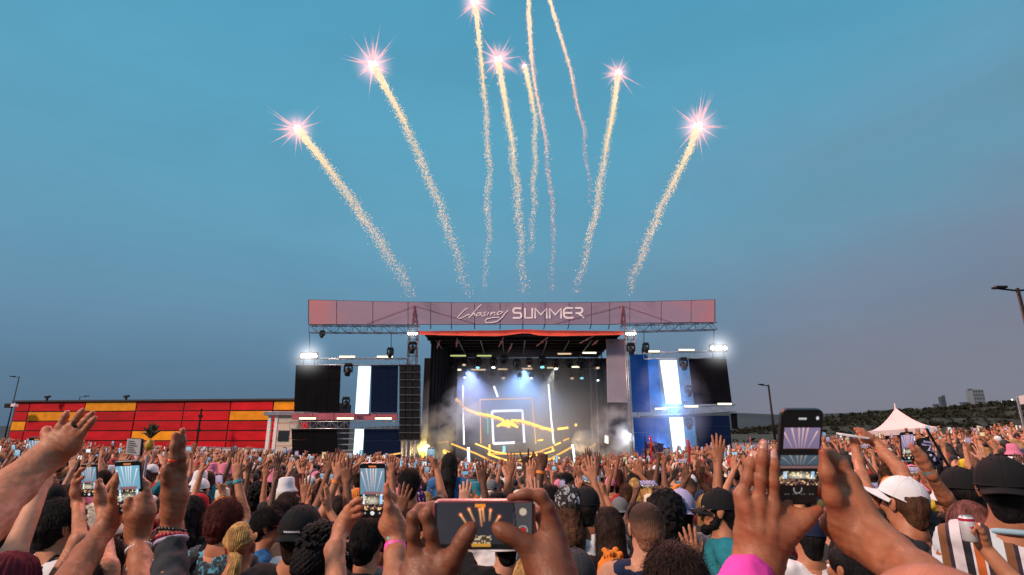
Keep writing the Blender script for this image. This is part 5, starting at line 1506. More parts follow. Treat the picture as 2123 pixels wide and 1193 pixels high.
M_cap = SHIRTC['black']
def cap_mesh(back=False, m=None, z0=-.014, panel=True):
    """six panel crown, stitched seams, button, curved brim, strap"""
    mb = MB(); nu, nv = 36, 9; R = np.array([.090, .111, .112]); c = HC + (0, -.004, .004)
    b = len(mb.v)
    for j in range(nv + 1):
        ph = PI / 2 * j / nv
        for i in range(nu):
            t = 2 * PI * i / nu
            s_ = 1 - .016 * max(0, 1 - abs(((i + 3) % 6) - 3) * 1.5) * math.cos(ph * .9)
            mb.v.append(tuple(c + np.array([R[0] * math.cos(ph) * math.cos(t) * s_, R[1] * math.cos(ph) * math.sin(t) * s_, R[2] * math.sin(ph) ** .9 + z0])))
    for j in range(nv):
        for i in range(nu):
            i2 = (i + 1) % nu; mb.face((b + j * nu + i, b + j * nu + i2, b + (j + 1) * nu + i2, b + (j + 1) * nu + i))
    for q in range(6):                                   # raised seams and eyelets
        t = 2 * PI * (q * 6 + 3) / nu
        mb.tube([c + np.array([R[0] * math.cos(ph) * math.cos(t) * .993, R[1] * math.cos(ph) * math.sin(t) * .993, R[2] * math.sin(ph) ** .9 + z0]) for ph in np.linspace(.02, PI / 2 - .05, 10)], .0020, 4, cap=False)
        t += PI / 6; ph = 1.05; mb.ball(c + np.array([R[0] * math.cos(ph) * math.cos(t), R[1] * math.cos(ph) * math.sin(t), R[2] * math.sin(ph) ** .9 + z0]), .0042, 6, 4)
    # rolled lower hem
    ring = [c + np.array([R[0] * 1.004 * math.cos(t), R[1] * 1.004 * math.sin(t), z0 - .001]) for t in np.linspace(0, 2 * PI, 37)]
    mb.tube(ring, .0032, 6, cap=False)
    mb.ball(c + (0, 0, R[2] + z0 + .002), (.009, .009, .005), 8, 5)
    crown = mb.build('crown', m or M_cap, smooth=True, link=False)
    mb = MB(); sg = -1 if back else 1; n = 14; rows = []
    for i in range(n + 1):
        t = -1.02 + 2.04 * i / n
        x = .086 * math.sin(t * 1.02); y0 = R[1] * math.sqrt(max(0, 1 - (x / R[0]) ** 2)); L_ = .072 * (1 - (t / 1.02) ** 4 * .92)
        row = []
        for k in range(5):
            s_ = k / 4
            row.append(c + np.array([x * (1 + .04 * s_), sg * (y0 - .004 + L_ * s_), z0 - .006 - .030 * s_ * .55 - .022 * (x / .086) ** 2 * (1 - .0 * s_)]))
        rows.append(row)
    for up in (0, 1):
        b = len(mb.v)
        for row in rows:
            for p in row: mb.v.append(tuple(p + (0, 0, .0035 * up)))
        for i in range(n):
            for k in range(4): mb.face([b + i * 5 + k, b + i * 5 + k + 1, b + (i + 1) * 5 + k + 1, b + (i + 1) * 5 + k][::(1 if up else -1)])
    for i in range(n):   # brim edge
        a0, a1 = i * 5 + 4, (i + 1) * 5 + 4; o_ = (n + 1) * 5
        mb.face((a0, a1, a1 + o_, a0 + o_))
    brim = mb.build('brim', m or M_cap, smooth=True, link=False)
    return crown, brim
CAP_F = cap_mesh(False); CAP_B = cap_mesh(True)
def beanie_mesh(knot=False):
    S = SDF(.006); S.ell(HC + (0, -.006, .014), (.090, .110, .106), .02); S.cut(HC + (0, .03, -.16), (.3, .3, .135), .01)
    if knot:
        g = np.random.default_rng(4)
        for k in range(7):
            a = 2 * PI * k / 7; S.cone(HC + (0, -.02, .10), HC + (.05 * math.cos(a), -.02 + .05 * math.sin(a), .118 + .02 * (k % 2)), .022, .016, .012)
    v, f = S.mesh(); n = vnorm(v, f)
    ang = np.arctan2(v[:, 0], v[:, 1])
    return v + n * (.0035 * np.sin(ang * 26) + .003 * wob(v, 40, 3))[:, None], f
BEANIE = np_mesh('beanie', *beanie_mesh(), SHIRTC['black']); KNOT = np_mesh('headscarf', *beanie_mesh(True), SHIRTC['orange'])
def bucket_mesh():
    mb = MB(); n = 28; prof = [(.001, .125), (.06, .123), (.085, .108), (.093, .04), (.097, .005), (.120, -.030), (.140, -.055), (.138, -.058), (.096, -.002)]
    b = 0
    for (r_, z) in prof:
        for i in range(n):
            t = 2 * PI * i / n; mb.v.append(tuple(HC + np.array([r_ * .95 * math.cos(t), r_ * 1.15 * math.sin(t), z + .004 * math.sin(3 * t) * (r_ > .1)])))
    for j in range(len(prof) - 1):
        for i in range(n): i2 = (i + 1) % n; mb.face((j * n + i, j * n + i2, (j + 1) * n + i2, (j + 1) * n + i))
    return mb.build('bucket_hat', SHIRTC['black'], smooth=True, link=False)
BUCKET = bucket_mesh()

def child(name, me, parent, m=None):
    o = bpy.data.objects.new(name, me); COL.objects.link(o); o.parent = parent
    if m is not None:
        o.material_slots[0].link = 'OBJECT'; o.material_slots[0].material = m
    return o
HATKINDS = {'cap': 'cap', 'backward cap': 'cap', 'beanie': 'beanie', 'bucket hat': 'bucket_hat', 'headscarf': 'headscarf'}
_st = HAIRC['stubble'].node_tree; _b = _st.nodes['Principled BSDF']; _tc = _st.nodes['Texture Coordinate']; _sp = _st.nodes.new('ShaderNodeSeparateXYZ'); _st.links.new(_tc.outputs['Object'], _sp.inputs[0])
_mr = _st.nodes.new('ShaderNodeMapRange'); _mr.inputs['From Min'].default_value = 1.575; _mr.inputs['From Max'].default_value = 1.70; _st.links.new(_sp.outputs['Z'], _mr.inputs['Value'])
_mx = _st.nodes.new('ShaderNodeMix'); _mx.data_type = 'RGBA'; _mx.inputs['A'].default_value = (.30, .135, .085, 1); _mx.inputs['B'].default_value = (.040, .022, .016, 1); _st.links.new(_mr.outputs[0], _mx.inputs['Factor']); _st.links.new(_mx.outputs['Result'], _b.inputs['Base Color'])
def person(pose, loc, s=1.0, yaw=0.0, skin=1, hair='short hair', hc='black', hat=None, hatc='black', shirt='black', label='', group=None, trousers=None, mesh=None, shirt_me=None, pitch=0, roll=0, sx=1.0):
    o = bpy.data.objects.new('person', mesh or POSE_BODY[pose]); COL.objects.link(o)
    o.location = loc; o.scale = (s * sx, s * sx, s); o.rotation_euler = (pitch, roll, -yaw)
    o.material_slots[0].link = 'OBJECT'; o.material_slots[0].material = SKINS[skin]
    tag(o, label, 'person', group)
    if shirt: child('shirt', shirt_me or POSE_SHIRT[pose], o, SHIRTC[shirt] if isinstance(shirt, str) else shirt)
    child('trousers', TROUSERS, o, trousers or random.choice((M_denim, M_blackpants, M_khaki)))
    if hair: child('hair', HAIR[hair], o, HAIRC[hc])
    if hat:
        m = SHIRTC[hatc] if isinstance(hatc, str) else hatc
        if hat in ('cap', 'backward cap'):
            cr, br = CAP_B if hat == 'backward cap' else CAP_F
            c = child('cap', cr, o, m); child('brim', br, c, m)
        elif hat == 'beanie': c = child('beanie', BEANIE, o, m)
        elif hat == 'bucket hat': child('bucket_hat', BUCKET, o, m)
        else: c = child('headscarf', KNOT, o, m)
        if hat in ('beanie', 'headscarf') and hair and hair.startswith('long'): c.scale = (1.16,) * 3; c.location = Vector(HC) * -.16
    return o

# ---- phones
M_phone = mat('phone_case', (.010, .010, .012), .3, var=.1)
M_phonec = {'black': M_phone, 'pink': mat('phone_case_pink_edge_light', (.24, .065, .075), .3), 'white': mat('phone_case_white', (.6, .6, .62), .35), 'teal': mat('phone_case_teal', (.05, .28, .34), .35)}  # pink also carries the red light on the centre phone's edge
def rrect(w_, h_, r_, n=5):
    out = []
    for cx, cy, a0 in ((w_ / 2 - r_, h_ / 2 - r_, 0), (-w_ / 2 + r_, h_ / 2 - r_, PI / 2), (-w_ / 2 + r_, -h_ / 2 + r_, PI), (w_ / 2 - r_, -h_ / 2 + r_, PI * 1.5)):
        for k in range(n): a = a0 + PI / 2 * k / (n - 1); out.append((cx + r_ * math.cos(a), cy + r_ * math.sin(a)))
    return out
def phone_body(w_=.074, h_=.154, th=.0095):
    """screen faces -Y, tall along Z"""
    mb = MB(); n = len(rrect(1, 1, .1)); rings = []
    for (y, ins) in ((-th / 2, .0014), (-th / 2 + .0014, 0), (th / 2 - .0014, 0), (th / 2, .0014)):
        rings.append([(x, y, z) for x, z in rrect(w_ - 2 * ins, h_ - 2 * ins, .0105 - ins)])
    for r_ in rings: mb.v.extend(r_)
    for j in range(3):
        for i in range(n): i2 = (i + 1) % n; mb.face((j * n + i, j * n + i2, (j + 1) * n + i2, (j + 1) * n + i))
    mb.face(range(n)); mb.face([3 * n + i for i in reversed(range(n))])
    return mb.build('phone', M_phone, link=False)
def hash2(a, b): return np.abs(np.sin(a * 127.1 + b * 311.7) * 43758.5453) % 1
def concert_picture(u, v, kind=0, seed=1.0):
    """what the cameras show: dusk sky, comets, dark stage with gold lights, crowd (u,v in 0..1, v up)"""
    sky_c = [(.16, .28, .40), (.30, .24, .42), (.18, .42, .58), (.09, .09, .11)][kind % 4]
    c = np.zeros(u.shape + (3,)); c[:] = sky_c
    c *= (.75 + .5 * v)[..., None]
    hs = .46 if kind != 2 else .5
    cx = .5
    for k, (x0, x1, y1) in enumerate(((.30, .05, .86), (.40, .24, .96), (.46, .42, 1.05), (.52, .54, 1.0), (.58, .66, .98), (.68, .90, .88))):
        t = np.clip((v - hs) / (y1 - hs), 0, 1); xx = x0 + (x1 - x0) * t
        d = np.abs(u - xx); wdt = .010 + .016 * t
        g = np.exp(-(d / (wdt * .75)) ** 2) * (v > hs) * (v < y1)
        c += g[..., None] * np.array([.95, .50, .20]) * (.5 + .8 * t)[..., None]
    band = (v > hs - .035) & (v < hs + .02) & (u > .12) & (u < .88)
    c[band] = (.30, .14, .17)
    st = (v <= hs - .035) & (v > .22)
    c[st] = (.012, .012, .016)
    q = hash2(np.floor(u * 26) + seed, np.floor(v * 44))
    glow = np.exp(-((u - .5) / .26) ** 2 - ((v - .30) / .07) ** 2)
    c += (st * glow)[..., None] * np.array([.9, .8, .62]) * .8
    c += (st & (q > .86))[..., None] * np.array([1.0, .8, .35])
    c += (st & (np.abs(u - .15) < .045))[..., None] * np.array([.5, .7, .9]) + (st & (np.abs(u - .86) < .045))[..., None] * np.array([.4, .65, 1.0])
    cr = v <= .24
    q2 = hash2(np.floor(u * 22) + seed * 3, np.floor(v * 40))
    base = np.where((q2 > .62)[..., None], np.array([.34, .18, .12]), np.array([.03, .02, .025]))
    gold = (q2 > .9)[..., None] * np.array([.9, .6, .2])
    c = np.where(cr[..., None], base + gold, c)
    return c
def screen_mesh(x0, x1, z0, z1, y, nx, nz, painter, name='screen', m=None):
    gx, gz_ = np.linspace(x0, x1, nx + 1), np.linspace(z0, z1, nz + 1)
    X, Z = np.meshgrid(gx, gz_, indexing='ij')
    v = np.stack([X, np.full_like(X, y), Z], -1).reshape(-1, 3)
    i, j = np.meshgrid(np.arange(nx), np.arange(nz), indexing='ij'); a = (i * (nz + 1) + j).ravel()
    f = np.stack([a, a + nz + 1, a + nz + 2, a + 1], 1)
    u_, w_ = ((i + .5) / nx).ravel(), ((j + .5) / nz).ravel()
    c = painter(u_, w_)
    me = np_mesh(name, v, f, m or M_screen, smooth=False)
    set_cols(me, np.repeat(np.clip(c, 0, 3), 4, 0))
    return me
M_screen = mat('phone_screen', (.008, .008, .008), .15, spec=.15, var=0, emit=(1, 1, 1), es=.9)
_n = M_screen.node_tree.nodes.new('ShaderNodeAttribute'); _n.attribute_name = 'Col'
M_screen.node_tree.links.new(_n.outputs['Color'], M_screen.node_tree.nodes['Principled BSDF'].inputs['Emission Color']); M_screen.cycles.emission_sampling = 'NONE'
def overlay(c, u, v):
    """camera app bars top and bottom"""
    top, bot = v > .93, v < .13
    c[top] = .006; c[bot] = .006
    d = np.hypot((u - .5) * .074, (v - .065) * .154); c[(d < .0062) & bot] = (.85, .85, .85)
    for x in (.2, .8): c[(np.hypot((u - x) * .074, (v - .065) * .154) < .003) & bot] = (.35, .35, .36)
    c[(np.abs(u - .5) < .16) & (np.abs(v - .965) < .012)] = (.8, .22, .06)
    return c
PH_BODY = phone_body()
PH_SCR = [screen_mesh(-.0345, .0345, -.0735, .0735, -.0054, 46, 96, lambda u, v, k=k: overlay(concert_picture(u, v, k, 1.3 + k), u, v)) for k in range(4)]
PH_SCRW = [screen_mesh(-.0345, .0345, -.0735, .0735, -.0054, 40, 80, lambda u, v, k=k: concert_picture(v, (1 - u) * .9 + .05, k, 2.3 + k)) for k in range(2)]
mb = MB()
for (x, z) in ((.018, .058), (.018, .036)): mb.tube([(x, .0045, z), (x, .0068, z)], [.0085, .008], 12)
PH_LENS = mb.build('camera_lens', M_glass, link=False)
def phone(loc, right, up, label, scr=0, case='black', wide=False, s=1.0, group=None, tall=1.0):
    r_ = np.asarray(right, float); r_ = r_ / np.linalg.norm(r_); u_ = np.asarray(up, float); u_ = u_ - r_ * (u_ @ r_); u_ /= np.linalg.norm(u_)
    n = np.cross(u_, r_)         # back of the phone
    o = bpy.data.objects.new('phone', PH_BODY); COL.objects.link(o)
    M = Matrix(((r_[0], n[0], u_[0], loc[0]), (r_[1], n[1], u_[1], loc[1]), (r_[2], n[2], u_[2], loc[2]), (0, 0, 0, 1)))
    if np.linalg.det(np.array(M)[:3, :3]) < 0: M = Matrix(((r_[0], -n[0], u_[0], loc[0]), (r_[1], -n[1], u_[1], loc[1]), (r_[2], -n[2], u_[2], loc[2]), (0, 0, 0, 1)))
    o.matrix_world = M @ Matrix.Diagonal((s, s, s * tall, 1))
    o.material_slots[0].link = 'OBJECT'; o.material_slots[0].material = M_phonec[case]
    tag(o, label, 'phone', group)
    child('screen', scr if not isinstance(scr, int) else (PH_SCRW if wide else PH_SCR)[scr % (2 if wide else 4)], o)
    child('camera_lens', PH_LENS, o)
    return o
# ------------------------------------------------------------------ the crowd
BOXES = []
OCC = []                      # ground spots already taken by the people placed by hand
def free(x, y, r=.40):
    return all((x - a) ** 2 + (y - b) ** 2 > max(r, c) ** 2 for a, b, c in OCC)
def place_head(px, py, hpx):
    """ground point and scale of a standing person whose head top is seen at (px,py), head hpx tall"""
    t = .278 * F_PX / hpx
    for _ in range(3):
        T = pd(px, py, t)
        g = float(gz(T[0], T[1]))
        s = (T[2] - g) / 1.778
        if s > 1.12: t *= 1.0 + (s - 1.12) * .9
        if s < .86: t *= 1.0 - (.86 - s) * .9
    T = pd(px, py, t); g = float(gz(T[0], T[1])); s = (T[2] - g) / 1.778
    return T, g, s
def hero_person(px, py, hpx, yaw, label, pose='arms down', dz=0, lift=False, **k):
    T, g, s = place_head(px, py, hpx)
    if lift:
        T = pd(px, py, .255 * F_PX / hpx); s = 1.0; g = T[2] - 1.778
    ya = math.radians(yaw)
    # yaw turns about the body axis; the crown sits on that axis
    p = person(pose, (T[0], T[1] + 0.0, g + dz), s, ya, label=label, **k)
    OCC.append((T[0], T[1], .30)); BOXES.append((px, py, hpx, (T - CAMP) @ FWD))
    return p, T, s

# ---- people one can single out
def stripes_mat():
    m = bpy.data.materials.new('cloth_striped'); m.use_nodes = True
    n = m.node_tree.nodes; l = m.node_tree.links; b = n['Principled BSDF']; b.inputs['Roughness'].default_value = .85
    tc = n.new('ShaderNodeTexCoord'); sx = n.new('ShaderNodeSeparateXYZ'); l.new(tc.outputs['Object'], sx.inputs[0])
    a = n.new('ShaderNodeMath'); a.operation = 'MULTIPLY'; a.inputs[1].default_value = 5.2; l.new(sx.outputs['X'], a.inputs[0])
    fr = n.new('ShaderNodeMath'); fr.operation = 'FRACT'; l.new(a.outputs[0], fr.inputs[0])
    rp = n.new('ShaderNodeValToRGB'); rp.color_ramp.interpolation = 'CONSTANT'; r = rp.color_ramp
    while len(r.elements) > 1: r.elements.remove(r.elements[-1])
    st = [(0, (.60, .55, .60)), (.17, (.012, .01, .018)), (.30, (.62, .6, .64)), (.335, (.45, .10, .02)), (.47, (.60, .56, .62)), (.505, (.03, .012, .02)), (.63, (.50, .56, .62)), (.80, (.16, .06, .02)), (.93, (.02, .012, .03))]
    for i, (p, c) in enumerate(st):
        e = r.elements[0] if i == 0 else r.elements.new(p); e.position = p; e.color = (*c, 1)
    l.new(fr.outputs[0], rp.inputs[0]); l.new(rp.outputs[0], b.inputs['Base Color'])
    return m
def pattern_mat(nm, c0, c1, scale, c2=None):
    m = bpy.data.materials.new('cloth_' + nm); m.use_nodes = True
    n = m.node_tree.nodes; l = m.node_tree.links; b = n['Principled BSDF']; b.inputs['Roughness'].default_value = .85
    tc = n.new('ShaderNodeTexCoord'); no = n.new('ShaderNodeTexNoise'); no.inputs['Scale'].default_value = scale; no.inputs['Detail'].default_value = 2; no.inputs['Distortion'].default_value = 1.5; l.new(tc.outputs['Object'], no.inputs['Vector'])
    rp = n.new('ShaderNodeValToRGB'); rp.color_ramp.interpolation = 'CONSTANT'; rp.color_ramp.elements[0].color = (*c0, 1); e = rp.color_ramp.elements[1]; e.position = .54; e.color = (*c1, 1)
    if c2: e = rp.color_ramp.elements.new(.62); e.color = (*c2, 1)
    l.new(no.outputs['Fac'], rp.inputs[0]); l.new(rp.outputs[0], b.inputs['Base Color'])
    return m
M_strip_c = stripes_mat()
M_floral = pattern_mat('blue_floral', (.01, .014, .02), (.02, .14, .22), 26, (.08, .30, .42))
M_skull = pattern_mat('skull_print', (.010, .010, .012), (.30, .30, .34), 24)
M_purplep = pattern_mat('purple_print', (.06, .02, .12), (.45, .12, .48), 28, (.6, .55, .65))
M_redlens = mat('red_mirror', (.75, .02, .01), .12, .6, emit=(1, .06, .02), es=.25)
M_plastic = mat('black_plastic', (.008, .008, .009), .25)

def sunglasses(p, lens=None, frame=None, name='sunglasses'):
    """worn glasses: two lenses, bridge and temples (part of the person)"""
    z, y = HEADZ + .008, .103
    mb = MB()
    mb.tube([(-.072, .085, z + .006), (0, y + .006, z + .008), (.072, .085, z + .006)], .004, 6)
    for q in (-1, 1):
        mb.tube([(q * .072, .085, z + .006), (q * .080, .03, z + .006), (q * .083, -.02, z + .002), (q * .080, -.035, z - .014)], .0034, 6)
    g = mb.build(name, frame or M_plastic, p, smooth=True)
    for q in (-1, 1):
        mb = MB(); mb.ball((q * .034, y - .008, z - .007), (.029, .0065, .020), 12, 8); mb.build('lens', lens or M_plastic, g, smooth=True)
def collar(p, m, r=.072, z=1.475):
    mb = MB(); pts = [(r * math.cos(a), r * 1.08 * math.sin(a) - .018, z - .012 * math.sin(a)) for a in np.linspace(0, 2 * PI, 21)]
    mb.tube(pts, .011, 6, cap=False); mb.build('collar', m, p, smooth=True)
def strap(p, m, q=1):
    mb = MB()
    pts = [(q * .11, -.145, 1.05), (q * .115, -.150, 1.25), (q * .105, -.115, 1.42), (q * .10, -.03, 1.515), (q * .10, .07, 1.47), (q * .11, .145, 1.30)]
    for a, b in zip(pts[:-1], pts[1:]):
        a, b = np.array(a), np.array(b)
        mb.hexa([a + (-.018, -.004, 0), a + (.018, -.004, 0), b + (.018, -.004, 0), b + (-.018, -.004, 0), a + (-.018, .006, .006), a + (.018, .006, .006), b + (.018, .006, .006), b + (-.018, .006, .006)])
    mb.build('bag_strap', m, p)
def beard(p, m):
    S = SDF(.006); c = np.array([0, .005, HEADZ])
    S.cone(c + (-.058, .0, -.02), c + (-.045, .03, -.075), .022, .026, .015); S.cone(c + (.058, .0, -.02), c + (.045, .03, -.075), .022, .026, .015); S.cone(c + (-.045, .03, -.075), c + (0, .075, -.108), .027, .028, .015); S.cone(c + (.045, .03, -.075), c + (0, .075, -.108), .027, .028, .015); S.ell(c + (0, .088, -.050), (.030, .012, .007), .008)
    v, f = S.mesh(); child('beard', np_mesh('beard', v + vnorm(v, f) * (.003 * wob(v, 120, 3))[:, None], f, m), p)
def cap_text(p, pts_list, back=True, col=None, w_=.003):
    mb = MB()
    for pl in pts_list:
        P = [HC + np.array([x, (-1 if back else 1) * (.1135 * math.sqrt(max(0, 1 - (x / .093) ** 2)) * math.cos(max(0, (z + .005)) / .11) + .0), z]) for x, z in pl]
        mb.tube(P, w_, 4)
    mb.build('cap_lettering', col or SHIRTC['white'], p)

HP = {}
SKCOL = [(.50, .235, .150), (.43, .175, .095), (.32, .120, .060), (.195, .070, .036), (.105, .040, .022), (.050, .021, .013)]
SKINH = [mat('skin_near_%d' % i, c, .5, var=.16, scale=16, bump=.25, bscale=160, spec=.4, attr=True) for i, c in enumerate(SKCOL)]
for m_ in SKINH:      # pores, fine creases and faint veins
    n, l = m_.node_tree.nodes, m_.node_tree.links; b = n['Principled BSDF']; tc = n['Texture Coordinate']
    vo = n.new('ShaderNodeTexVoronoi'); vo.feature = 'DISTANCE_TO_EDGE'; vo.inputs['Scale'].default_value = 190; l.new(tc.outputs['Object'], vo.inputs['Vector'])
    mr = n.new('ShaderNodeMapRange'); mr.inputs['From Max'].default_value = .10; l.new(vo.outputs['Distance'], mr.inputs['Value'])
    bp = n.new('ShaderNodeBump'); bp.inputs['Strength'].default_value = .22; bp.inputs['Distance'].default_value = .0012; l.new(mr.outputs[0], bp.inputs['Height'])
    ve = n.new('ShaderNodeTexNoise'); ve.noise_type = 'RIDGED_MULTIFRACTAL'; ve.inputs['Scale'].default_value = 22; ve.inputs['Detail'].default_value = 2; ve.inputs['Distortion'].default_value = .8; l.new(tc.outputs['Object'], ve.inputs['Vector'])
    b2 = n.new('ShaderNodeBump'); b2.inputs['Strength'].default_value = .35; b2.inputs['Distance'].default_value = .0030; l.new(ve.outputs['Fac'], b2.inputs['Height']); l.new(bp.outputs[0], b2.inputs['Normal']); l.new(b2.outputs[0], b.inputs['Normal'])
    src = b.inputs['Base Color'].links[0].from_socket
    hs = n.new('ShaderNodeMix'); hs.data_type = 'RGBA'; hs.blend_type = 'MULTIPLY'; n3 = n.new('ShaderNodeTexNoise'); n3.inputs['Scale'].default_value = 45; n3.inputs['Detail'].default_value = 3; l.new(tc.outputs['Object'], n3.inputs['Vector'])
    m3 = n.new('ShaderNodeMapRange'); m3.inputs['From Min'].default_value = .42; m3.inputs['From Max'].default_value = .68; l.new(n3.outputs['Fac'], m3.inputs['Value']); l.new(m3.outputs[0], hs.inputs['Factor'])
    hs.inputs['B'].default_value = (1.0, .82, .76, 1); l.new(src, hs.inputs['A']); l.new(hs.outputs['Result'], b.inputs['Base Color'])

HP['tee'], _, _ = hero_person(142, 1030, 104, 38, 'man with short black hair in a white tee with a black bag strap', 'hands in front', skin=1, shirt='white', sx=1.02)
strap(HP['tee'], M_blackcloth, 1)
HP['bwcap'], _, _ = hero_person(118, 1000, 66, -25, 'person in a black and maroon cap behind the man in the white tee', skin=2, hair='nape hair', hat='backward cap', hatc='black', shirt='black')
HP['mar'], _, _ = hero_person(30, 1146, 150, 20, 'person with dark red cap at the bottom left corner', skin=2, hair='nape hair', hat='beanie', hatc='maroon', shirt='maroon')
HP['lw'], _, _ = hero_person(22, 1075, 92, 15, 'woman with long black hair at the left edge', 'hands in front', skin=3, hair='long hair', shirt='black')
HP['pw'], _, _ = hero_person(228, 1108, 118, 30, 'woman with long brown hair and pale pink top under the raised phones', skin=0, hair='long hair', hc='dark brown', shirt='pink', sx=.92)
HP['lb'], _, _ = hero_person(402, 1026, 78, 0, 'woman with long black hair left of the blonde braids', skin=3, hair='long hair', shirt='black', sx=.92)
HP['flo'], _, _ = hero_person(474, 1030, 92, 18, 'person with tousled auburn tinged hair in a blue patterned shirt', skin=1, hair='short hair', hc='auburn', shirt=M_floral)
strap(HP['flo'], M_blackcloth, -1)
HP['braid'], _, _ = hero_person(505, 1080, 100, -8, 'woman with thick blonde braids in a black top', skin=1, hair='braids', hc='blonde', shirt='black', sx=.95)
HP['red'], _, _ = hero_person(560, 1048, 80, 72, 'man in red mirrored sunglasses looking to the side', skin=2, hair='short hair', shirt='blue')
sunglasses(HP['red'], M_redlens, mat('red_frame', (.5, .02, .02), .3))
HP['bcap'], _, _ = hero_person(630, 1040, 110, 0, 'person in a black backward cap with white lettering', skin=1, hair='nape hair', hc='dark brown', hat='backward cap', hatc='black', shirt='black', sx=1.05)
cap_text(HP['bcap'], [[(x, -.004 + .004 * math.sin(x * 900)) for x in np.linspace(-.033, .033, 26)]])
HP['cur'], _, _ = hero_person(672, 1084, 128, 42, 'man with curly black top, faded sides and black sunglasses', skin=2, hair='curly top', shirt='black')
sunglasses(HP['cur'])
HP['bowl'], _, _ = hero_person(765, 1070, 98, 12, 'man with smooth rounded black hair in a grey polo', skin=1, hair='short hair', shirt='grey')
collar(HP['bowl'], SHIRTC['charcoal'])
HP['pur'], _, _ = hero_person(862, 1018, 58, 10, 'person in a purple printed headscarf with one open hand up', 'left arm raised', skin=2, hair='long hair', hat='headscarf', hatc=M_purplep, shirt='white')
HP['shoul'], T_, s_ = hero_person(933, 938, 44, 5, 'woman with very long black hair raised above the crowd in a blue top', 'hands in front', lift=True, skin=1, hair='long hair', shirt='blue')
person('hands in front', (T_[0], T_[1] + .24, float(gz(T_[0], T_[1]))), 1.02, 0, 2, 'short hair', 'black', shirt='charcoal', label='person carrying the woman in the blue top on the shoulders')
HP['skull'], _, _ = hero_person(1178, 1012, 76, -5, 'woman in a black skull print headscarf with long brown hair', 'both arms bent up', skin=1, hair='long wavy hair', hc='brown', hat='beanie', hatc=M_skull, shirt='black', sx=.95)
HP['wh'], _, _ = hero_person(1216, 1004, 76, 12, 'man in a black cap and white tee beside the skull headscarf', skin=2, hair='nape hair', hat='cap', hatc='black', shirt='white')
strap(HP['wh'], M_blackcloth, 1)
HP['lh'], _, _ = hero_person(1262, 1049, 92, 0, 'woman with straight dark brown hair left of the man with the fade', skin=1, hair='long hair', hc='dark brown', shirt='black', sx=.92)
HP['fade'], T_, s_ = hero_person(1336, 1034, 104, 0, 'man with a skin fade haircut in a navy tank top', 'arms down', skin=0, hair='cropped fade', hc='stubble', shirt='navy', shirt_me=np_mesh('shirt', *shirt_mesh([], 0, seed=31, loose=.006), SHIRTC['navy']), sx=1.06)
HP['afro'], _, _ = hero_person(1377, 1022, 84, 5, 'woman with big curly black hair and a black backpack', skin=3, hair='big curly hair', shirt='black', sx=.95)
strap(HP['afro'], M_grille, -1); strap(HP['afro'], M_grille, 1)
HP['lav'], _, _ = hero_person(1409, 1009, 82, 4, 'person in a lavender cap worn backwards and a white tank top', 'right arm raised', skin=2, hair='nape hair', hat='backward cap', hatc='lavender', shirt='white', sx=.95)
HP['bear'], _, _ = hero_person(1484, 1008, 86, -78, 'bearded man in black cap and sunglasses facing left', skin=1, hair='nape hair', hat='cap', hatc='black', shirt='teal')
sunglasses(HP['bear']); beard(HP['bear'], HAIRC['black']); collar(HP['bear'], SHIRTC['teal'])
HP['dcap'], _, _ = hero_person(1192, 1130, 128, 0, 'person in a plain dark cap in front of the skull headscarf', skin=2, hair='nape hair', hat='backward cap', hatc='charcoal', shirt='black')
HP['oran'], _, _ = hero_person(1268, 1150, 104, 0, 'person in a knotted orange headscarf at the bottom', skin=2, hair='nape hair', hat='headscarf', hatc='orange', shirt='black')
HP['hood'], T_, s_ = hero_person(1395, 1122, 150, 0, 'person in a bulky black hooded jacket at the bottom centre right', skin=1, hair='short hair', hc='dark brown', shirt='black', sx=1.25)
S = SDF(.010)
for k in range(9):
    a = PI * (.02 + .96 * k / 8); S.cone((.135 * math.cos(a), -.03 - .085 * math.sin(a), 1.50 + .02 * math.sin(k * 2.2)), (.15 * math.cos(a) * 1.05, -.06 - .10 * math.sin(a), 1.42), .032, .05, .03)
S.cone((-.17, -.05, 1.44), (.17, -.05, 1.44), .07, .07, .04)
v, f = S.mesh(); child('hood', np_mesh('hood', v + vnorm(v, f) * (.012 * wob(v, 18, 5) + .005 * wob(v, 50, 6))[:, None], f, SHIRTC['black']), HP['hood'])
HP['bh'], _, _ = hero_person(1786, 1004, 86, 0, 'person with black hair between the big raised hands and the white cap', skin=2, hair='short hair', shirt='black')
HP['p29'], _, _ = hero_person(1752, 1118, 118, -28, 'man with a dark short fade under the raised phone hands', skin=2, hair='cropped fade', hc='black', shirt='charcoal')
HP['str'], _, _ = hero_person(2066, 938, 140, 40, 'man in black backward cap and a striped shirt at the right edge', skin=2, hair='nape hair', hat='backward cap', hatc='black', shirt=M_strip_c, sx=1.05)
collar(HP['str'], cloth('pale_blue', (.30, .48, .60))); sunglasses(HP['str'])
HP['rosy'], _, _ = hero_person(1998, 1036, 112, -22, 'woman with rosy brown hair holding up a printed can', 'hands in front', skin=0, hair='long hair', hc='rosy brown', shirt='black', sx=.92)
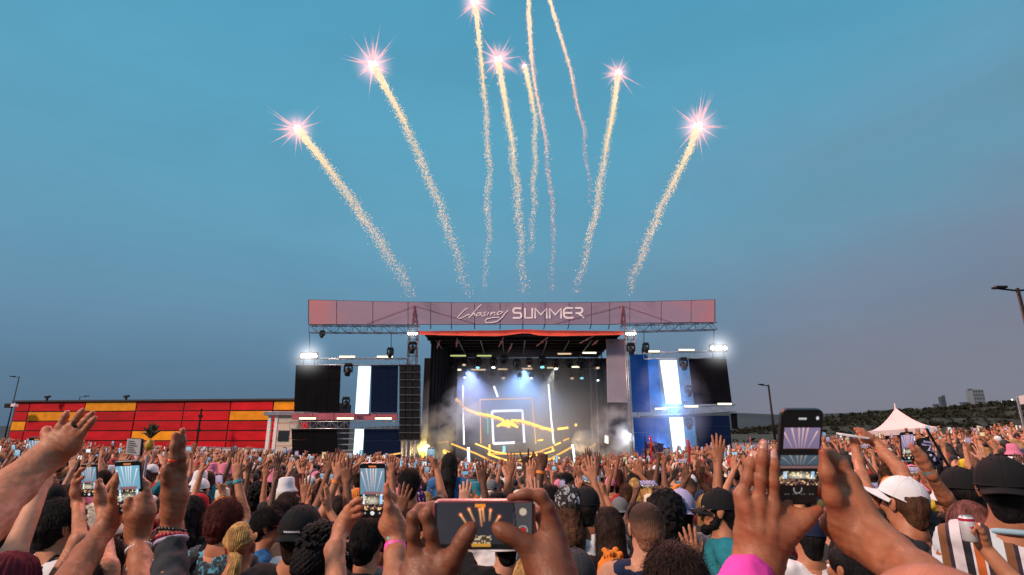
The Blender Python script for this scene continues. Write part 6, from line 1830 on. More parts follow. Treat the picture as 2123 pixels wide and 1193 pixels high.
# white cap man with both arms up holding a white phone
def px_chain(pts):
    """[(px, py, t, rpx)] -> [(point, radius)]"""
    return [(pd(x, y, t), r_ * t / F_PX) for x, y, t, r_ in pts]
def limb_object(groups, h, skin, label, body=None, nails=(), cat='person', k=.012):
    """a person's arms and hands from joint positions, with the body they grow from"""
    S = SDF(h)
    for g, pts, kk in groups: S.chain(px_chain(pts) if len(pts[0]) == 4 else pts, kk, g)
    v, f = S.mesh()
    n = vnorm(v, f)
    v = v + n * (h * .28 * wob(v, 90, 7) + h * .16 * wob(v, 240, 9))[:, None]
    tint = np.ones((len(v), 3)) * (1 + .10 * wob(v, 60, 17) + .05 * wob(v, 160, 18))[:, None]
    for g, pts, kk in groups:                      # knuckle skin is darker, finger ends pinker
        if g == 'core' or len(pts[0]) != 4: continue
        P = px_chain(pts)
        for i, (c_, r_) in enumerate(P[:-1]):
            w_ = np.exp(-(np.linalg.norm(v - c_, axis=1) / (r_ * 1.15)) ** 4) * (.5 + .5 * np.cos(((v - c_) @ ((P[i + 1][0] - c_) / (np.linalg.norm(P[i + 1][0] - c_) + 1e-9))) / (r_ * .42) * PI)) * np.exp(-(((v - c_) @ ((P[i + 1][0] - c_) / (np.linalg.norm(P[i + 1][0] - c_) + 1e-9))) / (r_ * .75)) ** 2)
            tint *= 1 - w_[:, None] * np.array([.30, .42, .46])
        w_ = np.exp(-(np.linalg.norm(v - P[-1][0], axis=1) / (P[-1][1] * 1.7)) ** 2); tint *= 1 + w_[:, None] * np.array([.14, -.16, -.14])
    mi = np.zeros(len(f), int)
    fc = v[f].mean(1)
    for (c, r_, dirn) in nails:
        d = fc - c
        m_ = (np.linalg.norm(d, axis=1) < r_) & ((d @ dirn) > r_ * .25); mi[m_] = 3
    parts = [(v, f)]
    if body is not None:
        bv, bf = body; parts.append((bv, bf)); tint = np.r_[tint, np.ones((len(bv), 3))]; mi = np.r_[mi, np.zeros(len(bf), int)]
    v, f = join(*parts)
    me = np_mesh('person', v, f, [SKINH[skin], M_eye, M_lip, M_nail], mi=mi)
    set_cols(me, np.repeat(1, 1) if False else tint[f.ravel()] * np.array(SKCOL[skin]))
    o = link_mesh('person', me)
    return tag(o, label, cat)
_bs = body_sdf([]).mesh()
NOARM = join(_bs, HEAD)
NOARM_SHIRT = shirt_mesh([], 0, seed=41)
def body_at(x, y, top, yaw=0, sx=1.0):
    """armless body mesh in world space with its crown at height top; also the two shoulder points"""
    g = float(gz(x, y)); s = (top - g) / 1.765
    c, sn = math.cos(yaw), math.sin(yaw)
    def tr(v): v = np.asarray(v, float) * (s * sx, s * sx, s); return np.stack([v[..., 0] * c + v[..., 1] * sn + x, -v[..., 0] * sn + v[..., 1] * c + y, v[..., 2] + g], -1)
    return tr, s
def arm_person(groups, h, skin, label, x, y, top, shirt, hair, hc='black', hat=None, hatc='black', yaw=0, nails=(), sleeves=(), sx=1.0, hattilt=None):
    tr, s = body_at(x, y, top, yaw, sx)
    o = limb_object(groups, h, skin, label, (tr(NOARM[0]), NOARM[1]), nails)
    M = Matrix.Translation((x, y, float(gz(x, y)))) @ Matrix.Rotation(-yaw, 4, 'Z') @ Matrix.Diagonal((s * sx, s * sx, s, 1))
    def ch(name, me, m):
        c_ = child(name, me, o, m); c_.matrix_local = M; return c_
    sv, sf = tr(NOARM_SHIRT[0]), NOARM_SHIRT[1]
    parts = [(sv, sf)]
    if sleeves:
        S = SDF(.008)
        for pts in sleeves: S.chain(px_chain(pts) if len(pts[0]) == 4 else pts, .02)
        v, f = S.mesh(); n = vnorm(v, f); v = v + n * (.004 * wob(v, 50, 3) + .002 * wob(v, 130, 4))[:, None]; parts.append((v, f))
    child('shirt', np_mesh('shirt', *join(*parts), SHIRTC[shirt]), o)
    ch('trousers', TROUSERS, M_denim)
    if hair: ch('hair', HAIR[hair], HAIRC[hc])
    if hat:
        c_ = ch('cap', CAP_F[0], SHIRTC[hatc]); child('brim', CAP_F[1], c_, SHIRTC[hatc])
        if hattilt: c_.matrix_local = M @ Matrix.Translation(HC) @ Euler(hattilt).to_matrix().to_4x4() @ Matrix.Translation(-Vector(HC))
    OCC.append((x, y, .3))
    return o, tr
def ring(o, name, c, axis, R, r_, m, beads=0, label=None):
    """a band around a wrist or finger: child of its wearer"""
    c = np.asarray(c, float); ax_ = np.asarray(axis, float); ax_ /= np.linalg.norm(ax_)
    a = np.cross(ax_, (.3, .9, .2)); a /= np.linalg.norm(a); b = np.cross(ax_, a)
    mb = MB()
    if beads:
        for k in range(beads): t = 2 * PI * k / beads; mb.ball(c + R * (math.cos(t) * a + math.sin(t) * b), r_, 7, 5)
    else:
        P = [c + R * (math.cos(t) * a + math.sin(t) * b) for t in np.linspace(0, 2 * PI, 29)]
        if isinstance(r_, tuple):      # flat band: height, thickness
            hh, th = r_
            for p, q in zip(P[:-1], P[1:]):
                op, oq = (p - c) / R * th, (q - c) / R * th; z = ax_ * hh / 2
                mb.hexa([p - z, q - z, q - z + oq, p - z + op, p + z, q + z, q + z + oq, p + z + op])
        else: mb.tube(P, r_, 8, cap=False)
    q = mb.build(name, m, o, smooth=not isinstance(r_, tuple))
    if label: q['label'] = label
    return q
def mid(a, b, t): return tuple(np.array(a) * (1 - t) + np.array(b) * t)
M_orangeb = mat('orange_band', (.65, .20, .03), .6); M_pinkb = mat('pink_band', (.85, .06, .42), .5, emit=(1, .05, .45), es=.12); M_tealb = mat('teal_band', (.03, .30, .36), .5); M_oliveb = mat('olive_band', (.07, .05, .02), .8)
M_beadw = mat('white_beads', (.66, .60, .64), .35); M_beadb = mat('black_beads', (.01, .01, .012), .3); M_beadr = mat('red_beads', (.5, .03, .05), .35); M_cord = mat('violet_cord', (.42, .34, .50), .6)

# A: the big pair of hands with the upright phone, right of centre
tA = .90
Lb = (.30, .42)
gA = [
 ('core', [(1548, 1050, tA - .012, 6), (1560, 1100, tA - .024, 6), (1572, 1140, tA - .028, 6)], .012), ('core', [(1575, 1055, tA - .014, 6), (1577, 1100, tA - .026, 6), (1578, 1140, tA - .030, 6)], .012), ('core', [(1602, 1062, tA - .014, 6), (1597, 1105, tA - .025, 6), (1586, 1140, tA - .030, 6)], .012),
 ('core', [(1535, 1025, tA, 13), (1552, 1110, tA, 24), (1570, 1150, tA, 30)], .02), ('core', [(1573, 1040, tA, 14), (1575, 1100, tA, 26), (1575, 1150, tA, 32)], .02), ('core', [(1604, 1048, tA, 15), (1600, 1100, tA, 26), (1588, 1150, tA, 30)], .02), ('core', [(1628, 1055, tA + .01, 14), (1622, 1095, tA, 22)], .02),
 ('core', [(1580, 1140, tA, 36), (1566, 1185, tA - .02, 39), (1540, 1250, tA - .08, 44), (1505, 1370, tA - .2, 58)], .03),
 ('f1', [(1536, 1030, tA, 11.5), (1549, 994, tA + .005, 10.2), (1556, 962, tA + .01, 9.6), (1561, 941, tA + .015, 8.0)], .008),
 ('f2', [(1573, 1042, tA - .005, 12), (1576, 993, tA, 11.2), (1580, 950, tA + .004, 10.6), (1583, 920, tA + .008, 8.6)], .008),
 ('f3', [(1604, 1050, tA - .005, 12.5), (1602, 1000, tA, 11.4), (1603, 962, tA + .004, 10.8), (1603, 938, tA + .008, 8.8)], .008),
 ('f4', [(1628, 1055, tA + .012, 13), (1632, 1010, tA + .028, 12), (1630, 975, tA + .034, 11), (1628, 955, tA + .036, 10)], .008),
 ('th', [(1618, 1118, tA - .005, 22), (1642, 1096, tA - .008, 16), (1668, 1076, tA - .004, 13.5), (1696, 1058, tA + .002, 10.5)], .02),
 # right hand: thumb up the phone's side, knuckles curling behind it
 ('thr', [(1742, 1075, tA, 24), (1727, 1030, tA - .005, 15.5), (1714, 980, tA - .008, 11.5), (1706, 938, tA - .005, 8.5)], .016),
 ('core', [(1760, 998, tA + .02, 18), (1772, 1050, tA + .012, 30), (1790, 1095, tA, 36)], .02), ('core', [(1748, 1030, tA + .02, 20), (1755, 1080, tA + .01, 36), (1788, 1112, tA, 38)], .02), ('core', [(1722, 1090, tA + .012, 18), (1765, 1110, tA, 34)], .02),
 ('i1', [(1762, 1000, tA + .022, 17.5), (1742, 962, tA + .03, 12.5), (1718, 943, tA + .04, 10.5), (1690, 940, tA + .045, 10)], .012),
 ('i2', [(1762, 1030, tA + .036, 17), (1738, 990, tA + .045, 13.5), (1705, 975, tA + .055, 12), (1680, 970, tA + .055, 10)], .012),
 ('i3', [(1748, 1065, tA + .036, 16), (1720, 1030, tA + .05, 12.5), (1690, 1015, tA + .055, 11)], .012),
 ('core', [(1788, 1105, tA, 38), (1838, 1146, tA - .05, 41), (1905, 1205, tA - .12, 48), (2010, 1330, tA - .25, 66)], .03),
]
nlA = [(pd(1561, 941, tA + .015), .0095, -FWD), (pd(1583, 922, tA + .008), .010, -FWD), (pd(1602, 940, tA + .008), .0105, -FWD)]
oA, trA = None, None
cH = pd(1952, 1300, .60)
trT, sT = body_at(cH[0], cH[1], pd(1980, 1152, .60)[2] + .004)
shL, shR = trT((-.185, -.012, 1.425)), trT((.185, -.012, 1.425))
elL, elR = pd(1505, 1370, tA - .2), pd(2010, 1330, tA - .25)
gA += [('core', [(elL, .046), (mid(elL, shL, .5), .05), (shL, .055)], .03), ('core', [(elR, .044), (mid(elR, shR, .5), .05), (shR, .055)], .03)]
oA, trA = arm_person(gA, .0026, 2, 'bald person in front holding an upright phone in both hands, right of centre', cH[0], cH[1], pd(1980, 1152, .60)[2] + .004, 'bright pink', None, nails=nlA, yaw=.05,
                     sleeves=[[(pd(1553, 1208, tA - .055), .0405), (elL, .056), (shL, .066)], [(mid(elR, shR, .4), .062), (shR, .068)]])
_s = MB()
ring(oA, 'bracelet', pd(1567, 1178, tA - .02), pd(1585, 1120, tA) - pd(1552, 1225, tA), .0335, (.010, .003), M_orangeb, label='orange printed cloth wristband')
ring(oA, 'bracelet', pd(1562, 1192, tA - .03), pd(1585, 1120, tA) - pd(1552, 1225, tA), .0345, (.012, .002), M_oliveb, label='olive cloth wristband')
pc = pd(1655, 947, tA + .006)
up_ = pd(1648, 842, tA) - pd(1664, 1051, tA + .02)
def heroA_screen(u, v):
    c = np.full(u.shape + (3,), .006)
    a = (v > .60) & (v < .83) & (u > .06) & (u < .97)
    c2 = concert_picture(u, .46 + (v - .60) / .23 * .5, 1, 4.1); c[a] = c2[a] * .68
    b = (v > .42) & (v < .53); c3 = concert_picture(u, .46 + (v - .42) / .11 * .5, 0, 2.2) * .35; c[b] = c3[b]
    e = (v > .20) & (v < .35); c4 = concert_picture(u, .10 + (v - .20) / .15 * .30, 0, 6.2); c[e] = c4[e] * .9
    c[(np.abs(v - .40) < .012)] = (.22, .12, .13)
    c[(np.abs(u - .5) < .10) & (np.abs(v - .925) < .012)] = (.55, .57, .6)
    c[(np.hypot((u - .88) * .074, (v - .93) * .154) < .0028)] = (.7, .7, .75)
    d = np.hypot((u - .5) * .074, (v - .16) * .154); c[(d < .0085) & (d > .0068) & (v < .17)] = (.35, .35, .36)
    for k in range(12): c[(np.abs(u - (.12 + .07 * k)) < .02) & (np.abs(v - .10) < .008) & (k % 3 > 0)] = (.10, .10, .11)
    return c
scrA = screen_mesh(-.0345, .0345, -.0735, .0735, -.0054, 70, 140, heroA_screen)
phone(pc, (1, .02, .0) + .0 * FWD, up_, 'black phone held upright in both hands right of centre', scr=scrA, s=88 / F_PX * tA / .074, tall=1.13)

# B: the pair of hands with the phone held sideways, centre
tB = .79
bx_, by_ = pd(1010, 1100, tB)[0] + .02, .40
trB, sB = body_at(bx_, by_, 1.80)
shL, shR = trB((-.185, -.012, 1.425)), trB((.185, -.012, 1.425))
elL, elR = np.array([shL[0] - .06, shL[1] + .10, shL[2] + .02]) , np.array([shR[0] + .06, shR[1] + .10, shR[2] + .02])
gB = [
 ('fa', [(861, 1150, tB, 15), (856, 1105, tB - .004, 12), (856, 1071, tB - .002, 11), (872, 1056, tB + .014, 10), (893, 1052, tB + .022, 9)], .010),
 ('fb', [(903, 1145, tB, 15.5), (893, 1102, tB - .004, 12.5), (883, 1070, tB - .002, 11.5), (895, 1053, tB + .014, 10), (912, 1050, tB + .022, 9)], .010),
 ('fc', [(872, 1160, tB + .02, 16), (880, 1120, tB + .022, 13), (905, 1095, tB + .03, 11), (930, 1090, tB + .03, 9)], .010),
 ('core', [(863, 1148, tB, 18), (866, 1200, tB - .01, 32), (868, 1260, tB - .03, 36)], .02), ('core', [(903, 1146, tB, 18), (896, 1195, tB - .01, 30), (880, 1260, tB - .03, 36)], .02),
 ('tl', [(918, 1200, tB - .012, 22), (938, 1160, tB - .016, 15.5), (957, 1126, tB - .016, 11.8), (971, 1103, tB - .013, 10.5), (978, 1094, tB - .010, 8)], .018),
 ('core', [(868, 1260, tB - .03, 42), (860, 1340, tB - .10, 46), (elL, .042 ) if False else (850, 1420, tB - .18, 54)], .03),
 ('ri', [(1141, 1082, tB + .004, 17), (1136, 1052, tB + .002, 12.5), (1121, 1028, tB + .002, 11.5), (1090, 1024, tB + .001, 9.6), (1058, 1033, tB + .0, 8)], .010),
 ('rm', [(1140, 1100, tB + .02, 16), (1122, 1068, tB + .028, 12), (1095, 1058, tB + .03, 10)], .010),
 ('core', [(1141, 1080, tB + .004, 17), (1146, 1120, tB, 22), (1140, 1160, tB - .01, 34), (1150, 1210, tB - .02, 40)], .02), ('core', [(1140, 1105, tB + .01, 16), (1130, 1160, tB - .01, 32)], .02),
 ('tr', [(1112, 1158, tB - .012, 24), (1088, 1128, tB - .016, 15), (1060, 1110, tB - .016, 11.6), (1040, 1100, tB - .013, 10.4), (1030, 1094, tB - .010, 8)], .018),
 ('core', [(1148, 1205, tB - .02, 42), (1165, 1290, tB - .09, 46), (1180, 1400, tB - .18, 56)], .03),
]
eL, eR = pd(850, 1420, tB - .18), pd(1180, 1400, tB - .18)
gB += [('core', [(eL, .042), (shL, .052)], .03), ('core', [(eR, .042), (shR, .052)], .03)]
nlB = [(pd(977, 1096, tB - .010), .0085, -FWD), (pd(1032, 1096, tB - .010), .0085, -FWD)]
oB, _ = arm_person(gB, .0025, 3, 'person in front holding a phone sideways in both hands, centre', bx_, by_, 1.80, 'black', 'short hair', nails=nlB)
def heroB_screen(v_, u_):
    """wide picture painted on the tall screen (v_ across the phone, u_ along it)"""
    c = np.full(u_.shape + (3,), .010)
    u = (u_ - .0) ; v = v_
    pic = (u > .02) & (u < .80) & (v > .10)
    base = np.array([.040, .039, .050]) * (1.05 - .4 * u)[..., None]
    c[pic] = base[pic]
    for (x0, y0, x1, y1) in ((.34, .48, .26, .74), (.40, .60, .345, .86), (.475, .50, .455, .86), (.50, .60, .485, .88), (.555, .62, .565, .84), (.60, .52, .655, .70)):
        t = np.clip(((u - x0) * (x1 - x0) * 4 + (v - y0) * (y1 - y0)) / ((x1 - x0) ** 2 * 4 + (y1 - y0) ** 2), 0, 1)
        d = np.hypot((u - x0 - (x1 - x0) * t) * .147, (v - y0 - (y1 - y0) * t) * .069)
        g = np.exp(-(d / .0013) ** 2) * (.35 + .65 * t); c += g[..., None] * np.array([1.3, .55, .18])
        d2 = np.hypot((u - x1) * .147, (v - y1) * .069); c += np.exp(-(d2 / .0022) ** 2)[..., None] * np.array([1.0, .16, .05])
    c[(np.abs(u - .46) < .055) & (np.abs(v - .93) < .035)] = (.95, .30, .03)
    st = (np.abs(u - .47) < .10) & (np.abs(v - .17) < .11)
    q = hash2(np.floor(u * 70), np.floor(v * 22)); c[st] = np.where((q > .55)[..., None], np.array([.75, .62, .42]), np.array([.10, .06, .03]))[st] * .8
    st = (np.abs(u - .47) < .095) & (np.abs(v - .08) < .035); c[st] = (.62, .30, .05)
    grey = (u >= .80) & (u < .985) & (v > .10); c[grey] = (.070, .067, .074)
    c[(np.abs(u - (.80 + (1 - v) * .045)) < .006)] = .006
    d = np.hypot((u - .895) * .147, (v - .80) * .069); c[d < .0055] = (.62, .48, .36)
    d = np.hypot((u - .895) * .147, (v - .40) * .069); c[d < .0072] = (.45, .40, .37); c[d < .0058] = (.085, .083, .09); c[d < .0044] = (.55, .015, .02)
    return c
scrB = screen_mesh(-.0345, .0345, -.0735, .0735, -.0054, 70, 150, lambda u, v: heroB_screen(1 - u, v))
# tall axis of the phone points right in the picture, its right side points down
phB = phone(pd(1004, 1087, tB), pd(1004, 1140, tB) - pd(1004, 1034, tB), pd(1100, 1086, tB) - pd(900, 1088, tB), 'phone with pink edge light painted into its case, held sideways, centre', scr=scrB, case='pink', s=212 / F_PX * tB / .154)  # red rim light is put into the case colour

# C: phone with pink wristband hand, left of centre
tC = 1.60
gC = [('core', [(815, 1062, tC, 14), (818, 1090, tC, 20), (824, 1108, tC, 18), (818, 1150, tC - .06, 19), (812, 1240, tC - .18, 26)], .02),
      ('core', [(806, 1062, tC + .01, 13), (806, 1088, tC, 17), (818, 1106, tC, 17)], .02),
      ('th', [(808, 1085, tC - .01, 12), (806, 1050, tC - .012, 9), (803, 1022, tC - .010, 7.5), (801, 1006, tC - .006, 6)], .012),
      ('f1', [(816, 1060, tC + .02, 9.5), (814, 1030, tC + .028, 8), (802, 1018, tC + .035, 7), (788, 1014, tC + .035, 6)], .01),
      ('f2', [(818, 1064, tC + .03, 9), (812, 1044, tC + .038, 7.5), (798, 1036, tC + .04, 7), (782, 1034, tC + .04, 6)], .01),
      ('lf1', [(722, 1058, tC, 9), (732, 1044, tC - .01, 6.5), (742, 1037, tC - .012, 6), (749, 1037, tC - .012, 5)], .008), ('lf2', [(724, 1064, tC, 9), (735, 1057, tC - .01, 6.5), (744, 1052, tC - .012, 6), (750, 1051, tC - .012, 5)], .008), ('lf3', [(726, 1068, tC, 9), (738, 1069, tC - .01, 6.5), (748, 1066, tC - .012, 5.5)], .008),
      ('core', [(724, 1058, tC, 11), (718, 1078, tC, 15), (708, 1096, tC, 15), (694, 1140, tC - .1, 18), (700, 1260, tC - .25, 26)], .02)]
xC, yC = pd(756, 1100, 1.25)[0], pd(756, 1100, 1.25)[1]
trC, _s1 = body_at(xC, yC, 1.72)
shL, shR = trC((-.185, -.012, 1.425)), trC((.185, -.012, 1.425))
gC += [('core', [(pd(700, 1260, tC - .25), .037), (shL, .05)], .03), ('core', [(pd(812, 1240, tC - .18), .038), (shR, .05)], .03)]
oC, _ = arm_person(gC, .0035, 1, 'person with a pink wristband holding a black phone upright, left of centre', xC, yC, 1.72, 'black', 'short hair')
phone(pd(773, 1016, tC), (1, 0, .0), pd(772, 961, tC) - pd(774, 1070, tC), 'black phone held upright above the man with rounded black hair', scr=0, s=54 / F_PX * tC / .074)
axC = pd(822, 1100, tC) - pd(816, 1160, tC - .06)
ring(oC, 'wristwatch', pd(822, 1112, tC - .005), axC, .0268, (.016, .004), M_beadb, label='black wristwatch')
ring(oC, 'wristband', pd(819, 1137, tC - .04), axC, .0288, (.020, .002), M_pinkb, label='bright pink wristband')
mb = MB(); mb.ball(pd(808, 1115, tC - .03), .009, 8, 6); mb.build('watch_face', emat('watch_face', (.2, .8, .85), .7, False), oC)

# D: raised hand seen edge on with black sleeve, left
tD = 1.30
gD = [('core', [(357, 985, tD, 10), (358, 1025, tD, 17.5), (357, 1060, tD, 17), (356, 1100, tD, 19.5), (353, 1190, tD - .08, 27), (350, 1290, tD - .2, 34)], .02), ('core', [(372, 990, tD + .01, 10), (368, 1030, tD + .01, 17), (360, 1060, tD, 17)], .02),
      ('f1', [(354, 990, tD - .004, 9.5), (358, 955, tD - .004, 8.5), (361, 925, tD, 7.8), (363, 901, tD + .004, 6.3)], .008),
      ('f2', [(370, 985, tD + .012, 9.2), (375, 945, tD + .014, 8.2), (378, 915, tD + .018, 7.5), (378, 893, tD + .02, 6.0)], .008),
      ('f3', [(377, 1000, tD + .018, 9), (378, 968, tD + .012, 8), (378, 948, tD + .012, 7.4), (377, 936, tD + .012, 6.2)], .008),
      ('th', [(349, 1020, tD - .01, 12), (346, 995, tD - .016, 9.5), (344, 978, tD - .02, 8), (343, 968, tD - .02, 6.5)], .012)]
xD, yD = pd(340, 1300, 1.0)[0], pd(340, 1300, 1.0)[1]
trD, _s1 = body_at(xD - .14, yD, 1.66)
shR = trD((.185, -.012, 1.425)); shL = trD((-.185, -.012, 1.425)); eD = pd(350, 1290, tD - .2)
gD += [('core', [(eD, .04), (shR, .052)], .03), ('core', [(shL, .055), (shL + (-.04, .02, -.27), .042), (shL + (.0, .2, -.34), .028)], .03)]
oD, _ = arm_person(gD, .0032, 2, 'person with raised hand, beaded bracelets and a black sleeve', xD - .14, yD, 1.66, 'charcoal', 'short hair', sleeves=[[(354, 1140, tD - .04, 29), (353, 1190, tD - .08, 31), (350, 1290, tD - .2, 40)], [(eD, .052), (shR, .064)], [(shL, .066), (shL + (-.03, .015, -.2), .056)]])
axD = pd(357, 1050, tD) - pd(354, 1160, tD - .06)
ring(oD, 'bead_bracelet', pd(356, 1100, tD), axD + (.04, 0, .0), .0285, .0052, M_beadb, 22, 'black and red beaded bracelet')
ring(oD, 'bead_bracelet', pd(356, 1112, tD - .01), axD + (.02, 0, .0), .0295, .0052, M_beadr, 22, 'red beaded bracelet')
ring(oD, 'cord_bracelet', pd(355, 1122, tD - .02), axD, .0310, .0055, M_cord, label='braided violet cord bracelet')
ring(oD, 'finger_ring', pd(358, 953, tD - .004), pd(361, 925, tD) - pd(357, 985, tD), .0094, .0024, M_redlens)

# E: phone shot from the left, hand with stacked bracelets
tE = 1.62
gE = [('core', [(293, 1035, tE + .005, 12), (290, 1065, tE, 21), (286, 1095, tE, 20), (285, 1112, tE, 18.5), (290, 1165, tE - .06, 21), (296, 1260, tE - .2, 28)], .02), ('core', [(300, 1020, tE + .012, 11), (298, 1060, tE + .005, 18), (288, 1095, tE, 19)], .02),
      ('th', [(278, 1092, tE - .01, 13), (268, 1070, tE - .016, 9), (265, 1050, tE - .018, 7.8), (267, 1036, tE - .014, 6.2)], .012),
      ('f1', [(300, 1022, tE + .018, 10), (302, 1006, tE + .024, 8), (294, 997, tE + .034, 7), (280, 994, tE + .036, 6)], .01), ('f2', [(304, 1034, tE + .02, 9.5), (302, 1022, tE + .03, 7.5), (290, 1014, tE + .036, 6.5)], .01), ('f3', [(306, 1046, tE + .018, 9), (302, 1036, tE + .03, 7.2), (290, 1030, tE + .036, 6)], .01),
      ('lf', [(236, 1062, tE, 11), (234, 1030, tE - .006, 8.5), (240, 1000, tE - .004, 7.5), (247, 978, tE + .002, 6)], .01), ('lf2', [(238, 1060, tE + .02, 11), (240, 1030, tE + .03, 8), (250, 1005, tE + .035, 7)], .01),
      ('core', [(236, 1058, tE, 14), (228, 1080, tE, 18), (212, 1104, tE - .02, 19), (180, 1150, tE - .1, 25), (110, 1260, tE - .3, 40)], .02)]
xE, yE = pd(215, 1250, 1.15)[0], pd(215, 1250, 1.15)[1]
trE, _s1 = body_at(xE, yE, 1.64)
shL, shR = trE((-.185, -.012, 1.425)), trE((.185, -.012, 1.425))
gE += [('core', [(pd(110, 1260, tE - .3), .04), (shL, .05)], .03), ('core', [(pd(296, 1260, tE - .2), .038), (shR, .05)], .03)]
oE, _ = arm_person(gE, .0034, 2, 'person with stacked bracelets holding a phone with a teal rim', xE, yE, 1.64, 'white', 'long hair', 'dark brown')
phone(pd(268.5, 1010, tE), (1, 0, .05), pd(274, 955, tE) - pd(262, 1064, tE), 'phone with a teal rim held up at the left', scr=2, case='black', s=53 / F_PX * tE / .074)
axE = pd(285, 1100, tE) - pd(290, 1180, tE - .07)
ring(oE, 'bead_bracelet', pd(285, 1117, tE), axE, .0285, .0050, M_beadw, 24, 'pale pearl bracelet')
ring(oE, 'bead_bracelet', pd(286, 1131, tE - .015), axE, .029, .0052, M_beadb, 22, 'black beaded bracelet')
ring(oE, 'bead_bracelet', pd(287, 1138, tE - .025), axE, .0295, .0050, M_beadw, 22, 'white beaded bracelet')
ring(oE, 'bead_bracelet', pd(290, 1168, tE - .06), axE, .0305, .0052, M_beadb, 22, 'lower black beaded bracelet')
ring(oE, 'bead_bracelet', pd(291, 1175, tE - .07), axE, .0308, .0050, M_beadw, 22, 'lower white beaded bracelet')

# F: smaller phone further left
tF = 2.45
gF = [('core', [(208, 1012, tF, 8), (210, 1035, tF, 11), (212, 1052, tF, 10), (215, 1100, tF - .1, 13), (220, 1180, tF - .3, 20)], .02), ('th', [(205, 1030, tF - .01, 7), (203, 1010, tF - .014, 5.5), (202, 998, tF - .012, 4.2)], .01),
      ('f1', [(210, 1010, tF + .015, 6), (206, 998, tF + .025, 5), (196, 992, tF + .03, 4)], .01), ('f2', [(211, 1018, tF + .015, 6), (206, 1010, tF + .025, 5), (194, 1006, tF + .03, 4)], .01),
      ('l1', [(156, 1000, tF, 6), (160, 985, tF, 5), (168, 974, tF - .008, 4.2), (174, 972, tF - .008, 3.6)], .01), ('l2', [(157, 1004, tF, 6), (164, 996, tF, 5), (172, 990, tF - .008, 4)], .01), ('core', [(156, 1000, tF, 7.5), (158, 1020, tF, 10), (162, 1045, tF, 9.5), (165, 1120, tF - .2, 14)], .02)]
xF, yF = pd(190, 1100, 2.15)[0], pd(190, 1100, 2.15)[1]
trF, _s1 = body_at(xF, yF, 1.64)
shL, shR = trF((-.185, -.012, 1.425)), trF((.185, -.012, 1.425))
gF += [('core', [(pd(165, 1120, tF - .2), .034), (shL, .05)], .03), ('core', [(pd(220, 1180, tF - .3), .038), (shR, .05)], .03)]
oF, _ = arm_person(gF, .0042, 1, 'person holding up a small black phone left of the raised hand', xF, yF, 1.64, 'black', 'short hair')
phone(pd(186, 996, tF), (1, 0, .02), pd(185, 957, tF) - pd(187, 1034, tF), 'small black phone with red rim held up at the left', scr=0, s=33 / F_PX * tF / .074)

# G: the big pale arm reaching in from the left edge
tG = 1.45
gG = [('core', [(124, 886, tG, 7.5), (112, 915, tG, 15), (102, 940, tG, 22)], .02), ('core', [(146, 885, tG, 7.5), (128, 915, tG, 16), (104, 942, tG, 22)], .02), ('core', [(160, 892, tG, 7.5), (140, 920, tG, 16), (110, 945, tG, 22)], .02), ('core', [(170, 900, tG, 7), (150, 925, tG, 13), (115, 948, tG, 20)], .02),
      ('core', [(104, 942, tG, 23), (75, 965, tG - .04, 27), (30, 1008, tG - .10, 37), (-45, 1082, tG - .24, 50), (-110, 1165, tG - .36, 60)], .03),
      ('f1', [(124, 886, tG, 7), (131, 872, tG + .004, 6.3), (136, 862, tG + .006, 5.8), (139, 855, tG + .008, 4.6)], .008), ('f2', [(147, 884, tG, 7), (158, 869, tG + .004, 6.3), (166, 858, tG + .006, 5.8), (172, 850, tG + .008, 4.6)], .008),
      ('f3', [(161, 890, tG, 7), (175, 875, tG + .002, 6.2), (185, 864, tG + .004, 5.7), (192, 856, tG + .006, 4.6)], .008), ('f4', [(171, 898, tG, 6.6), (183, 884, tG, 5.8), (191, 874, tG, 5.3), (197, 866, tG + .004, 4.2)], .008),
      ('th', [(104, 920, tG + .01, 13), (99, 905, tG + .016, 10), (97, 896, tG + .02, 8), (97, 891, tG + .02, 7)], .012)]
xG, yG = pd(-230, 1200, .95)[0], pd(-230, 1200, .95)[1]
trG, _s1 = body_at(xG, yG, 1.86)
shR = trG((.185, -.012, 1.425)); shL = trG((-.185, -.012, 1.425)); eG = pd(-110, 1165, tG - .36)
gG += [('core', [(eG, .06), (shR, .06)], .03), ('core', [(shL, .055), (shL + (-.04, .02, -.27), .042), (shL + (.0, .2, -.34), .028)], .03)]
oG, _ = arm_person(gG, .0034, 1, 'person reaching a large bare forearm in from the left edge', xG, yG, 1.86, 'grey', 'short hair', 'brown', sleeves=[[(mid(eG, shR, .5), .068), (shR, .07)], [(shL, .066), (shL + (-.03, .015, -.2), .056)]])
ring(oG, 'finger_ring', pd(160, 880, tG), pd(174, 868, tG) - pd(150, 890, tG), .0112, (.007, .0022), M_beadb)

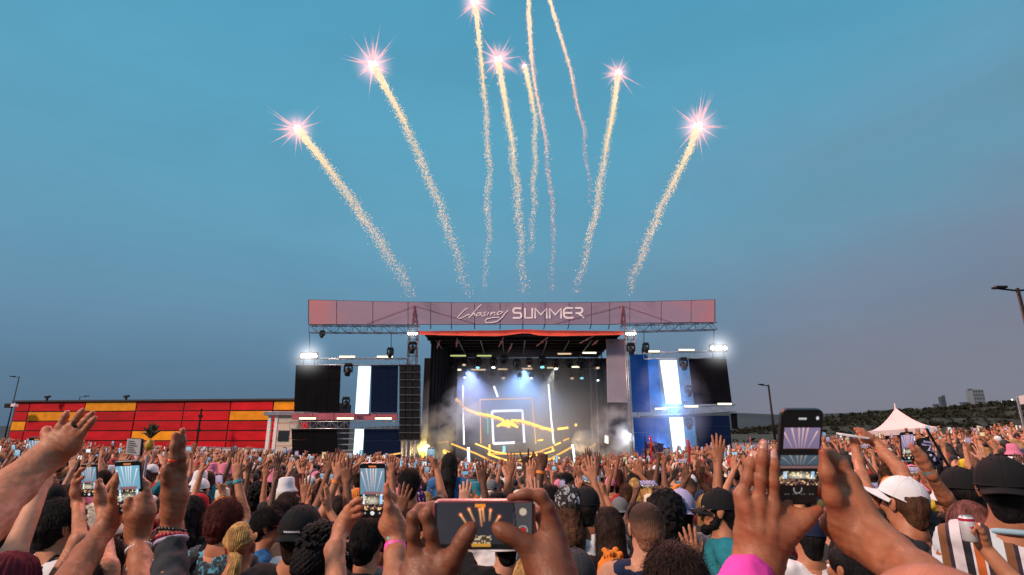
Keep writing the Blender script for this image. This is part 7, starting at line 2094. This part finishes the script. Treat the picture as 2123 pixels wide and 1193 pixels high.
# H: the white capped man's raised arms with a pale phone
T, g_, s_ = place_head(1862, 987, 100)
tH = T @ FWD - CAMP @ FWD
xH, yH = T[0], T[1]
trH, _s1 = body_at(xH, yH, T[2], -.25)
shL, shR = trH((-.185, -.012, 1.425)), trH((.185, -.012, 1.425))
tt = tH + .45
gH = [('core', [(shR, .055), (pd(1896, 1045, tH + .1), .046), (pd(1888, 1020, tH + .15), .043)], .03), ('core', [(1888, 1020, tH + .15, 15), (1866, 975, tH + .25, 13.5), (1838, 945, tt - .1, 11.5), (1812, 915, tt, 9.5)], .03),
      ('core', [(1812, 915, tt, 9.5), (1800, 908, tt, 10), (1794, 901, tt, 7)], .015), ('f1', [(1796, 900, tt, 5.5), (1788, 893, tt, 4.6), (1780, 891, tt, 4), (1772, 890, tt, 3.2)], .008), ('f2', [(1798, 904, tt - .01, 5.5), (1790, 898, tt - .01, 4.6), (1783, 896, tt - .01, 4), (1777, 896, tt - .01, 3.2)], .008), ('f3', [(1800, 909, tt - .02, 5.5), (1792, 905, tt - .02, 4.5), (1784, 903, tt - .02, 3.6)], .008), ('th', [(1802, 913, tt - .02, 5.5), (1795, 915, tt - .02, 4.5), (1788, 912, tt - .015, 3.8)], .008),
      ('core', [(shL, .055), (pd(1800, 1030, tH + .12), .045), (pd(1786, 985, tH + .25), .034), (pd(1779, 955, tt - .05), .028), (pd(1773, 928, tt), .027)], .03), ('g1', [(1772, 926, tt, 7), (1768, 916, tt, 5), (1766, 910, tt, 4)], .008), ('g2', [(1776, 926, tt, 7), (1776, 917, tt, 5), (1776, 912, tt, 4)], .008)]
oH, _ = arm_person(gH, .006, 1, 'man in a white cap reaching both arms up to hold a pale phone', xH, yH, T[2], 'charcoal', 'nape hair', 'brown', 'cap', 'white', yaw=-.35, hattilt=(.42, -.05, .75), sleeves=[[(shR, .068), (mid(shR, pd(1896, 1045, tH + .1), .8), .06)], [(shL, .068), (mid(shL, pd(1800, 1030, tH + .12), .6), .06)]])
phone(pd(1768, 904, tt - .01), (.25, 1, .1), (1, -.2, -.15), 'pale phone tipped flat, held up by the man in the white cap', scr=0, case='white', s=1.15)
ring(oH, 'wristwatch', pd(1782, 965, tt - .08), pd(1779, 955, tt) - pd(1786, 985, tt), .030, (.018, .005), M_beadb)

# I: hand with a teal wristband and a phone at right
tI = 3.25
gI = [('core', [(1899, 932, tI, 9), (1908, 948, tI, 11), (1918, 964, tI, 10), (1930, 985, tI, 10.5), (1958, 1030, tI + .03, 14), (1988, 1075, tI + .06, 17)], .02), ('f1', [(1899, 930, tI + .02, 6), (1892, 920, tI + .03, 5), (1884, 915, tI + .035, 4)], .01), ('f2', [(1902, 938, tI + .02, 6), (1892, 932, tI + .03, 5), (1882, 928, tI + .035, 4)], .01), ('f3', [(1905, 946, tI + .02, 6), (1895, 942, tI + .03, 5), (1884, 940, tI + .035, 4)], .01), ('th', [(1900, 942, tI - .01, 6.5), (1893, 932, tI - .014, 5), (1889, 922, tI - .012, 4)], .01)]
xI, yI, zI = pd(1980, 968, 3.6)
trI, _s1 = body_at(xI, yI, zI)
shL = trI((-.185, -.012, 1.425)); shR = trI((.185, -.012, 1.425))
gI += [('core', [(pd(1988, 1075, tI + .06), .045), (shL, .053)], .03), ('core', [(shR, .055), (shR + (.04, .02, -.27), .042), (shR + (.0, .2, -.34), .028)], .03)]
oI, _ = arm_person(gI, .0055, 1, 'person with a teal wristband filming with a phone at the right', xI, yI, zI, 'black', 'nape hair', hat='cap', hatc='black', sleeves=[[(shL, .066), (mid(shL, pd(1988, 1075, tI + .06), .7), .058)], [(shR, .066), (shR + (.03, .015, -.2), .056)]])
phone(pd(1881, 925, tI), (1, 0, .08), pd(1876, 893, tI) - pd(1889, 953, tI), 'phone held up before the white tent beside the black flag', scr=1, s=28 / F_PX * tI / .074)
ring(oI, 'wristband', pd(1926, 979, tI), pd(1918, 964, tI) - pd(1932, 990, tI), .0295, (.026, .002), M_tealb, label='teal festival wristband')

# can held by the rosy haired woman
t = 2.25
c = pd(2007, 1096, t)
root = empty('drink_can', c, 'white and red printed drink can held up at the right', 'can')
mb = MB(); prof = [(.027, -.061), (.033, -.055), (.033, .048), (.027, .058)]
mb.tube([(0, 0, z) for _, z in prof], [r_ for r_, _ in prof], 20); b_ = mb.build('can_body', [mat('can_white', (.66, .64, .66), .3, .3, var=.04)], root, smooth=True)
mb = MB(); mb.tube([(0, 0, .0585), (0, 0, .0615)], [.028, .0265], 20); mb.build('lid', M_alu, root)
mb = MB(); mb.tube([(0, 0, .036), (0, 0, .049)], [.0334, .0334], 20, cap=False); mb.build('red_rim', mat('can_red', (.42, .01, .05), .4), root, smooth=True)
mb = MB()
star = [(0, .014), (.006, .006), (.016, .010), (.010, -.002), (.012, -.016), (0, -.008), (-.012, -.016), (-.010, -.002), (-.016, .010), (-.006, .006)]
sv = [(x, -math.sqrt(.0335 ** 2 - x * x) - .0004, z + .004) for x, z in star]; mb.add(sv + [(0, -.034, .004)], [(i, (i + 1) % 10, 10) for i in range(10)]); mb.build('leaf_print', mat('can_red', (.42, .01, .05), .4), root)
mb = MB(); mb.add([(x, -math.sqrt(.0335 ** 2 - x * x) - .0003, z) for x, z in ((-.02, -.03), (.026, -.026), (.028, -.018), (-.018, -.022))], [(0, 1, 2, 3)]); mb.build('band_print', mat('can_gold', (.5, .25, .05), .4), root)
S = SDF(.003); wr = c + np.array([.062, .016, -.072])
S.cone(wr + (.05, -.05, -.12), wr, .034, .027, .02)
add_hand(S, wr, (-.35, -.05, 1), (-1, -.25, 0), 1, (.9, .95, 1.0, 1.0), .4, .05, .85)
S.cone(wr + (.05, -.05, -.12), wr + (.12, -.15, -.30), .034, .045, .02)
o = np_mesh('hand', *S.mesh(), SKINS[1]); root.scale = (.82, .82, .82)
o = tag(link_mesh('person', o), 'hand curled round the printed can at the right', 'person')

# props lifted over the crowd
def totem():
    t_ = 5.0; g = pd(306, 945, t_); root = empty('pineapple_totem', g, 'pineapple totem with spiky leaves held above the crowd', 'totem'); 
    mb = MB(); mb.ball((0, 0, .095), (.038, .038, .055), 14, 10); mb.build('fruit', mat('pineapple_skin', (.50, .28, .02), .6, var=.5, scale=60, bump=.6, bscale=40), root, smooth=False)
    for k in range(22):
        a = 2.4 * k; tl = .25 + .75 * (k % 5) / 5; L_ = .15 * (1.2 - .5 * tl)
        d = np.array([math.cos(a) * tl, math.sin(a) * tl, 1.2 - tl * .7]); d /= np.linalg.norm(d)
        mb = MB(); mb.tube([np.array((0, 0, .16)), np.array((0, 0, .16)) + d * L_ * .6, np.array((0, 0, .15)) + d * L_ + (0, 0, -.02 * tl)], [.012, .010, .001], 4); mb.build('leaf', mat('dry_leaf', (.06, .05, .02), .7), root)
    mb = MB(); mb.tube([(0, 0, 0), (0, 0, -.6)], .011, 6); mb.build('stick', M_scrim, root)
totem()
t_ = 3.0; P = [pd(258, 943, t_), pd(290, 946, t_), pd(294, 910, t_), pd(263, 908, t_)]
root = empty('notice_board', P[0], 'white notice board with dark rim held up left of the pineapple', 'sign board'); Lr = rel(root)
mb = MB(); q_ = [Lr(p) for p in P]; mb.slab([p + (0, .012, 0) for p in q_], .012); mb.build('board', M_phone, root, bevel=.004)
cq = np.mean(q_, axis=0); mb = MB(); mb.slab([cq + (p - cq) * .9 + (0, -.001, 0) for p in q_], .008); mb.build('sheet', mat('paper', (.62, .62, .62), .8, var=.05), root)
mb = MB()
for k in range(6):
    a = q_[3] * (1 - (k + 1.5) / 8) + q_[0] * ((k + 1.5) / 8); b = q_[2] * (1 - (k + 1.5) / 8) + q_[1] * ((k + 1.5) / 8)
    p0, p1 = a + (b - a) * .14, a + (b - a) * (.5 + .3 * ((k * 7) % 3) / 3); p0 = p0 + (0, -.004, 0); p1 = p1 + (0, -.004, 0)
    mb.hexa([p0, p1, p1 + (0, .002, 0), p0 + (0, .002, 0), p0 + (0, 0, .003), p1 + (0, 0, .003), p1 + (0, .002, .003), p0 + (0, .002, .003)])
mb.build('text_line', mat('ink', (.12, .12, .13), .8), root)['kind'] = 'stuff'
# black flag with a white scrawl
t_ = 4.2; F = [pd(1900, 915, t_), pd(1925, 902, t_ + .1), pd(1950, 962, t_), pd(1934, 975, t_ - .1)]
root = empty('black_flag', F[0], 'black flag with a white scrawled emblem held in the crowd at right', 'flag'); Lr = rel(root); Fq = [Lr(p) for p in F]
mb = MB(); n = 8
for th in (0, .006):
    b = len(mb.v)
    for i in range(n + 1):
        for j in range(n + 1):
            u, v = i / n, j / n; p = (Fq[0] * (1 - u) + Fq[1] * u) * (1 - v) + (Fq[3] * (1 - u) + Fq[2] * u) * v
            mb.v.append(tuple(p + (0, .025 * math.sin(u * 6 + v * 4) + th, 0)))
    for i in range(n):
        for j in range(n): mb.face((b + i * (n + 1) + j, b + (i + 1) * (n + 1) + j, b + (i + 1) * (n + 1) + j + 1, b + i * (n + 1) + j + 1))
mb.build('cloth', SHIRTC['black'], root, smooth=True)
mb = MB()
for pl in ([(.30, .18), (.62, .30), (.36, .40), (.66, .50)], [(.45, .12), (.75, .22), (.8, .38)], [(.3, .55), (.6, .66), (.35, .74)]):
    pts = [((Fq[0] * (1 - u) + Fq[1] * u) * (1 - v) + (Fq[3] * (1 - u) + Fq[2] * u) * v) + (0, .025 * math.sin(u * 6 + v * 4) - .006, 0) for u, v in pl]
    mb.tube(pts, .011, 4)
mb.build('emblem', SHIRTC['lavender'], root)
mb = MB(); mb.tube([Fq[1] + (0, .01, .05), Fq[1] + (.32, 0, -.75)], .01, 6); mb.build('flag_pole', M_black, root)
# lavender patterned flag near the right of the stage
def small_flag(px0, py0, px1, py1, t_, m, label, pole=True, cat='flag'):
    P = [pd(px0, py1, t_), pd(px1, py1, t_), pd(px1, py0, t_), pd(px0, py0, t_)]
    root = empty('flag', P[0], label, cat); Lr = rel(root); Q = [Lr(p) for p in P]
    mb = MB(); n = 8; b = 0
    for th in (0, .01):
        b = len(mb.v)
        for i in range(n + 1):
            for j in range(5):
                u, v = i / n, j / 4; mb.v.append(tuple((Q[0] * (1 - u) + Q[1] * u) * (1 - v) + (Q[3] * (1 - u) + Q[2] * u) * v + (0, .05 * math.sin(u * 7 + v * 2) + th, .03 * math.sin(u * 5))))
        for i in range(n):
            for j in range(4): mb.face((b + i * 5 + j, b + (i + 1) * 5 + j, b + (i + 1) * 5 + j + 1, b + i * 5 + j + 1))
    mb.build('cloth', m, root, smooth=True)
    if pole: mb = MB(); mb.tube([Q[3] + (-.01, .01, .2), Q[0] + (-.01, .01, -1.2)], .018, 6); mb.build('flag_pole', M_black, root)
small_flag(1338, 918, 1376, 952, 17, pattern_mat('violet_flag', (.06, .05, .11), (.30, .24, .40), 5), 'violet patterned flag above the crowd right of the stage')
small_flag(1553, 905, 1558, 928, 40, pattern_mat('red_flag', (.45, .10, .12), (.5, .4, .42), 3), 'narrow red and white feather flag right of the stage')
for (px, y0, y1, t_, m, lab) in ((1349, 905, 918, 17, M_redlens, 'red inflatable stick raised above the violet flag'), (1428, 912, 945, 12, mat('red_tube', (.35, .03, .05), .5), 'curved dark red tube raised before the right light strip'), (1479, 918, 940, 12, mat('coral_tube', (.5, .2, .16), .5), 'thin coral stick raised right of the stage')):
    a, b = pd(px - 3, y0, t_), pd(px, y1, t_); mb = MB(); mb.tube([a, (a + b) / 2 + (.03, 0, 0), b, b + (0, 0, -.7)], [.03, .035, .03, .02], 8); tag(mb.build('foam_stick', m, smooth=True), lab, 'foam stick')
# ---- mid crowd: every person an object, each with its own look
SKN = ['fair', 'light', 'tan', 'brown', 'dark', 'deep']
hair_opts = [('short hair', 'black'), ('short hair', 'dark brown'), ('short hair', 'brown'), ('cropped fade', 'stubble'), ('curly top', 'black'), ('big curly hair', 'black'), ('long hair', 'black'), ('long hair', 'dark brown'), ('long hair', 'blonde'), ('long wavy hair', 'brown'), ('long wavy hair', 'auburn'), ('hair in a bun', 'dark brown'), ('ponytail', 'black'), ('ponytail', 'blonde')]
hat_opts = [('cap', 'black'), ('cap', 'white'), ('backward cap', 'white'), ('backward cap', 'navy'), ('bucket hat', 'white'), ('bucket hat', 'pink'), ('cap', 'red'), ('cap', 'navy'), ('backward cap', 'black'), ('backward cap', 'grey'), ('backward cap', 'pink'), ('bucket hat', 'black'), ('bucket hat', 'cream'), ('bucket hat', 'teal'), ('beanie', 'charcoal'), ('beanie', 'orange')]
shirts = ['black', 'black', 'black', 'white', 'white', 'grey', 'navy', 'blue', 'teal', 'red', 'pink', 'maroon', 'olive', 'orange', 'lavender', 'charcoal', 'yellow', 'green']
posen = list(POSES)
pw = np.array([1.0, 1.1, 1.2, 1.1, 1.3, 1.5, 1.2, 2.6, 2.4, 3.0, 2.4, 1.3, 1.2, 1.3, 1.5, 2.2, 1.8, 2.0, 1.4]); pw /= pw.sum()
pw2 = pw.copy()
for i_, p_ in enumerate(posen):
    if 'phone' in p_: pw2[i_] *= 2.0
    if p_ in ('arms down', 'hands in front'): pw2[i_] *= 18
pw2 /= pw2.sum()
pw3 = pw.copy()
for i_, p_ in enumerate(posen):
    if p_ in ('arms down', 'hands in front'): pw3[i_] *= 14
    if 'phone' in p_: pw3[i_] *= 1.3
pw3 /= pw3.sum()
used = set()
def pick(g, near=False):
    while True:
        pose = posen[g.choice(len(posen), p=pw3)]
        if near and g.uniform() < .88: pose = 'arms down' if g.uniform() < .6 else 'hands in front'
        sh = shirts[g.integers(len(shirts))]
        if near and g.uniform() < .75: sh = ('black', 'charcoal', 'white', 'grey', 'black')[g.integers(5)]
        if g.uniform() < .42: h_ = hat_opts[g.integers(len(hat_opts))]; hat = True
        else: h_ = hair_opts[g.integers(len(hair_opts))]; hat = False
        key = (pose, sh, h_)
        if key in used: continue
        used.add(key)
        return pose, sh, h_, hat
def region(px):
    return ('by the red building' if px < 560 else 'below left video wall' if px < 850 else 'before the stage' if px < 1290 else 'below right video wall' if px < 1530 else 'on right hand rise')
g = np.random.default_rng(21)
cand = []
sp = .60
y = 3.1
while y < 43.5:
    xm = 1.02 * y + 1.2
    x = -xm
    while x < xm:
        xx, yy = x + g.uniform(-.2, .2), y + g.uniform(-.2, .2)
        cand.append((xx, yy)); x += sp * (1 if y < 20 else 1.1)
    y += sp * (1 if y < 20 else 1.12)
def ok_spot(x, y):
    if y > 42.8: return False
    if x > 20 and y > 41 - (x - 20) * .55: return False
    if x < -14 and y > 34 + max(0, (x + 22) * .6): return False
    if y > 29 and 17.5 < x < 29 and abs(y - 31.8) < 2.4: return False     # under the tent
    return True
def hides(x, y):
    q = proj((x, y, float(gz(x, y)) + 1.7))
    return any(q[2] < t_ and abs(q[0] - px_) < .75 * h_ + 60 / q[2] * 1.6 and q[1] < py_ + h_ * 1.6 for px_, py_, h_, t_ in BOXES)
cand = [(x, y) for x, y in cand if ok_spot(x, y) and free(x, y, .34) and not hides(x, y)]
phs = 0
PLAB = set()
def hold_phone(o, pose, lab_fn, loc, s):
    global phs
    p, kind = PHONE_AT[pose]
    M = Matrix.Translation(loc) @ o.rotation_euler.to_matrix().to_4x4() @ Matrix.Diagonal((o.scale[0], o.scale[0], s, 1))
    w_ = np.array(M @ Vector(p)); R = o.rotation_euler.to_matrix()
    r_ = np.array(R @ Vector((1, 0, 0))); u_ = np.array(R @ Vector((0, -.18, 1)))
    k = phs % 4; case = ('black', 'black', 'white', 'teal', 'pink')[phs % 5]; phs += 1
    lab = lab_fn(case, kind)
    if lab in PLAB: lab = lab.replace('held up', 'held higher')
    PLAB.add(lab)
    if kind == 'wide': phone(w_, -u_, r_, lab, k % 2, case, True, 1.05, 'phones filming the show')
    else: phone(w_, r_, u_, lab, k, case, False, 1.05, 'phones filming the show')
# raised arms one notices over the heads
def reach(px, py, t, pose, skin, label, shirt='black', hair='short hair', hc='black', yaw=0.0, bands=(), plab=''):
    tip = POSE_TIP[pose]; T = pd(px, py, t); x, y = T[0] - tip[0], T[1] - tip[1]
    for _ in range(2):
        s = (T[2] - float(gz(x, y))) / tip[2]; s = min(max(s, .84), 1.14); x, y = T[0] - tip[0] * s, T[1] - tip[1] * s
    o = person(pose, (x, y, float(gz(x, y))), s, yaw, skin, hair, hc, None, None, shirt, label, 'people in the crowd')
    OCC.append((x, y, .32))
    if pose in PHONE_AT: hold_phone(o, pose, lambda case, kind: plab % case, o.location, s)
    for q in bands:
        el, wr = np.array(POSES[pose][q][0][1]), np.array(POSES[pose][q][0][2]); d = (wr - el) / np.linalg.norm(wr - el)
        ring(o, 'wristband', wr - d * .045, d, .033, (.022, .002), (M_tealb, M_orangeb)[q])
    return o
reach(497, 938, 4.4, 'both arms raised', 1, 'person with banded wrists and both bare arms high by the red building', 'grey', bands=(0, 1))
reach(722, 944, 3.9, 'left arm raised', 3, 'person raising one hand just left of the upright black phone', 'maroon')
reach(1000, 952, 4.6, 'left arm raised', 4, 'dark skinned person with open left hand before the amber lights', 'teal', 'curly top')
reach(1096, 930, 5.6, 'left hand making horns', 5, 'person making horns with the left hand before the stage', 'black')
reach(1122, 948, 4.4, 'right fist raised', 4, 'person with a banded raised fist before the stage', 'white', 'hair in a bun', bands=(1,))
reach(1218, 928, 8.5, 'right arm raised', 4, 'dark figure with one thin arm up before the pink smoke', 'black')
reach(636, 982, 4.3, 'left arm raised', 2, 'person raising a left hand behind the black backward cap', 'white', 'ponytail')
reach(1428, 1088, 2.5, 'left arm raised', 1, 'person lifting a slim hand beside the bearded man', 'black', 'long hair', bands=(0,))
reach(838, 1000, 3.4, 'right arm raised', 3, 'person with one open hand by the purple headscarf', 'pink', 'long hair', bands=(1,))
reach(66, 918, 2.5, 'phone up in right hand', 0, 'fair skinned person holding up a phone behind the big forearm', 'grey', plab='%s phone held up behind the big bare forearm at left')
reach(1342, 1004, 5.4, 'phone in both hands', 4, 'dark skinned person filming sideways behind the big curly hair', 'charcoal', 'cropped fade', 'stubble', plab='%s sideways phone held up behind the woman with big curly hair')
reach(886, 948, 5.6, 'phone up in right hand', 2, 'person filming just left of the raised woman in blue', 'black', plab='%s phone held high just left of the raised woman in blue')
reach(1802, 1010, 5.0, 'phone in both hands', 1, 'person filming between the big hands and the white cap', 'black', 'long hair', plab='%s sideways phone held between the big hands and the white cap')
cand = [(x, y) for x, y in cand if free(x, y, .34)]
vis = []
for x, y in cand:
    px, py, t = proj((x, y, float(gz(x, y)) + 1.6))
    if -40 < px < W_PX + 40 and t > 0: vis.append((t, x, y, px, py))
vis.sort()
n_hero = sum(1 for o in bpy.data.objects if o.get('category') == 'person')
N_IND = 300 - n_hero
def mk_label(pose, sh, h_, hat, px):
    if hat: hd = '%s %s' % (h_[1], h_[0])
    else: hd = ('%s' % h_[0]) if h_[1] == 'stubble' else '%s %s' % (h_[1], h_[0]) if h_[0] in ('short hair', 'long hair', 'long wavy hair', 'big curly hair', 'ponytail', 'curly top') else '%s %s' % (h_[1], h_[0])
    s_ = 'person, %s, %s shirt, %s, %s' % (hd, sh, pose, region(px))
    return s_ if len(s_.split()) <= 16 else s_.replace(', ' + region(px), '')
PH_WORDS = ['showing blue sky and comets', 'showing a violet sky', 'showing a bright teal sky', 'showing a dark picture']
for (t, x, y, px, py) in vis[:N_IND]:
    pose, sh, h_, hat = pick(g, t < 4.6)
    s = g.uniform(.93, 1.05); skin = int(g.choice(6, p=(.2, .26, .22, .16, .11, .05)))
    yaw = float(g.normal() * .28 - math.atan2(x, 46 - y) * -1 * .0 + math.atan2(-x, 50 - y) * .6)
    loc = (x, y, float(gz(x, y)))
    o = person(pose, loc, s, yaw, skin, 'nape hair' if hat else h_[0], 'black' if hat else h_[1], h_[0] if hat else None, h_[1] if hat else None, sh, mk_label(pose, sh, h_, hat, px), 'people in the crowd', sx=g.uniform(.92, 1.04), pitch=float(g.normal() * .05), roll=float(g.normal() * .06))
    OCC.append((x, y, .3))
    if pose in PHONE_AT:
        def lf(case, kind):
            a = '%s phone %sheld up by %s-shirted one with %s' % (case, 'sideways ' if kind == 'wide' else '', sh, ('%s %s' % (h_[1], h_[0])).replace('stubble ', '').replace('hair in a bun', 'hair bun'))
            b = a + ', ' + region(px)
            return b if len(b.split()) <= 16 else a
        hold_phone(o, pose, lf, loc, s)

# ---- the rest of the crowd, too many to count: one object of small figures
def lowres(pose, seed):
    mb = MB(); groups = []
    def done(k): groups.extend([k] * (len(mb.f) - len(groups)))
    arms = POSES[pose]
    mb.tube([(0, 0, .95), (0, 0, 1.2), (0, -.01, 1.40), (0, -.01, 1.47)], [.17, .16, .18, .10], 6); done(1)
    mb.tube([(-.1, 0, .1), (-.09, 0, .95)], [.05, .09], 4); mb.tube([(.1, 0, .1), (.09, 0, .95)], [.05, .09], 4); done(3)
    mb.ball((0, .015, HEADZ - .01), (.072, .085, .105), 6, 5); done(0)
    mb.ball((0, -.012, HEADZ + .035), (.084, .098, .09), 7, 4)
    if seed % 3 == 0: mb.tube([(0, -.07, HEADZ + .03), (0, -.10, HEADZ - .13), (0, -.11, HEADZ - .28)], [.075, .085, .05], 5)
    done(2)
    for a, (d, n, curl, th, sp_) in arms:
        sh, el, wr = map(np.array, a)
        mb.tube([sh, sh + (el - sh) * .5], [.07, .062], 5); done(1)
        mb.tube([sh + (el - sh) * .45, el, wr], [.047, .043, .03], 5); done(0)
        dd, nn = frame(d, n); sv = np.cross(dd, nn)
        mb.tube([wr, wr + dd * .06, wr + dd * .095], [.030, .047, .042], 5)
        if sum(curl) < 4:
            for q in (-.033, -.011, .011, .033): mb.tube([wr + dd * .085 + sv * q, wr + dd * .17 + sv * q * 1.7], [.0125, .009], 3)
        done(0)
    if pose in PHONE_AT:
        p, kind = PHONE_AT[pose]; w_, h_ = (.078, .155) if kind == 'tall' else (.155, .078)
        mb.box(p + (-w_ / 2, .0, -h_ / 2), p + (w_ / 2, .010, h_ / 2)); done(4)
        mb.box(p + (-w_ / 2 * .9, -.004, -h_ / 2 * .9), p + (w_ / 2 * .9, -.001, h_ / 2 * .9)); done(5)
    V = np.array(mb.v)
    tri = []; gid = []
    for f, k in zip(mb.f, groups):
        for i in range(1, len(f) - 1): tri.append((f[0], f[i], f[i + 1])); gid.append(k)
    return V, np.array(tri), np.array(gid)
LOW = {p: [lowres(p, k) for k in (0, 1)] for p in POSES}
SKC = np.array([(.52, .245, .160), (.43, .175, .095), (.32, .120, .060), (.195, .070, .036), (.105, .040, .022)])
SHC = np.array([(.009, .009, .011)] * 11 + [(.62, .61, .64)] * 3 + [(.14, .14, .16), (.015, .02, .055), (.03, .12, .30), (.02, .17, .22), (.38, .03, .03), (.6, .17, .28), (.1, .014, .024), (.55, .2, .04), (.3, .28, .45)])
HRC = np.array([(.010, .008, .009)] * 6 + [(.03, .014, .01), (.07, .03, .02), (.3, .17, .07), (.6, .58, .6), (.35, .03, .03), (.015, .02, .05)])
SCC = np.array([(.35, .75, 1.0), (1.0, 1.0, 1.0), (.2, .45, .7), (.6, .5, .7), (.9, .7, .4)])
Vs, Fs, Cs, Es, b = [], [], [], [], 0
far = vis[N_IND:]
for (t, x, y, px, py) in far:
    pose = posen[g.choice(len(posen), p=pw2)]; V, T_, gid = LOW[pose][g.integers(2)]
    s = g.uniform(.92, 1.06); yaw = g.normal() * .3 + math.atan2(-x, 50 - y) * .5; c, sn = math.cos(yaw), math.sin(yaw)
    W = V * s; W = np.stack([W[:, 0] * c + W[:, 1] * sn + x, -W[:, 0] * sn + W[:, 1] * c + y, W[:, 2] + float(gz(x, y))], 1)
    pal = np.array([SKC[g.choice(5, p=(.28, .28, .22, .14, .08))] * g.uniform(.85, 1.1), SHC[g.integers(len(SHC))], HRC[g.integers(len(HRC))], (.02, .024, .035), (.01, .01, .012), SCC[g.integers(len(SCC))]])
    Vs.append(W); Fs.append(T_ + b); Cs.append(pal[gid]); Es.append((gid == 5).astype(int)); b += len(V)
V, F_, C_, E_ = map(np.concatenate, (Vs, Fs, Cs, Es))
M_crowd = mat('crowd_figures', rough=.75, var=.2, scale=14, attr=True)
me = np_mesh('crowd', V, F_, [M_crowd, emat('crowd_screens', (1, 1, 1), .9, False, attr=True)], smooth=True, mi=E_)
set_cols(me, np.repeat(C_, 3, 0))
tag(link_mesh('crowd', me), 'dense distant crowd with raised arms and phones filling the field to the stage', kind='stuff')
print('people', n_hero, 'individual', N_IND, 'far', len(far), 'tris', len(F_))
